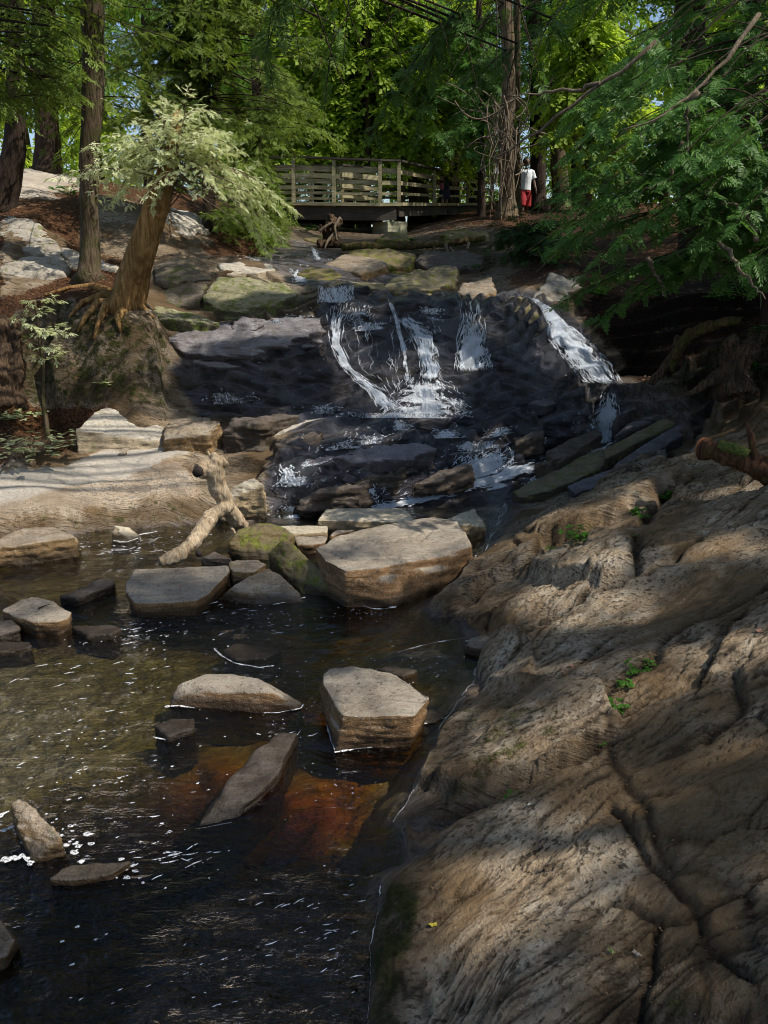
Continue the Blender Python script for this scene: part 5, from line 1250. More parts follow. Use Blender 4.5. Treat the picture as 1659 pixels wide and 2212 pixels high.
class Crown:
    def __init__(s, kind, seed, fl): s.kind, s.rg, s.fl = kind, np.random.default_rng(seed), fl; s.lift = -.25; s.P = []; s.D = []; s.U = []; s.S = []; s.T = []; s.tw = []
    def bough(s, p0, p1, width, droop=.12, step=None, fl=None, lift=0.0, tint=0.0, bare=.0, twr=.008):
        rg = s.rg; fl = fl or s.fl; p0 = np.asarray(p0, float); p1 = np.asarray(p1, float); L = np.linalg.norm(p1 - p0)
        step = step or fl * .42
        t = np.linspace(0, 1, 9)[:, None]
        wob = rg.normal(0, .03 * L, 3)
        ax = p0 + (p1 - p0) * t + np.array([0, 0, 1.0]) * (lift * L * np.sin(np.pi * t) - droop * L * t ** 2) + wob * np.sin(np.pi * t)
        ax = ax + np.array([0, 0, droop * L]) * t       # keep the end at p1
        s.tw.append((ax, np.linspace(twr, twr * .25, 9)))
        n = max(3, int(L / step)); ss_ = np.linspace(bare, 1, n) + rg.uniform(-.3, .3, n) / n; ss_ = np.clip(ss_, 0, 1)
        for q in ss_:
            f = q * 8; i = min(int(f), 7); c = ax[i] + (ax[i + 1] - ax[i]) * (f - i); T = nrm(ax[i + 1] - ax[i])
            up = nrm(np.array([0, 0, 1.0]) + rg.normal(0, .25, 3)); sd = nrm(np.cross(T, up))
            for sg in (-1, 1):
                bl = width * (1 - .8 * q) * rg.uniform(.45, 1.15)
                d = nrm(T * .75 + sg * sd * 1.0 + np.array([0, 0, -.12]) + rg.normal(0, .12, 3))
                k = max(1, int(bl / (fl * .5))); r = (np.arange(k) + .3) / k
                pos = c + d * (r * bl)[:, None] - np.array([0, 0, 1.0]) * (.22 * bl * r ** 2)[:, None]
                alt = np.where(np.arange(k) % 2, 1, -1)
                dd = d * .8 + np.cross(d, up) * (alt * rg.uniform(.1, .7, k))[:, None] + rg.normal(0, .15, (k, 3)); dd[:, 2] -= .15
                s.P.append(pos); s.D.append(dd); s.U.append(up + rg.normal(0, .25, (k, 3))); s.S.append(fl * rg.uniform(.65, 1.2, k)); s.T.append(np.clip(tint + rg.normal(.45, .25) * .5 + rg.uniform(0, .5, k), 0, 1))
                if k > 2 and fl < .3: s.tw.append((np.vstack([c, pos[-1]]), np.array([twr * .4, twr * .15])))
        # leading shoot
        s.P.append(ax[-1:]); s.D.append((ax[-1] - ax[-2])[None]); s.U.append(np.array([[0, 0, 1.]])); s.S.append(np.array([fl])); s.T.append(np.array([.7]))
    def blob(s, c, r, n, size=None):
        """loose clump of leaf sprays pointing outward"""
        rg = s.rg; d = nrm(rg.normal(0, 1, (n, 3))); q = rg.uniform(.2, 1, n) ** .5
        P = np.asarray(c) + d * q[:, None] * np.asarray(r)
        D = d + rg.normal(0, .6, (n, 3)); D[:, 2] += s.lift
        U = np.array([0, 0, 1.0]) + rg.normal(0, .5, (n, 3))
        s.P.append(P); s.D.append(D); s.U.append(U); s.S.append((size or s.fl) * rg.uniform(.6, 1.25, n)); s.T.append(np.clip(rg.normal(.5, .3, n), 0, 1))
    def build(s, name, mat, parent, org, cull=True, twmat=None, core=None):
        P = np.vstack(s.P); D = np.vstack(s.D); U = np.vstack(s.U); S = np.concatenate(s.S); T = np.concatenate(s.T)
        if cull:
            k = keep_shade(P + nrm(D) * S[:, None] * .5, .24 * S); P, D, U, S, T = P[k], D[k], U[k], S[k], T[k]
        V, Q, T = bake_fronds(P, D, U, S, s.kind, T, s.rg)
        o = mesh_np(name, V - np.asarray(org), Q, mat, parent, smooth=False, attrs={'tint': T})
        if parent is None: o.location = org
        if s.tw and twmat is not None:
            mb = MB(org)
            if core is not None: mb.tube(core, .02, 5, cap=False)
            for ax, r in s.tw:
                if len(ax) == 2 and cull and not keep_shade(ax).all(): continue
                mb.tube(ax, r, 4, cap=False)
            mb.build('branch', twmat, parent)
        return o

def bark_mat(name, a, b, sc=1.0, moss=0.0, lit=None):
    m, g = newmat(name)
    P = g.pos()
    f = g.noise(g.mapping(P, scale=(30 * sc, 30 * sc, 3.2 * sc)), 1.0, 5, .65, .4)
    n = g.noise(P, 3.0 * sc, 3)
    c = g.mix(g.ramp(f, .36, .64), a, b)
    c = g.mix(g.ramp(n, .35, .7, 0, .6), c, tuple(x * .55 for x in a))
    if lit: c = g.mix(g.ramp(g.noise(P, 1.7, 2), .5, .6), c, lit)
    if moss: c = g.mix(g.math('MULTIPLY', g.ramp(g.noise(P, 6, 4), .45, .6), moss), c, (.07, .09, .015))
    b_ = g.n('ShaderNodeBump', Strength=.9, Distance=.03, Height=f)
    bs = g.n('ShaderNodeBsdfPrincipled', Base__Color=c, Roughness=.9, Normal=b_.outputs[0]); bs.inputs['Specular IOR Level'].default_value = .2
    g.out(bs.outputs[0]); return m
BK = dict(dark=bark_mat('dark_bark', (.03, .02, .014), (.075, .05, .035)),
          grey=bark_mat('grey_brown_bark', (.06, .042, .025), (.17, .125, .08), moss=.35),
          cedar=bark_mat('stripped_cedar_bark', (.2, .1, .035), (.46, .27, .11), .8, moss=.2),
          far=bark_mat('forest_bark', (.04, .028, .016), (.13, .095, .05), moss=.2),
          vine=bark_mat('vine_covered_bark', (.08, .055, .03), (.24, .18, .11)),
          wood=bark_mat('bleached_driftwood', (.42, .3, .18), (.66, .54, .38), 1.6),
          twig=bark_mat('dead_twig', (.16, .12, .08), (.3, .24, .17), 2),
          rot=bark_mat('rotten_wood', (.045, .028, .018), (.17, .11, .065), 1.6),
          mosslog=bark_mat('mossy_log_bark', (.07, .045, .02), (.17, .12, .05), 1.2, moss=.6),
          red=bark_mat('wet_red_log', (.07, .03, .016), (.2, .095, .05), 1.6, moss=.25))

def ground_z(p): return float(hz(p[0], p[1]))
def trunk_pts(pts):
    """(px, py, width px, Y) -> world centre line and radii"""
    P = np.array([atY(a, b, Y) for a, b, w, Y in pts]); R = np.array([w * .5 * Y / F for a, b, w, Y in pts]); return P, R

def tree(label, pts, bark='far', group=None, name='tree', top=None, crown=None, flare=1.5, rough=.18, seed=0, gz=None):
    P, R = trunk_pts(pts)
    base = P[0].copy(); base[2] = (ground_z(base) if gz is None else gz) - .1
    if base[2] < P[0][2]: P = np.vstack([base, P]); R = np.concatenate([[R[0] * flare], R])
    if top is not None:
        d = P[-1] - P[-2]; d = d / d[2] if d[2] > .05 else np.array([0, 0, 1.])
        P = np.vstack([P, P[-1] + d * np.array([.6, .6, 1]) * (top - P[-1][2])]); R = np.concatenate([R, [R[-1] * .35]])
    # resample
    s = np.concatenate([[0], np.cumsum(np.linalg.norm(np.diff(P, axis=0), axis=1))]); tt = np.linspace(0, s[-1], max(12, int(s[-1] / .18)))
    P2 = np.stack([np.interp(tt, s, P[:, k]) for k in range(3)], -1); R2 = np.interp(tt, s, R)
    P2 += np.stack([fbm(np.stack([tt * .5, tt * 0 + seed, tt * 0 + k], -1), 2, seed) for k in range(3)], -1) * np.array([.03, .03, 0])
    t = thing(name, base, label, 'tree', group)
    mb = MB(base); mb.tube(P2, R2, 14, rough=rough, seed=seed); mb.build('trunk', BK[bark], t)
    if crown: crown(t, P2, R2, base)
    return t

def auto_crown(kind, mat, fl, zmin, zmax, R, nb, seed, droop=.25, width=None, cull=True, tint=0.0, sector=None, twig='dark', blobs=0):
    def f(t, P, Rr, base):
        c = Crown(kind, seed, fl); rg = c.rg
        for k in range(nb):
            h = zmin + (zmax - zmin) * (k + rg.random()) / nb
            i = int(np.clip(np.searchsorted(P[:, 2], h), 0, len(P) - 1)); p0 = P[i].copy(); p0[2] = h
            an = rg.uniform(*sector) if sector else rg.uniform(0, 2 * math.pi)
            r = R * (1 - .75 * (h - zmin) / max(zmax - zmin, .1)) * rg.uniform(.6, 1.1)
            p1 = p0 + np.array([math.cos(an) * r, math.sin(an) * r, -r * droop * rg.uniform(.2, 1.3)])
            c.bough(p0, p1, width or r * .42, droop=.1, tint=tint, twr=.02 if fl > .25 else .01, bare=.15)
        c.build('crown', LM[mat], t, base, cull=cull, twmat=BK[twig], core=P)
    return f

# ------------------------------------------------------------------ trees one can tell apart
# left edge
tree('dark leaning trunk at the left edge, widest at its curved foot', [(0,445,62,13.5),(12,395,52,13.5),(30,330,42,13.5),(36,250,38,13.5),(34,150,36,13.5),(28,0,36,13.5)], 'dark', top=12, seed=1,
     crown=auto_crown('cedar', 'cedar', .3, 5.0, 11.5, 2.6, 26, 101))
tree('straight dark trunk on the sunny hill, second from the left edge', [(98,378,40,18.2),(95,250,37,18.2),(90,100,35,18.2),(88,0,34,18.2)], 'dark', top=15, seed=2, crown=auto_crown('hemlock_lo', 'hemlock', .4, 7.2, 14, 3.2, 26, 102))
tree('slender pole-like trunk right beside the straight dark one on the sunny hill', [(124,384,15,18.6),(120,250,13,18.6),(118,100,12,18.6)], 'far', top=12, seed=3, crown=auto_crown('cedar', 'cedar', .35, 7.5, 12, 1.8, 14, 103))
tree('tall grey-brown trunk standing left of the leaning cedar, roots on the bank', [(187,592,52,11.2),(190,520,41,11.2),(193,420,40,11.2),(199,300,39,11.2),(203,180,40,11.2),(196,0,42,11.2)], 'grey', top=13, seed=4, flare=1.7,
     crown=auto_crown('cedar', 'cedar', .24, 4.4, 12, 2.4, 44, 104, droop=.3))

# leaning cedar with the sunlit crown
def cedar_crown(t, P, R, base):
    c = Crown('cedar', 110, .135); rg = c.rg; c.lift = .15
    core = atY(375, 330, 9.85)
    for px, py, Y in ((300,275,9.5),(330,255,9.9),(370,245,9.7),(420,250,9.9),(450,275,9.6),(480,290,9.9),(285,310,9.6),(255,340,9.7),(240,375,9.8),(225,400,9.9),(480,330,9.5),(500,360,9.8),(520,390,9.7),(540,420,9.9),(480,420,9.4),
                      (395,290,9.3),(350,300,9.25),(320,330,9.3),(430,320,9.3),(290,370,9.4),(265,400,9.5),(300,410,9.5),(455,380,9.3),(560,440,10.1),(600,455,10.2),(645,460,10.4),(590,490,10.4),(610,520,10.5),(580,545,10.5),(530,450,9.8),(240,430,10)):
        if py > 405 and px > 440 or py > 430:
            q = atY(px, py, Y); c.bough(core + rg.normal(0, .06, 3), q, .16, droop=.05, lift=.12, bare=.6, tint=.0, twr=.012, fl=.11); continue
        p1 = atY(px, py, Y) + rg.normal(0, .06, 3); a = rg.uniform(.0, .35)
        c.bough(core + rg.normal(0, .08, 3) + (p1 - core) * a * .3, p1, .36, droop=.1, lift=.08, bare=.2, tint=.15, twr=.012)
        c.blob(p1 + rg.normal(0, .1, 3), (.2, .2, .1), int(rg.uniform(2, 20)), .13)
        p2 = p1 + rg.normal(0, .3, 3); c.bough(core + (p2 - core) * .35 + rg.normal(0, .1, 3), p2, .34, droop=.1, lift=.08, bare=.1, tint=.3, twr=.008)
    c.build('crown', LM['bright'], t, base, cull=False, twmat=BK['twig'], core=P)
    # bare dead twigs below the crown
    mb = MB(base)
    for k in range(46):
        a = atY(rg.uniform(350, 400), rg.uniform(340, 420), 9.9); b = atY(rg.uniform(290, 560), rg.uniform(370, 500), rg.uniform(9.3, 10.3))
        m = (a + b) / 2 + rg.normal(0, .12, 3) + [0, 0, .08]; tt = np.linspace(0, 1, 8)[:, None]
        mb.tube((1 - tt) ** 2 * a + 2 * tt * (1 - tt) * m + tt ** 2 * b, np.linspace(.010, .002, 8), 4, cap=False)
    mb.build('dead_twigs', BK['twig'], t)
    # flared roots gripping the rock
    mb = MB(base)
    for L in ([(262,650),(225,640),(180,655),(150,690)],[(265,660),(215,655),(185,690),(170,720)],[(275,668),(255,690),(262,720)],[(250,640),(205,622),(150,625),(100,640)],[(290,655),(310,668),(335,690)],[(255,645),(230,665),(215,700),(205,735)]):
        W = gcast([q[0] for q in L], [q[1] for q in L]) + np.array([0, -.03, .02]); mb.tube(W, np.linspace(.07, .015, len(W)), 7, rough=.2, seed=3)
    mb.build('root', BK['cedar'], t)
t = tree('leaning cedar with stripped orange bark and a sunlit pale crown on the left bank', [(268,668,70,10.05),(290,600,62,10.0),(310,540,57,9.95),(332,480,52,9.9),(352,420,46,9.9),(368,350,38,9.9),(378,290,26,9.9)], 'cedar', top=4.35, seed=5, flare=1.2, rough=.2, crown=cedar_crown)

# foliage mass of the cedars behind the leaning one
def mass(label, trunk, kind, mat, fl, tips, seed, width, bark='dark', cull=True, group=None, tint=0.0, bare=.1, root=None, twr=.012, top=None):
    def cr(t, P, R, base):
        c = Crown(kind, seed, fl); rg = c.rg
        for px, py, Y, n in tips:
            for k in range(n):
                p1 = atY(px + rg.normal(0, 26), py + rg.normal(0, 22), Y + rg.normal(0, .35))
                i = int(np.clip(np.searchsorted(P[:, 2], p1[2] + rg.uniform(.1, .9)), 0, len(P) - 1)); q = P[i]
                L = np.linalg.norm(p1 - q); mx = 2.2 if fl < .2 else 3.6
                p0 = p1 + (q - p1) * min(1, mx / max(L, .01))
                if np.linalg.norm(p0 - q) > .05: c.tw.append((np.stack([q, (q + p0) / 2 - [0, 0, .05], p0]), np.array([twr * 1.3, twr * 1.1, twr])))
                c.bough(p0, p1, width, droop=.15, tint=tint, bare=bare, twr=twr)
        c.build('crown', LM[mat], t, base, cull=cull, twmat=BK['dark'], core=P)
    return tree(label, trunk, bark, group, crown=cr, seed=seed, top=top)
mass('shaded cedar behind the leaning one, foliage rising to the top of the picture', [(455,470,26,14.5),(450,300,24,14.5),(440,100,22,14.5),(440,0,20,14.5)], 'cedar', 'cedar', .2,
     [(x, y, 12.8 + (k % 3) * .5, 3) for k, (x, y) in enumerate([(x + (y // 45 % 2) * 35, y) for y in range(-30, 330, 45) for x in range(240, 700, 72)])], 120, .5, tint=.05, top=11)
mass('cedar screening the left end of the footbridge', [(560,450,22,17.5),(556,300,20,17.5),(552,120,18,17.5)], 'cedar', 'cedar', .22,
     [(500,330,15.5,3),(540,300,15.5,4),(560,340,16,4),(600,300,16,4),(640,270,16,4),(680,300,16.5,3),(720,310,17,2),(590,240,16,4),(650,210,16,4),(700,230,16.5,3),(520,390,15,4),(490,430,14.5,4),(540,440,15,4),(500,470,14,4),(530,500,14,4),(570,520,14,3),(550,400,15.5,3),(590,470,14.5,3),(480,500,13.8,3)], 121, .5, tint=.3, top=9)

# hemlock on the right whose boughs hang over the falls
HT = thing('hemlock_tree', tuple(np.array([5.6, 9.2, hz(5.6, 9.2) - .1])), 'big hemlock at the right edge whose layered green boughs hang over the falls', 'tree')
mb = MB(HT.location); hp = np.array([[5.6, 9.2, HT.location.z], [5.6, 9.2, 4], [5.55, 9.1, 7], [5.5, 9, 12]]); hp = np.stack([np.interp(np.linspace(0, 3, 30), range(4), hp[:, k]) for k in range(3)], -1)
mb.tube(hp, np.linspace(.3, .14, 30), 14, rough=.15, seed=8); mb.build('trunk', BK['dark'], HT)
hc = Crown('hemlock', 130, .16); rg = hc.rg
for px, py, Y, px0, py0, Y0, wd in (
    (1135,545,7.6,1659,330,8.6,.42),(1180,470,7.3,1659,300,8.3,.42),(1215,415,7.2,1659,240,8.3,.42),(1250,480,6.9,1680,330,8,.4),(1290,560,7.2,1700,400,8.2,.4),(1345,520,6.8,1700,400,7.8,.4),(1400,480,6.6,1720,330,7.6,.4),
    (1240,330,7.0,1680,130,8,.42),(1290,270,7.2,1680,80,8,.42),(1330,350,6.7,1700,200,7.6,.42),(1380,290,6.6,1700,120,7.5,.42),(1440,250,6.4,1720,60,7.2,.4),(1450,390,6.3,1730,260,7,.4),(1480,330,6.2,1720,200,7,.4),
    (1520,430,6.2,1740,330,7,.36),(1540,520,6.4,1760,400,7.2,.36),(1590,480,6.1,1780,360,6.8,.36),(1630,560,6.2,1800,430,6.9,.34),(1560,340,6.0,1740,230,6.8,.36),(1600,260,6.0,1780,160,6.6,.36),(1560,170,6.1,1740,60,6.8,.36),
    (1300,180,7.4,1680,20,8.2,.45),(1360,120,7.2,1680,-60,8,.45),(1440,150,6.8,1720,-40,7.6,.42),(1250,220,7.8,1660,40,8.6,.45),(1500,90,6.6,1720,-60,7.4,.4),(1620,110,6.2,1780,-40,6.9,.4),
    (1200,540,8.2,1659,420,9,.45),(1260,600,8.6,1659,480,9,.45),(1340,600,8.2,1680,470,8.8,.45),(1420,570,7.8,1700,470,8.4,.4),(1490,590,7.6,1720,480,8.2,.4),(1570,610,7.4,1760,500,8,.4),(1640,620,7.0,1780,520,7.6,.36),
    (1172,452,8.6,1640,330,9.2,.4),(1230,650,9.2,1600,520,9.4,.4),(1290,690,9.4,1620,560,9.3,.4),(1360,440,8.4,1700,260,8.8,.5),(1440,460,8.0,1700,300,8.6,.5),(1300,400,8.4,1680,220,9,.5),(1390,360,8.2,1680,160,8.8,.5),(1205,290,8.6,1640,60,9,.5),(1215,390,8.8,1640,200,9.2,.5),(1520,260,7.4,1740,120,8,.5),(1600,400,7.0,1760,260,7.6,.4)):
    a_, b_ = atY(px0, py0, Y0), atY(px, py, Y)
    q_ = hp[np.argmin(abs(hp[:, 2] - a_[2] - .2))]; jit = rg.normal(0, .15, 3); hc.tw.append((np.stack([q_, (q_ + a_) / 2, a_, a_ + jit]), np.array([.03, .02, .012, .01]))); hc.bough(q_, a_, .4, fl=.22, droop=.08, bare=.2, twr=.02)
    hc.bough(a_, b_, wd * 1.1, droop=.16, lift=.05, bare=.05, twr=.011)
    hc.bough(a_ + jit, b_ + rg.normal(0, .16, 3) + [.05, .25, .05], wd, droop=.16, lift=.05, bare=.05, twr=.009)
for k in range(34):  # unseen upper boughs, added to keep sun off the rock by the falls
    h = rg.uniform(7.2, 11.5); an = rg.uniform(2.2, 4.0); r = rg.uniform(2.6, 5.2)
    hc.bough([5.52, 9.05, h], [5.52 + r * math.cos(an), 9.05 + r * math.sin(an), h - .12 * r + .4], 1.1, fl=.34, droop=.1, twr=.012)
hc.build('crown', LM['hemlock'], HT, HT.location, cull=True, twmat=BK['dark'], core=hp)
# dead bare branches on it
for L in ([(1640,30,6.6),(1560,140,6.4),(1500,200,6.3),(1420,260,6.2),(1340,285,6.2)],[(1500,200,6.3),(1480,250,6.3),(1490,340,6.3)],[(1420,90,6.8),(1300,180,6.9),(1180,270,7),(1080,340,7.2),(1030,370,7.3)],[(1300,180,6.9),(1200,200,7),(1100,205,7.1)],
          [(1640,520,6.2),(1600,450,6.3),(1560,430,6.4)],[(1560,520,6.4),(1610,600,6.2),(1650,640,6.1)],[(1400,560,6.6),(1440,640,6.6)],[(1480,310,6.6),(1440,390,6.7),(1380,420,6.8)]):
    W = np.array([atY(*q) for q in L]); n = 14; s = np.linspace(0, len(W) - 1, n); W = np.stack([np.interp(s, range(len(W)), W[:, k]) for k in range(3)], -1) + rg.normal(0, .012, (n, 3))
    mb = MB(HT.location); mb.tube(W, np.linspace(.02, .004, n), 6, rough=.2); mb.build('dead_branch', BK['twig'], HT)

# boughs hanging into the top of the picture
OT = thing('hemlock_tree', tuple(np.array([-5.2, 4.6, hz(-5.2, 4.6) - .1])), 'hemlock whose dark boughs hang into the top middle of the picture', 'tree')
mb = MB(OT.location); op = np.array([[-5.2, 4.6, OT.location.z], [-5.2, 4.6, 5], [-5.1, 4.7, 11]]); mb.tube(op, [.3, .24, .1], 12, rough=.15); mb.build('trunk', BK['dark'], OT)
oc = Crown('hemlock', 131, .17); rg = oc.rg
for px, py, Y in ((560,60,7.4),(620,110,7.2),(690,90,7),(740,150,7.2),(790,60,7),(830,130,7.4),(880,170,7.2),(930,90,7),(980,140,7.2),(1030,70,7),(1070,150,7.4),(1120,110,7.2),(1180,60,7),(1220,140,7.4),(1260,40,7.2),(700,30,6.8),(860,30,6.6),(1000,20,6.6),(1140,10,6.8),(600,20,7),
                  (500,30,7.6),(660,190,8),(760,230,8.2),(860,260,8.4),(950,210,8.2),(1040,230,8.4),(820,210,8),(1130,230,8.6),(600,230,8.4),(560,170,8.2),(700,270,8.6),(800,290,8.8),(900,300,8.8),(990,290,8.8),(1080,290,8.8),(650,150,8),(770,120,7.8),(1000,180,8),(1170,200,8),(1200,270,8.4),(920,40,7),(760,20,7),(1090,60,7.2)):
    p1 = atY(px, py, Y); p0 = p1 + np.array([rg.uniform(-.5, .9), rg.uniform(-.2, .5), rg.uniform(.7, 1.2)])
    q_ = np.array([-5.15, 4.65, max(p0[2], 4) + .4]); oc.tw.append((np.stack([q_, (q_ + p0) / 2 + [0, 0, .25], p0]), np.array([.035, .02, .01])))
    oc.bough(p0, p1, .34, droop=.25, bare=.0, twr=.008)
for k in range(26):
    h = rg.uniform(5.6, 10.5); an = rg.uniform(-.9, 1.2); r = rg.uniform(2, 4.4)
    oc.bough([-5.15, 4.65, h], [-5.15 + r * math.cos(an), 4.65 + r * math.sin(an), h - .2 * r + .6], .9, fl=.34, droop=.1)
oc.build('crown', LM['mid'], OT, OT.location, cull=True, twmat=BK['dark'], core=np.array([[-5.15, 4.65, 3.5], [-5.15, 4.65, 10.5]]))
# upper left boughs
def ul(t, P, R, base):
    c = Crown('cedar', 132, .2); rg = c.rg
    for y in range(-20, 250, 40):
        for x in range(-20, 260, 52):
            p1 = atY(x + rg.normal(0, 18), y + rg.normal(0, 14), 10.2 + rg.uniform(-.8, .8)); p0 = p1 + np.array([-rg.uniform(.4, .9), rg.uniform(-.2, .6), rg.uniform(.2, .6)])
            q_ = P[np.argmin(abs(P[:, 2] - p0[2] - .2))]; c.tw.append((np.stack([q_, (q_ + p0) / 2, p0]), np.array([.025, .018, .01])))
            if True: c.bough(p0, p1, .34, droop=.15, tint=.1)
    c.build('crown', LM['cedar'], t, base, twmat=BK['dark'], core=P)
tree('cedar at the left whose grey-green boughs fill the top left corner', [(-190,640,50,10.2),(-195,300,44,10.2),(-200,0,38,10.2)], 'dark', top=9, seed=9, crown=ul)

# mid-distance trunks around the footbridge
gB = 'forest trees behind the footbridge'
mid = [
 ('dark trunk with a sunlit right edge behind the middle of the footbridge', [(905,420,40,26.5),(897,300,36,26.5),(890,180,34,26.5),(884,40,32,26.5)], 'far', ('hemlock_lo', 'hemlock', .45, 8.2, 15, 3.2, 26)),
 ('pale slim trunk just left of the dark trunk behind the footbridge', [(866,400,14,26),(862,250,12,26),(858,120,11,26)], 'twig', ('leafy', 'forest', .5, 8, 13, 2.6, 16)),
 ('dark trunk directly above the person wearing the cap', [(966,420,32,27.5),(960,250,29,27.5),(952,60,26,27.5)], 'dark', ('hemlock_lo', 'hemlock', .5, 7.2, 15, 3.6, 26)),
 ('thin dark trunk between the cap wearer and the vine-wrapped trunk', [(1028,400,20,29),(1022,200,18,29),(1016,40,16,29)], 'dark', ('hemlock_lo', 'dark', .5, 8.5, 15, 3, 22)),
 ('thick trunk just behind the person in the white T-shirt', [(1166,430,34,26),(1163,330,30,26),(1160,200,29,26),(1154,40,28,26)], 'dark', ('hemlock_lo', 'hemlock', .5, 7.8, 16, 3.6, 28)),
 ('narrow trunk to the left of the person in the white T-shirt', [(1119,445,17,23.2),(1118,350,16,23.2),(1116,200,15,23.2)], 'far', ('hemlock_lo', 'hemlock', .45, 8.0, 14, 2.8, 22)),
 ('brown trunk right of the person in the white T-shirt', [(1212,430,34,25),(1206,330,30,25),(1200,200,27,25)], 'grey', ('hemlock_lo', 'hemlock', .45, 7.5, 14, 3, 24)),
 ('forked-looking trunk farther right, half behind the hemlock boughs', [(1250,430,30,27),(1244,330,27,27),(1230,180,25,27)], 'far', ('leafy', 'forest', .5, 8, 15, 3.2, 20)),
 ('dark trunk in the gap of light right of the white T-shirt', [(1310,450,30,24),(1305,330,28,24),(1296,160,26,24)], 'dark', ('hemlock_lo', 'hemlock', .45, 7.5, 14, 3.2, 24)),
 ('big dark trunk at the upper right among hemlock boughs', [(1500,560,62,14),(1494,300,58,14),(1490,100,56,14)], 'dark', ('hemlock_lo', 'hemlock', .34, 7.0, 13, 3.2, 30)),
 ('dark trunk at the right edge above the rotten stump', [(1652,690,22,10.2),(1650,580,19,10.2),(1648,400,18,10.2)], 'dark', ('hemlock', 'hemlock', .22, 5.0, 9, 1.8, 16)),
 ('slim trunk left of the footbridge among cedar foliage', [(688,430,18,27),(684,300,16,27),(680,100,15,27)], 'far', ('leafy', 'forest', .5, 6.8, 14, 3, 26)),
 ('slim trunk seen between two rail posts of the footbridge', [(752,425,20,30),(748,300,18,30),(744,100,16,30)], 'dark', ('leafy', 'forest', .5, 7.2, 15, 3.4, 28)),
 ('slim trunk in the dark green behind the leaning cedar', [(320,430,22,20),(318,250,20,20),(314,60,18,20)], 'dark', ('hemlock_lo', 'hemlock', .42, 6.5, 13, 3, 26)),
]
for k, (lab, pts, bk, (kd, mt, fl, z0, z1, R_, nb)) in enumerate(mid):
    tree(lab, pts, bk, gB if pts[0][3] > 20 else None, top=z1 + .5, seed=20 + k, crown=auto_crown(kd, mt, fl, z0, z1, R_, nb, 200 + k, tint=.15))
# the trunk wrapped in vines
def vine(t, P, R, base):
    auto_crown('hemlock_lo', 'hemlock', .42, 8.6, 15, 3.2, 26, 230)(t, P, R, base)
    rg = np.random.default_rng(5); mb = MB(base)
    for k in range(72):
        if k < 34:
            a = atY(rg.normal(1090, 22), rg.uniform(200, 300), 21 + rg.normal(0, .3)); b = atY(rg.normal(1082, 20), rg.uniform(300, 510), 20.8 + rg.normal(0, .3))
        else:
            a = atY(rg.normal(1080, 26), rg.uniform(230, 330), 21 + rg.normal(0, .4)); b = a + rg.normal(0, .6, 3)
        m = (a + b) / 2 + rg.normal(0, .4, 3); tt = np.linspace(0, 1, 9)[:, None]
        mb.tube((1 - tt) ** 2 * a + 2 * tt * (1 - tt) * m + tt ** 2 * b, rg.uniform(.008, .02), 4, cap=False)
    mb.build('vine', BK['twig'], t)
tree('thick trunk wrapped in tangled pale vines at the right end of the footbridge', [(1097,440,40,21.5),(1095,380,31,21.4),(1093,300,29,21.4),(1096,150,28,21.4),(1094,0,27,21.4)], 'vine', gB, top=16, seed=40, crown=vine, rough=.3)

mass('young leafy tree glowing yellow-green right above the middle of the footbridge', [(790,440,16,25),(795,250,14,25),(790,80,12,25)], 'leafy', 'forest', .42,
     [(x, y, 24.5 + (x * 7 % 5) * .4, 3) for x in range(560, 1060, 58) for y in range(20, 345, 54)], 122, .8, bark='far', top=11, twr=.012)
mass('leafy young tree behind the left end of the footbridge', [(600,440,16,26),(598,250,14,26),(590,80,12,26)], 'leafy', 'forest', .42,
     [(x, y, 25.5, 3) for x in range(430, 640, 60) for y in range(100, 420, 62)], 123, .8, bark='far', top=11)
mass('young hemlock between the cap wearer and the vine-wrapped trunk', [(1042,440,16,24),(1040,250,14,24),(1036,60,12,24)], 'hemlock_lo', 'hemlock', .34,
     [(x, y, 23.5, 3) for x in range(930, 1100, 52) for y in range(40, 330, 56)], 124, .7, top=11)
mass('leafy understory tree right of the person in the white T-shirt', [(1275,470,16,22),(1270,300,14,22),(1265,120,12,22)], 'leafy', 'forest', .36,
     [(x, y, 22, 3) for x in range(1190, 1420, 54) for y in range(40, 400, 60)], 125, .7, bark='far', top=10)
mass('low dark hemlock bush on the bank between the logs and the right-hand fall', [(1130,600,12,14.5),(1128,560,10,14.5),(1126,500,8,14.5)], 'hemlock', 'dark', .2,
     [(1080,520,14.5,3),(1120,500,14.5,4),(1160,540,14,4),(1200,510,14,4),(1100,560,14.3,3),(1180,590,13.4,3),(1230,560,13.4,4),(1250,620,12.8,3),(1150,480,15,3),(1220,470,14.5,3)], 126, .4)
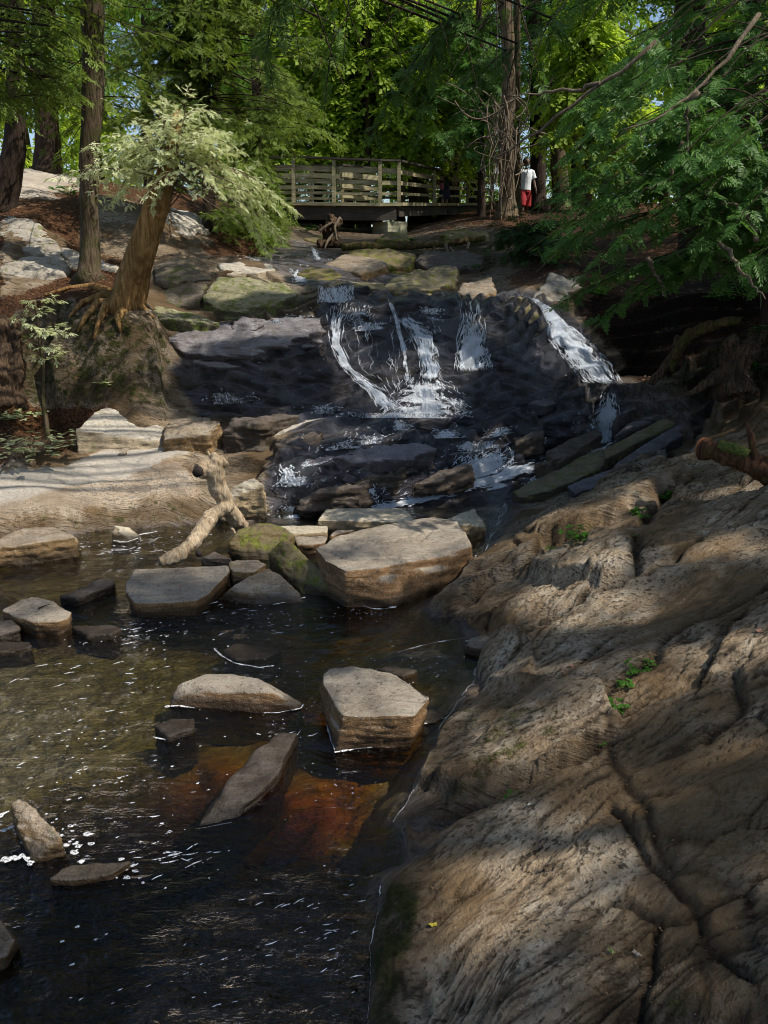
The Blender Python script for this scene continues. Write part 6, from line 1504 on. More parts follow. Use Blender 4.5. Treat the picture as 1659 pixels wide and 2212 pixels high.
# the forest beyond, each tree with its own trunk and leafy crown
rgf = np.random.default_rng(77)
spots = [(-17,27),(-13,31),(-9.5,28),(-6.5,34),(-3.5,31),(-1,36),(1.6,32.5),(4,37),(6.2,33),(8.6,36),(11,31),(13.5,36),(16,30),(-20,37),(-15,42),(-8,44),(-2,46),(4,45),(10,46),(17,42),(20,36),(-12,23.5),(9.6,28.5),(12.5,25.5),(-4.5,27),(2.4,28.5)]
proto = []
def forest_tree(k, x, y):
    base = np.array([x, y, float(hz(x, y)) - .1]); H = rgf.uniform(12, 16)
    t = thing('forest_tree', base, 'sunlit leafy tree in the bright forest far beyond the footbridge', 'tree', 'trees filling the forest beyond the footbridge')
    lean = rgf.normal(0, .3, 2); P = np.array([base, base + [lean[0] * .4, lean[1] * .4, H * .5], base + [lean[0], lean[1], H]]); P = np.stack([np.interp(np.linspace(0, 2, 16), range(3), P[:, i]) for i in range(3)], -1)
    mb = MB(base); mb.tube(P, np.linspace(rgf.uniform(.14, .24), .05, 16), 9, rough=.15, seed=k); mb.build('trunk', BK['far'] if k % 3 else BK['dark'], t)
    c = Crown('leafy' if k % 4 else 'hemlock_lo', 300 + k, .55)
    for j in range(34):
        h = base[2] + (.06 + .94 * (j + rgf.random()) / 34) * H; an = rgf.uniform(0, 6.28); r = rgf.uniform(.8, 3.0) * (1.1 - .7 * (h - base[2]) / H)
        ctr = np.array([x + lean[0] * (h - base[2]) / H + math.cos(an) * r, y + lean[1] * (h - base[2]) / H + math.sin(an) * r, h])
        c.blob(ctr, (.95, .95, .6), 46, .5)
    c.build('crown', LM['forest'] if k % 4 else LM['hemlock'], t, base)
for k, (x, y) in enumerate(spots): forest_tree(k, x, y)

# mostly unseen tall hemlocks, added on the right bank to shade the stream
for k, (x, y, lab) in enumerate(((8.2,6.6,'tall hemlock added for shade on the right bank out past the hemlock with layered boughs'),(7.4,2.2,'tall hemlock added for shade, rising over the near end of the sloping slab'),(8.6,11.2,'tall hemlock added for shade on the dark bank behind the right-hand fall'),(6.4,15.5,'tall hemlock added for shade between the right-hand fall and the footbridge path'),(11.2,3.8,'tall hemlock added for shade on the far side of the right bank'),(12,9,'tall hemlock added for shade deep on the right bank'),(5.6,-1.6,'tall hemlock added for shade behind the sloping slab'),(10.2,-.6,'tall hemlock added for shade behind and right of the sloping slab'))):
    yy = max(y, .5); base = np.array([x, y, float(hz(x, yy)) - .2])
    t = thing('hemlock_tree', base, lab, 'tree', 'tall hemlocks added to shade the stream')
    P = np.stack([np.linspace(x, x + .2, 24), np.linspace(y, y, 24), np.linspace(base[2], 15, 24)], -1)
    mb = MB(base); mb.tube(P, np.linspace(.28, .05, 24), 12, rough=.15, seed=k); mb.build('trunk', BK['dark'], t)
    auto_crown('hemlock_lo', 'hemlock', .5, 7.4, 14.5, 4.4, 32 if k in (1, 6, 7) else 46, 400 + k, droop=.12)(t, P, None, base)

# ------------------------------------------------------------------ footbridge
def plank_mat(name, a, b, sc=1.0):
    m, g = newmat(name)
    P = g.pos()
    f = g.noise(g.mapping(P, scale=(2.2 * sc, 6 * sc, 40 * sc)), 1.0, 4, .6)
    n = g.noise(P, 2.5, 3)
    c = g.mix(g.ramp(f, .35, .65), a, b); c = g.mix(g.ramp(n, .4, .7, 0, .6), c, (a[0] * .6, a[1] * .7, a[2] * .5))
    bs = g.n('ShaderNodeBsdfPrincipled', Base__Color=c, Roughness=.85); g.out(bs.outputs[0]); return m
PL = plank_mat('weathered_planks', (.22, .19, .1), (.42, .37, .22))
PLD = plank_mat('dark_stained_wood', (.03, .026, .018), (.08, .065, .045))
CONC = plank_mat('mossy_concrete', (.26, .25, .14), (.4, .38, .26), .4)
bo = atY(720, 436, 21.6)
BR = thing('footbridge', bo, 'weathered wooden footbridge with board railings crossing above the falls on a concrete pier', 'bridge')
near = [(500,346,436,22.1),(548,345,436,22.0),(634,343,435,21.8),(721,347,436,21.6),(821,351,437,21.5),(862,352,436,21.6),(938,369,437,24.6),(1010,378,437,27.4),(1062,384,437,29.6)]
NP = [(atY(a, t, Y), atY(a, b, Y)) for a, t, b, Y in near]
dirs = []
for k in range(len(NP)):
    d = NP[min(k + 1, len(NP) - 1)][1] - NP[max(k - 1, 0)][1]; d[2] = 0; d = d / np.linalg.norm(d); dirs.append(d)
offs = [np.array([-d[1], d[0], 0]) * 1.7 for d in dirs]
offs = [o if o[1] > 0 else -o for o in offs]
def beam_between(name, a, b, h, w, mat, parent, ext=.0):
    a, b = np.asarray(a, float), np.asarray(b, float); t = b - a; L = np.linalg.norm(t); t /= L
    s = np.cross([0, 0, 1.0], t); s /= np.linalg.norm(s); u = np.cross(t, s)
    mb = MB(bo); mb.box((a + b) / 2, (L + ext, w, h), np.stack([t, s, u], 1)); return mb.build(name, mat, parent, smooth=False)
for side in (0, 1):
    for k, (tp, bt) in enumerate(NP):
        if k in (0,) : continue
        o = offs[k] * side
        beam_between('post', bt + o + [0, 0, -.12], tp + o + [0, 0, .02], .09, .1, PL, BR)
    for k in range(len(NP) - 1):
        o0, o1 = offs[k] * side, offs[k + 1] * side
        inw = dirs[k] * 0 + (offs[k] / 1.7) * (.075 if not side else -.075)
        for fr, hh in ((.8, .125), (.5, .1), (.22, .07)):
            a = NP[k][1] + (NP[k][0] - NP[k][1]) * fr + o0 + inw; b = NP[k + 1][1] + (NP[k + 1][0] - NP[k + 1][1]) * fr + o1 + inw
            beam_between('rail', a, b, hh, .035, PL, BR, .0)
        beam_between('handrail', NP[k][0] + o0 + [0, 0, .05], NP[k + 1][0] + o1 + [0, 0, .05], .045, .17, PLD, BR, .05)
# deck and beams
V = []; 
for k, (tp, bt) in enumerate(NP):
    for o in (offs[k] * -.06, offs[k] * 1.06):
        for dz in (-.02, -.1): V.append(bt + o + [0, 0, dz] - bo)
Q = []
for k in range(len(NP) - 1):
    a = k * 4; b = a + 4
    Q += [[a, b, b + 2, a + 2], [a + 1, a + 3, b + 3, b + 1], [a, a + 1, b + 1, b], [a + 2, b + 2, b + 3, a + 3]]
Q += [[0, 2, 3, 1], [len(V) - 4, len(V) - 3, len(V) - 1, len(V) - 2]]
mesh_np('deck', V, np.array(Q), PL, BR, smooth=False)
for side in (.06, .94):
    for k in (0, 1, 2, 3, 4, 5, 6, 7):
        h = .34 if k < 5 else .26
        beam_between('beam', NP[k][1] + offs[k] * side + [0, 0, -.1 - h / 2], NP[k + 1][1] + offs[k + 1] * side + [0, 0, -.1 - h / 2], h, .2, PLD, BR, .02)
pc = atY(838, 487, 21.7); an = math.radians(33)
mb = MB(bo); R3 = np.array([[math.cos(an), -math.sin(an), 0], [math.sin(an), math.cos(an), 0], [0, 0, 1]]); top = NP[4][1][2] - .455
mb.box((pc[0] + .05, pc[1] + .3, (top + 2.9) / 2), (.62, .75, top - 2.9), R3); mb.build('pier', CONC, BR, smooth=False)

# ------------------------------------------------------------------ people
def flat_mat(name, c, r=.8, var=.25):
    m, g = newmat(name); n = g.noise(g.pos(), 9, 3)
    bs = g.n('ShaderNodeBsdfPrincipled', Base__Color=g.mix(g.ramp(n, .3, .7), c, tuple(x * (1 - var) for x in c)), Roughness=r); g.out(bs.outputs[0]); return m
SKIN = flat_mat('brown_skin', (.09, .045, .025), .55); SKIN2 = flat_mat('tan_skin', (.3, .18, .12), .55)
WHITE = flat_mat('white_cotton', (.8, .84, .88), .9, .12); RED = flat_mat('red_fabric', (.36, .015, .02)); BLACK = flat_mat('black_hair', (.012, .01, .009)); BLUE = flat_mat('blue_stripe', (.08, .14, .42))
CAPM = flat_mat('cream_cap', (.7, .66, .52)); NAVY = flat_mat('dark_green_jersey', (.02, .045, .03)); PINK = flat_mat('pink_fabric', (.5, .14, .22)); SHOE = flat_mat('dark_shoe', (.03, .03, .035)); JEAN = flat_mat('dark_denim', (.02, .035, .075))

def union(tubes, vox, relaxn=3):
    """tubes: list of (points, radii[, flat]) fused into one continuous surface"""
    mb = MB()
    for t in tubes: mb.tube(t[0], t[1], 12, flat=t[2] if len(t) > 2 else 1.0)
    V = np.vstack(mb.V); me = bpy.data.meshes.new('tmp')
    me.from_pydata(V.tolist(), [], [list(q) for q in np.vstack(mb.Q)] + [list(q) for q in np.vstack(mb.T)])
    bm = bmesh.new(); bm.from_mesh(me); bmesh.ops.recalc_face_normals(bm, faces=bm.faces); bm.to_mesh(me); bm.free()
    V, Q, E = remesh(me, vox); return relax(V, E, relaxn), Q

def ball(c, r, sq=(1, 1, 1), n=9):
    th = np.linspace(.02, math.pi - .02, n); c = np.array(c, float)
    P = c + np.stack([0 * th, 0 * th, -np.cos(th) * r * sq[2]], -1); return (P, np.sin(th) * r)
def person(label, loc, rz, h, skin, shirt, short, hairmat, cap=None, extras=None, stride=.14):
    t = thing('person', loc, label, 'person'); t.rotation_euler = (0, 0, rz); k = h / 1.75; t.scale = (k, k, k)
    s = stride
    legs = [([(sg * .09, sg * .0, .92), (sg * .1, -.02 + sg * s * .35, .5), (sg * .1, .02 + sg * s, .09)], [.085, .06, .042]) for sg in (-1, 1)]
    feet = [([(sg * .1, .06 + sg * s, .045), (sg * .11, -.05 + sg * s, .04), (sg * .115, -.15 + sg * s, .03)], [.042, .045, .03]) for sg in (-1, 1)]
    arms = []; hands = []
    for sg in (-1, 1):
        el = (sg * .245, .02 + -sg * .05, 1.14); wr = (sg * .25, -.07 - sg * .1, .92)
        arms.append(([(sg * .17, 0, 1.41), (sg * .21, 0, 1.36), el, wr], [.05, .05, .038, .026]))
        w = np.array(wr); hd = np.array([0, -.03 - sg * .01, -.09])
        hands.append(([w, w + hd * .55, w + hd], [.026, .034, .03], .55))
        for f, (dx, dl) in enumerate(((-.024, .055), (-.008, .066), (.009, .062), (.025, .048))):
            b = w + hd * .95 + np.array([dx * .4, dx, 0]); hands.append(([b, b + [0, -.012, -dl * .55], b + [-sg * .012, -.016, -dl]], [.0085, .008, .006]))
        b = w + hd * .35; hands.append(([b + [0, -.02, 0], b + [-sg * .01, -.05, -.03], b + [-sg * .012, -.055, -.055]], [.011, .01, .007]))
    torso = [([(0, .01, .86), (0, .01, 1.0), (0, .0, 1.2), (0, .0, 1.36), (0, .0, 1.43)], [.12, .125, .135, .13, .07])]
    head = [([(0, .01, 1.4), (0, .0, 1.5)], [.055, .052]), ball((0, -.005, 1.635), .098, (1, 1, 1.2)), ([(0, -.06, 1.57), (0, -.075, 1.545)], [.045, .03]), ([(0, -.092, 1.64), (0, -.118, 1.605), (0, -.1, 1.6)], [.01, .016, .01]),
            ([(-.095, 0, 1.65), (-.103, .01, 1.61)], [.018, .014]), ([(.095, 0, 1.65), (.103, .01, 1.61)], [.018, .014]), ([(-.05, -.085, 1.66), (.05, -.085, 1.66)], [.012, .012]), ([(-.03, -.09, 1.566), (.03, -.09, 1.566)], [.009, .009])]
    V, Q = union(legs + feet + arms + hands + torso + head, .009, 1); mesh_np('body', V, Q, skin, t)
    V, Q = union([([(0, .01, .88), (0, .01, 1.05), (0, 0, 1.25), (0, 0, 1.37), (0, 0, 1.44)], [.165, .16, .168, .16, .075]), ([(-.16, .0, .92), (.16, .0, .92)], [.05, .05])] +
                 [([(sg * .1, 0, 1.4), (sg * .19, 0, 1.38), (sg * .25, .01 - sg * .02, 1.2)], [.075, .075, .082]) for sg in (-1, 1)], .014, 3); sh = mesh_np('shirt', V, Q, shirt, t)
    V, Q = union([([(0, .01, 1.0), (0, .01, .82)], [.155, .15])] + [([(sg * .08, 0, .9), (sg * .1, -.02 + sg * s * .3, .62), (sg * .105, -.02 + sg * s * .42, .46)], [.1, .108, .112]) for sg in (-1, 1)], .014, 3); so_ = mesh_np('shorts', V, Q, short, t)
    V, Q = union([([(sg * .1, .075 + sg * s, .05), (sg * .11, -.05 + sg * s, .045), (sg * .115, -.17 + sg * s, .035)], [.05, .055, .04]) for sg in (1,)], .014, 2); mesh_np('shoe', V, Q, SHOE, t)
    V, Q = union([([(sg * .1, .075 + sg * s, .05), (sg * .11, -.05 + sg * s, .045), (sg * .115, -.17 + sg * s, .035)], [.05, .055, .04]) for sg in (-1,)], .014, 2); mesh_np('shoe', V, Q, SHOE, t)
    V, Q = union([ball((0, .022, 1.672), .104, (1, 1, 1.05))], .012, 2); mesh_np('hair', V, Q, hairmat, t)
    if cap:
        V, Q = union([ball((0, .012, 1.70), .112, (1, 1, .85)), ([(0, -.06, 1.70), (0, -.13, 1.69), (0, -.2, 1.675)], [.08, .075, .05], .18)], .01, 2); mesh_np('cap', V, Q, cap, t)
    mbx = MB()
    for sg in (-1, 1):
        e = MB(); e.tube([(sg * .035, -.097, 1.643), (sg * .035, -.106, 1.643)], [.011, .006], 8); e.build('eye', BLACK, t)
    return t, sh, so_
pl = atY(1138, 341, 24.0); pl[2] -= 1.75
T1, shirt1, shorts1 = person('person in white T-shirt and long red shorts walking right of the footbridge', tuple(pl), .25, 1.75, SKIN, WHITE, RED, BLACK)
mb = MB(); mb.box((-.07, -.172, 1.26), (.02, .006, .09)); mb.box((-.055, -.172, 1.285), (.03, .006, .018)); lg = mb.build('chest_mark', BLACK, T1, smooth=False); lg.parent = shirt1
mb = MB(); mb.tube([(-.205, -.03, .69), (-.1, -.135, .70), (.005, -.06, .69)], .02, 8); st = mb.build('stripe', BLUE, T1); st.parent = shorts1
mb = MB(); mb.tube([(-.205, -.03, .64), (-.1, -.138, .65), (.005, -.06, .64)], .018, 8); st = mb.build('stripe', WHITE, T1); st.parent = shorts1
p2 = atY(962, 345, 25.6); p2[2] -= 1.5
T2, shirt2, shorts2 = person('person in dark clothes and a cream cap standing on the angled end of the footbridge', tuple(p2), .5, 1.5, SKIN2, NAVY, JEAN, BLACK, cap=CAPM, stride=.05)
bag = thing('shoulder_bag', tuple(np.array(p2) + [-.12, -.28, .62]), 'small pink bag held by the person in the cream cap', 'bag')
V, Q = union([([(0, 0, 0), (.02, 0, .1), (0, 0, .2)], [.1, .13, .09], .5)], .014, 3); mesh_np('pouch', V, Q, PINK, bag)
mb = MB(); mb.tube([(-.07, 0, .18), (-.02, .03, .34), (.05, .05, .36), (.08, 0, .19)], .012, 6); mb.build('strap', PINK, bag)

# ------------------------------------------------------------------ driftwood, logs, stumps
def curve(L, n=24):
    """L: (px, py, Y, width px) -> smooth world polyline with radii"""
    W = np.array([atY(a, b, Y) for a, b, Y, w in L]); R = np.array([w * .5 * Y / F for a, b, Y, w in L]); s = np.arange(len(W)); q = np.linspace(0, len(W) - 1, n)
    P = np.stack([np.interp(q, s, W[:, k]) for k in range(3)], -1); R = np.interp(q, s, R)
    for _ in range(3): P[1:-1] = .5 * P[1:-1] + .25 * (P[:-2] + P[2:])
    return P, R
def branchy(label, name, cat, mat, curves, rough=.22, seed=0, vox=.012, parts=(), group=None, lift=0):
    tubes = [curve(c) for c in curves]; org = tubes[0][0][0]
    V, Q = union([(p, r) for p, r in tubes], vox, 2); N = vnormals(V, Q)
    r = max(t[1].max() for t in tubes)
    V = V + N * (r * rough * fbm(V * np.array([1, 1, 1]) / r * .9, 4, seed))[:, None] + N * (r * rough * .5 * fbm(V * np.array([3, 3, .8]) / r, 3, seed + 4))[:, None]
    t = thing(name, org, label, cat, group)
    mesh_np('trunk' if cat != 'stump' else 'stem', V - org, Q, mat, t)
    for nm, m, cs in parts:
        for c in cs:
            p, r_ = curve(c, 16); mb = MB(org); mb.tube(p, r_, 9, rough=.2, seed=seed); mb.build(nm, m, t)
    return t
branchy('forked bleached driftwood stump leaning in the pool beside the sunny bank', 'driftwood', 'driftwood', BK['wood'],
        [[(524,1142,7.32,34),(492,1098,7.15,36),(470,1055,7.05,42),(463,1015,7.0,42),(470,990,7.0,32)], [(500,1085,7.12,30),(460,1110,6.97,36),(428,1158,6.76,34),(400,1190,6.62,32),(372,1206,6.54,34),(345,1216,6.48,26)], [(463,1015,7.0,46),(440,1010,6.98,44),(428,1018,6.93,40)], [(476,1000,7.02,30),(488,992,7.04,26)], [(468,992,7,24),(462,978,7,12)]],
        seed=3, vox=.011, rough=.13, parts=(('knot_hole', flat_mat('hollow_knot', (.02, .012, .008)), [[(428,1019,6.86,26),(427,1021,6.83,24)], [(430,1196,6.56,18),(431,1197,6.53,16)]]),
                        ('splinter', BK['wood'], [[(455,990,7,8),(449,975,7,3)], [(485,996,7.02,8),(494,984,7.02,3)], [(345,1214,6.48,14),(338,1222,6.46,5)], [(500,1140,7.2,8),(512,1158,7.1,3)]])))
branchy('wet reddish fallen log with moss and two spiky broken branches on top of the slab', 'fallen_log', 'log', BK['red'],
        [[(1518,966,6.45,46),(1560,978,6.3,48),(1620,1000,6.15,50),(1700,1040,5.95,52),(1800,1090,5.7,54)]], seed=5, vox=.012,
        parts=(('branch_stub', BK['red'], [[(1640,1020,6.05,22),(1632,985,6.1,18),(1620,940,6.2,15),(1612,908,6.25,3)], [(1575,975,6.28,18),(1577,952,6.28,14)], [(1655,1010,6.05,16),(1658,985,6.05,12)]]),
               ('broken_end', bark_mat('orange_heartwood', (.32,.12,.05), (.5,.24,.12), 1.5), [[(1514,966,6.46,40),(1519,967,6.44,44)]]),
               ('moss_patch', stone_mat('moss_cushion', top=(.1,.1,.02), side=(.07,.08,.015), mossf=.8, line=False), [[(1555,962,6.28,26),(1585,968,6.2,28),(1618,982,6.12,24)]])))
branchy('barkless log lying across the stream under the footbridge pier', 'fallen_log', 'log', BK['mosslog'], [[(738,533,15.4,17),(820,532,15.5,17),(900,531,15.6,15),(942,528,15.7,12)]], seed=6, vox=.02,
        parts=(('root', BK['twig'], [[(938,530,15.7,8),(936,555,15.6,6),(934,575,15.5,3)], [(962,525,15.7,8),(970,560,15.6,5)], [(972,535,15.7,6),(1000,570,15.5,4)]]),))
branchy('shorter lit log lying behind the stream log, its end toward the vine trunk', 'fallen_log', 'log', BK['mosslog'], [[(920,531,16.4,13),(980,523,16.6,14),(1046,514,16.9,13)]], seed=7, vox=.02, parts=(('root', BK['twig'], [[(1012,525,16.6,7),(1006,565,16.2,3)]]),))
branchy('twisted grey root stump standing in the stream below the footbridge', 'stump', 'stump', BK['rot'], [[(715,532,16.5,34),(712,500,16.5,30),(720,475,16.5,18),(716,464,16.5,8)], [(705,500,16.4,16),(690,490,16.4,12),(684,500,16.4,8)], [(715,500,16.4,14),(732,482,16.4,10),(738,470,16.4,6)], [(700,520,16.4,16),(688,535,16.3,8)]], seed=8, vox=.018, rough=.35,
        parts=(('root', BK['twig'], [[(722,505,16.3,7),(708,520,16.2,6),(700,540,16.1,3)], [(735,470,16.4,6),(722,490,16.3,6),(728,520,16.2,4)], [(690,500,16.3,7),(705,488,16.3,6),(720,480,16.3,4)]]),))
branchy('rotten jagged stump on the right bank beside the ferns', 'stump', 'stump', BK['rot'], [[(1590,850,8.35,70),(1586,800,8.4,56),(1582,760,8.45,46),(1575,735,8.5,18)], [(1600,800,8.4,40),(1608,760,8.4,30),(1606,745,8.4,12)], [(1570,780,8.4,30),(1563,745,8.4,12),(1562,735,8.4,5)]], seed=9, vox=.016, rough=.35,
        parts=(('root', BK['rot'], [[(1570,800,8.4,30),(1540,820,8.3,28),(1500,845,8.3,14),(1480,855,8.3,8)], [(1610,830,8.3,24),(1630,850,8.2,16)]]),))
branchy('mossy bent log arching out of the dark bank right of the falls', 'fallen_log', 'log', BK['mosslog'], [[(1450,800,9.9,14),(1462,765,9.8,20),(1480,730,9.7,24),(1515,710,9.6,26),(1560,698,9.5,22),(1600,690,9.5,14)]], seed=10, vox=.016)
branchy('thin grey log leaning up against the dark bank right of the falls', 'fallen_log', 'log', BK['rot'], [[(1405,832,9.9,16),(1430,800,9.9,20),(1455,770,9.9,18),(1464,735,9.95,14),(1463,722,9.95,5)]], seed=11, vox=.015)
branchy('weathered stump with ridged wood at the left edge behind the sapling', 'stump', 'stump', BK['rot'], [[(8,880,8.7,90),(10,820,8.75,70),(12,760,8.8,60),(5,700,8.85,56)], [(32,870,8.65,34),(34,790,8.7,26),(38,720,8.75,22)]], seed=12, vox=.02, rough=.3)
# twig standing in the water, little twigs on the rocks
def twig(label, L, r=.004, name='twig'):
    W = np.array([atY(*q) for q in L]); mb = MB(W[0]); mb.tube(W, np.linspace(r, r * .5, len(W)), 5); tag(mb.build(name, BK['twig']), label, 'twig')
def twig_on(label, L, r=.004, mat='dark', up=.01):
    W = gcast([q[0] for q in L], [q[1] for q in L]) + [0, 0, up]; mb = MB(W[0]); mb.tube(W, np.linspace(r, r * .5, len(W)), 5); tag(mb.build('twig', BK[mat]), label, 'twig')
twig('thin straight twig standing in the water left of the wedge boulder', [(657,1500,4.28),(657,1465,4.3),(656,1445,4.31)], .0028)
W = onz(np.array([83,95,107]), np.array([1314,1309,1305]), .128); mb = MB(W[0]); mb.tube(W, [.006, .005, .003], 5); tag(mb.build('twig', BK['dark']), 'black curved twig lying on the low grey slab at the left edge', 'twig')
W = gcast([1405, 1460, 1530], [1010, 1003, 995]) 

# ------------------------------------------------------------------ small plants
def herb(label, px, py, n, size, seed, name='herb', mat='herb', cat='plant', pale=False, up=.6, lobes=3, spread=.5, Y=None, group=None):
    rg = np.random.default_rng(seed); p = gcast(px, py)[0] if Y is None else atY(px, py, Y)
    t = thing(name, p, label, cat, group)
    rows_V = []; tint = []; mb = MB((0, 0, 0))
    for k in range(n):
        an = rg.uniform(0, 6.28); r = size * spread * rg.uniform(.2, 1.6); h = size * rg.uniform(.3, 1.2) * up
        tip = np.array([math.cos(an) * r, math.sin(an) * r, h]); mb.tube([[tip[0] * .2, tip[1] * .2, 0], tip * [.6, .6, .7], tip], [size * .02, size * .015, size * .01], 4, cap=False)
        for j in range(lobes):
            a2 = an + (j - (lobes - 1) / 2) * (1.1 if lobes > 1 else 0) + rg.normal(0, .2); l = size * rg.uniform(.35, .6)
            d = np.array([math.cos(a2), math.sin(a2), rg.uniform(-.35, .15)]); s = np.cross([0, 0, 1.0], d); s /= np.linalg.norm(s); w = l * rg.uniform(.26, .36); nrm_ = np.array([0, 0, l * .08])
            q0 = tip; V = [q0, q0 + d * l * .35 + s * w, q0 + d * l * .75 + s * w * .6, q0 + d * l, q0 + d * l * .75 - s * w * .6, q0 + d * l * .35 - s * w, q0 + d * l * .5 - nrm_]
            rows_V.append(np.array(V)); tint += [rg.uniform(.1, 1)] * 7
    V = np.vstack(rows_V); m = len(rows_V); b = np.arange(m)[:, None, None] * 7
    T = (np.array([[0, 1, 6], [1, 2, 6], [2, 3, 6], [3, 4, 6], [4, 5, 6], [5, 0, 6]])[None] + b).reshape(-1, 3)
    mesh_np('leaves', V, T, LM[mat], t, smooth=False, attrs={'tint': tint}); mb.build('stem', LM['herb'] if mat != 'pale' else BK['twig'], t)
    return t
herb('bright green leafy herb in the crevice below the driest block of the slab', 1435, 1078, 34, .11, 1)
herb('green herb just under the brightest one in the same slab crevice', 1388, 1118, 20, .1, 2)
herb('strip of small green leaves in the middle of the upper slab crevice', 1245, 1158, 24, .085, 3, spread=1.0)
herb('tiny green sprig at the left end of the upper slab crevice', 1188, 1190, 6, .045, 4)
herb('small green plant in the shadowed notch of the slab, below the big crevice plants', 1366, 1160, 6, .05, 5)
herb('clover-like green plant on the right slab, uppermost of the three in its row', 1385, 1450, 18, .065, 6, spread=.9)
herb('clover-like green plant in the middle of the row on the right slab', 1352, 1482, 12, .055, 7)
herb('clover-like green plant lowest in the row on the right slab', 1326, 1528, 20, .065, 8, spread=.9)
herb('tiny yellow-green seedling among red leaves in the slab crack', 1302, 1610, 5, .03, 9)
herb('single green leaf pair at the low end of the slab crack', 1090, 1720, 2, .05, 10, lobes=2)
herb('small leafy plant growing between the wet strata right of the falls', 1500, 935, 10, .06, 11)
herb('fern-like green clump beside the rotten stump at the right edge', 1635, 800, 40, .16, 12, spread=.9)
herb('small green tuft on the bank above the rotten stump', 1640, 715, 14, .12, 13)
herb('little green plant at the foot of the dark bank right of the falls', 1462, 842, 8, .07, 14)
herb('broad-leaved pale shrub glaring in the sun at the left edge of the bank', 70, 985, 120, .16, 15, mat='pale', lobes=2, spread=2.2, up=1.2, name='shrub', cat='shrub')
herb('small pale shrub at the left edge just above the broad-leaved one', 30, 905, 60, .13, 16, mat='bright', lobes=3, spread=2.0, name='shrub', cat='shrub')
herb('dead-looking dry tuft by the foot of the mossy wall', 225, 835, 14, .12, 17, mat='bright', lobes=2)
# cedar sapling at the left
def sapl(t, P, R, base):
    c = Crown('cedar', 140, .12); rg = c.rg
    for px, py, Y in ((110,640,8.9),(60,650,8.8),(20,690,8.8),(95,665,8.7),(130,650,9),(150,720,8.7),(100,715,8.6),(40,735,8.8),(120,750,8.7),(80,770,8.8),(130,760,8.9),(0,770,8.8),(60,700,8.6),(130,700,8.9)):
        p1 = atY(px, py, Y); i = int(np.clip(np.searchsorted(P[:, 2], p1[2] - .1), 0, len(P) - 1)); c.bough(P[i], p1, .2, droop=.1, bare=.25, tint=.1, twr=.006)
    c.build('crown', LM['bright'], t, base, cull=False, twmat=BK['twig'])
tree('slim cedar sapling with sunlit sprays before the mossy rock wall', [(92,860,9,8.9),(94,780,8,8.9),(84,700,7,8.9),(78,650,5,8.85)], 'grey', name='sapling', seed=60, crown=sapl)
# fallen leaves
def leaf(label, px, py, col, size, seed, z=None):
    p = gcast(px, py)[0] if z is None else onz(px, py, z); rg = np.random.default_rng(seed); an = rg.uniform(0, 6.28); n = 12
    th = np.linspace(0, 2 * np.pi, n, endpoint=False); r = size * (.55 + .25 * np.cos(2 * th) + .2 * np.cos(5 * th)); V = np.stack([np.cos(th + an) * r, np.sin(th + an) * r, .15 * size * np.cos(2 * th) + .012], -1)
    V = np.vstack([V, [0, 0, .018]]); T = [[k, (k + 1) % n, n] for k in range(n)]
    o = mesh_np('fallen_leaf', V, np.array(T), flat_mat('leaf_' + str(seed), col, .6), smooth=False); o.location = p; tag(o, label, 'leaf')
leaf('yellow fallen leaf on the mossy lower edge of the slab', 935, 2002, (.5, .42, .03), .022, 1)
leaf('orange fallen leaf on the flat table-like rock', 391, 1270, (.5, .13, .03), .02, 2, .15)
leaf('pinkish fallen leaf high on the slab near the right edge', 1637, 1366, (.45, .22, .15), .03, 3)
leaf('pink fallen leaf on the slab above the row of clover plants', 1233, 1442, (.45, .2, .14), .022, 4)
leaf('pale yellow leaf on the smooth grey block of the slab', 1122, 1428, (.42, .33, .1), .022, 5)
leaf('green leaf floating where the foam meets the bedrock', 915, 1630, (.3, .4, .08), .018, 6)
leaf('small white petal-like leaf on the slab below the crack', 1142, 1742, (.6, .62, .55), .014, 7)
leaf('dull green leaf in the groove near the bottom of the slab', 1320, 2060, (.2, .26, .06), .018, 8)
leaf('beige leaf near the lower right of the slab', 1375, 2065, (.45, .36, .28), .02, 9)
leaf('pale yellow leaf floating left of the low grey pointed rock', 287, 1500, (.6, .5, .25), .016, 10, .01)

# needle and leaf litter: uncountable scraps on the forest floor, the bank and in the cracks of the slab
rg = np.random.default_rng(9); PP = []
for (x0, x1, y0, y1, n, th) in ((-8, -3.2, 8.2, 13, 5200, .25), (-9, 9, 12.5, 24, 9000, .25), (2.2, 7, 6.5, 13, 3600, .3)):
    x = rg.uniform(x0, x1, n * 2); y = rg.uniform(y0, y1, n * 2); fa = np.clip(np.searchsorted(A, x / y), 0, NA - 1); fy = np.clip(np.searchsorted(Yg, y), 0, NY - 1)
    k = M[fy, fa, 2] > th; PP.append(np.stack([x[k], y[k], hz(x[k], y[k])], -1)[:n])
y = rg.uniform(1.2, 8, 60000); x = xe(y) + rg.uniform(.05, 2.4, 60000); fa = np.clip(np.searchsorted(A, x / y), 0, NA - 1); fy = np.clip(np.searchsorted(Yg, y), 0, NY - 1); k = DARK[fy, fa] > rg.uniform(.35, .9, 60000)
PP.append(np.stack([x[k], y[k], hz(x[k], y[k])], -1)[:3000])
P = np.vstack(PP); n = len(P); an = rg.uniform(0, 6.28, n); dd_ = np.hypot(P[:, 0], P[:, 1]); L = rg.uniform(.004, .014, n) * np.clip(dd_ / 5, .35, 3.2); wd = L * rg.choice([.16, .5], n)
dv = np.stack([np.cos(an), np.sin(an), rg.normal(0, .2, n)], -1); sv = np.stack([-np.sin(an), np.cos(an), rg.normal(0, .3, n)], -1)
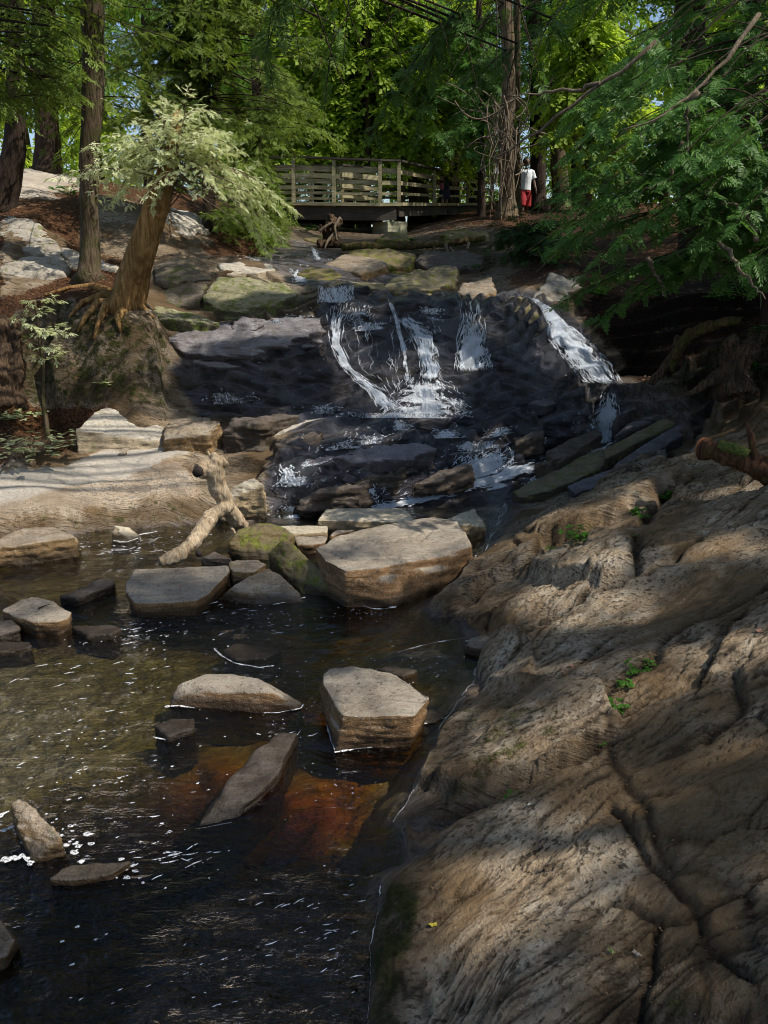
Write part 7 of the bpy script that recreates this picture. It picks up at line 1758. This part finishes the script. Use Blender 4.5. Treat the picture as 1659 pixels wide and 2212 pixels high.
c_ = P + [0, 0, .006]; V = np.stack([c_ - dv * L[:, None], c_ + sv * wd[:, None], c_ + dv * L[:, None], c_ - sv * wd[:, None]], 1).reshape(-1, 3)
tag(mesh_np('leaf_litter', V, np.arange(4 * n).reshape(-1, 4), leaf_mat('litter_scraps', (.09, .04, .018), (.4, .24, .12), .1), smooth=False, attrs={'tint': np.repeat(rg.uniform(0, 1, n), 4)}), kind='stuff')
# ferns and seedlings of the banks
for k, (px, py, n_, sz, lab) in enumerate(((1290,640,16,.2,'dark fern on the bank edge just above the right-hand fall'),(1420,640,18,.22,'dark fern under the hemlock boughs, left of two on the shaded bank'),(1560,650,18,.22,'dark fern under the hemlock boughs, right of two on the shaded bank'),
        (1010,585,12,.16,'small mossy fern on the ledge right of the upper stream'),(660,500,14,.18,'fern tuft beside the twisted root stump'),(1000,505,14,.2,'fern tuft right of the bridge pier'),(880,520,12,.16,'fern tuft behind the barkless log'),(150,420,14,.25,'seedling tuft on the sunny hill beside the straight trunk'),(560,520,14,.2,'fern tuft at the end of the cedar screen'))):
    herb(lab, px, py, n_, sz, 40 + k, name='fern', spread=.9, cat='fern')

# ------------------------------------------------------------------ camera, light, world
cam = bpy.data.cameras.new('camera'); co = bpy.data.objects.new('camera', cam); COL.objects.link(co)
co.location = (0, 0, CZ); co.rotation_euler = (math.pi / 2 - TH, 0, 0)
cam.sensor_fit = 'VERTICAL'; cam.sensor_height = 36; cam.sensor_width = 27
cam.lens = 36 * F / 2212
cam.clip_end = 1000; cam.clip_start = .05
sc.camera = co
w = bpy.data.worlds.new('World'); sc.world = w; w.use_nodes = True
nt = w.node_tree; bg = nt.nodes['Background']
sky = nt.nodes.new('ShaderNodeTexSky'); sky.sky_type = 'NISHITA'; sky.sun_disc = False
sdir = Vector(SUN).normalized()
sky.sun_elevation = math.asin(sdir.z); sky.sun_rotation = math.atan2(sdir.x, sdir.y)
nt.links.new(sky.outputs[0], bg.inputs[0]); bg.inputs[1].default_value = SKYS
sl_ = bpy.data.lights.new('sun', 'SUN'); sl_.energy = SUNS; sl_.angle = math.radians(.53); sl_.color = (1, .94, .84)
so = bpy.data.objects.new('sun', sl_); COL.objects.link(so); so.location = (8, 0, 20)
so.rotation_euler = sdir.to_track_quat('Z', 'Y').to_euler()
sc.view_settings.view_transform = 'Standard'; sc.view_settings.look = 'None'; sc.view_settings.exposure = 0
sc.cycles.max_bounces = 8; sc.cycles.transparent_max_bounces = 16; sc.cycles.diffuse_bounces = 3; sc.cycles.glossy_bounces = 3
sc.cycles.filter_width = 1.0
sc.cycles.caustics_reflective = False; sc.cycles.caustics_refractive = False
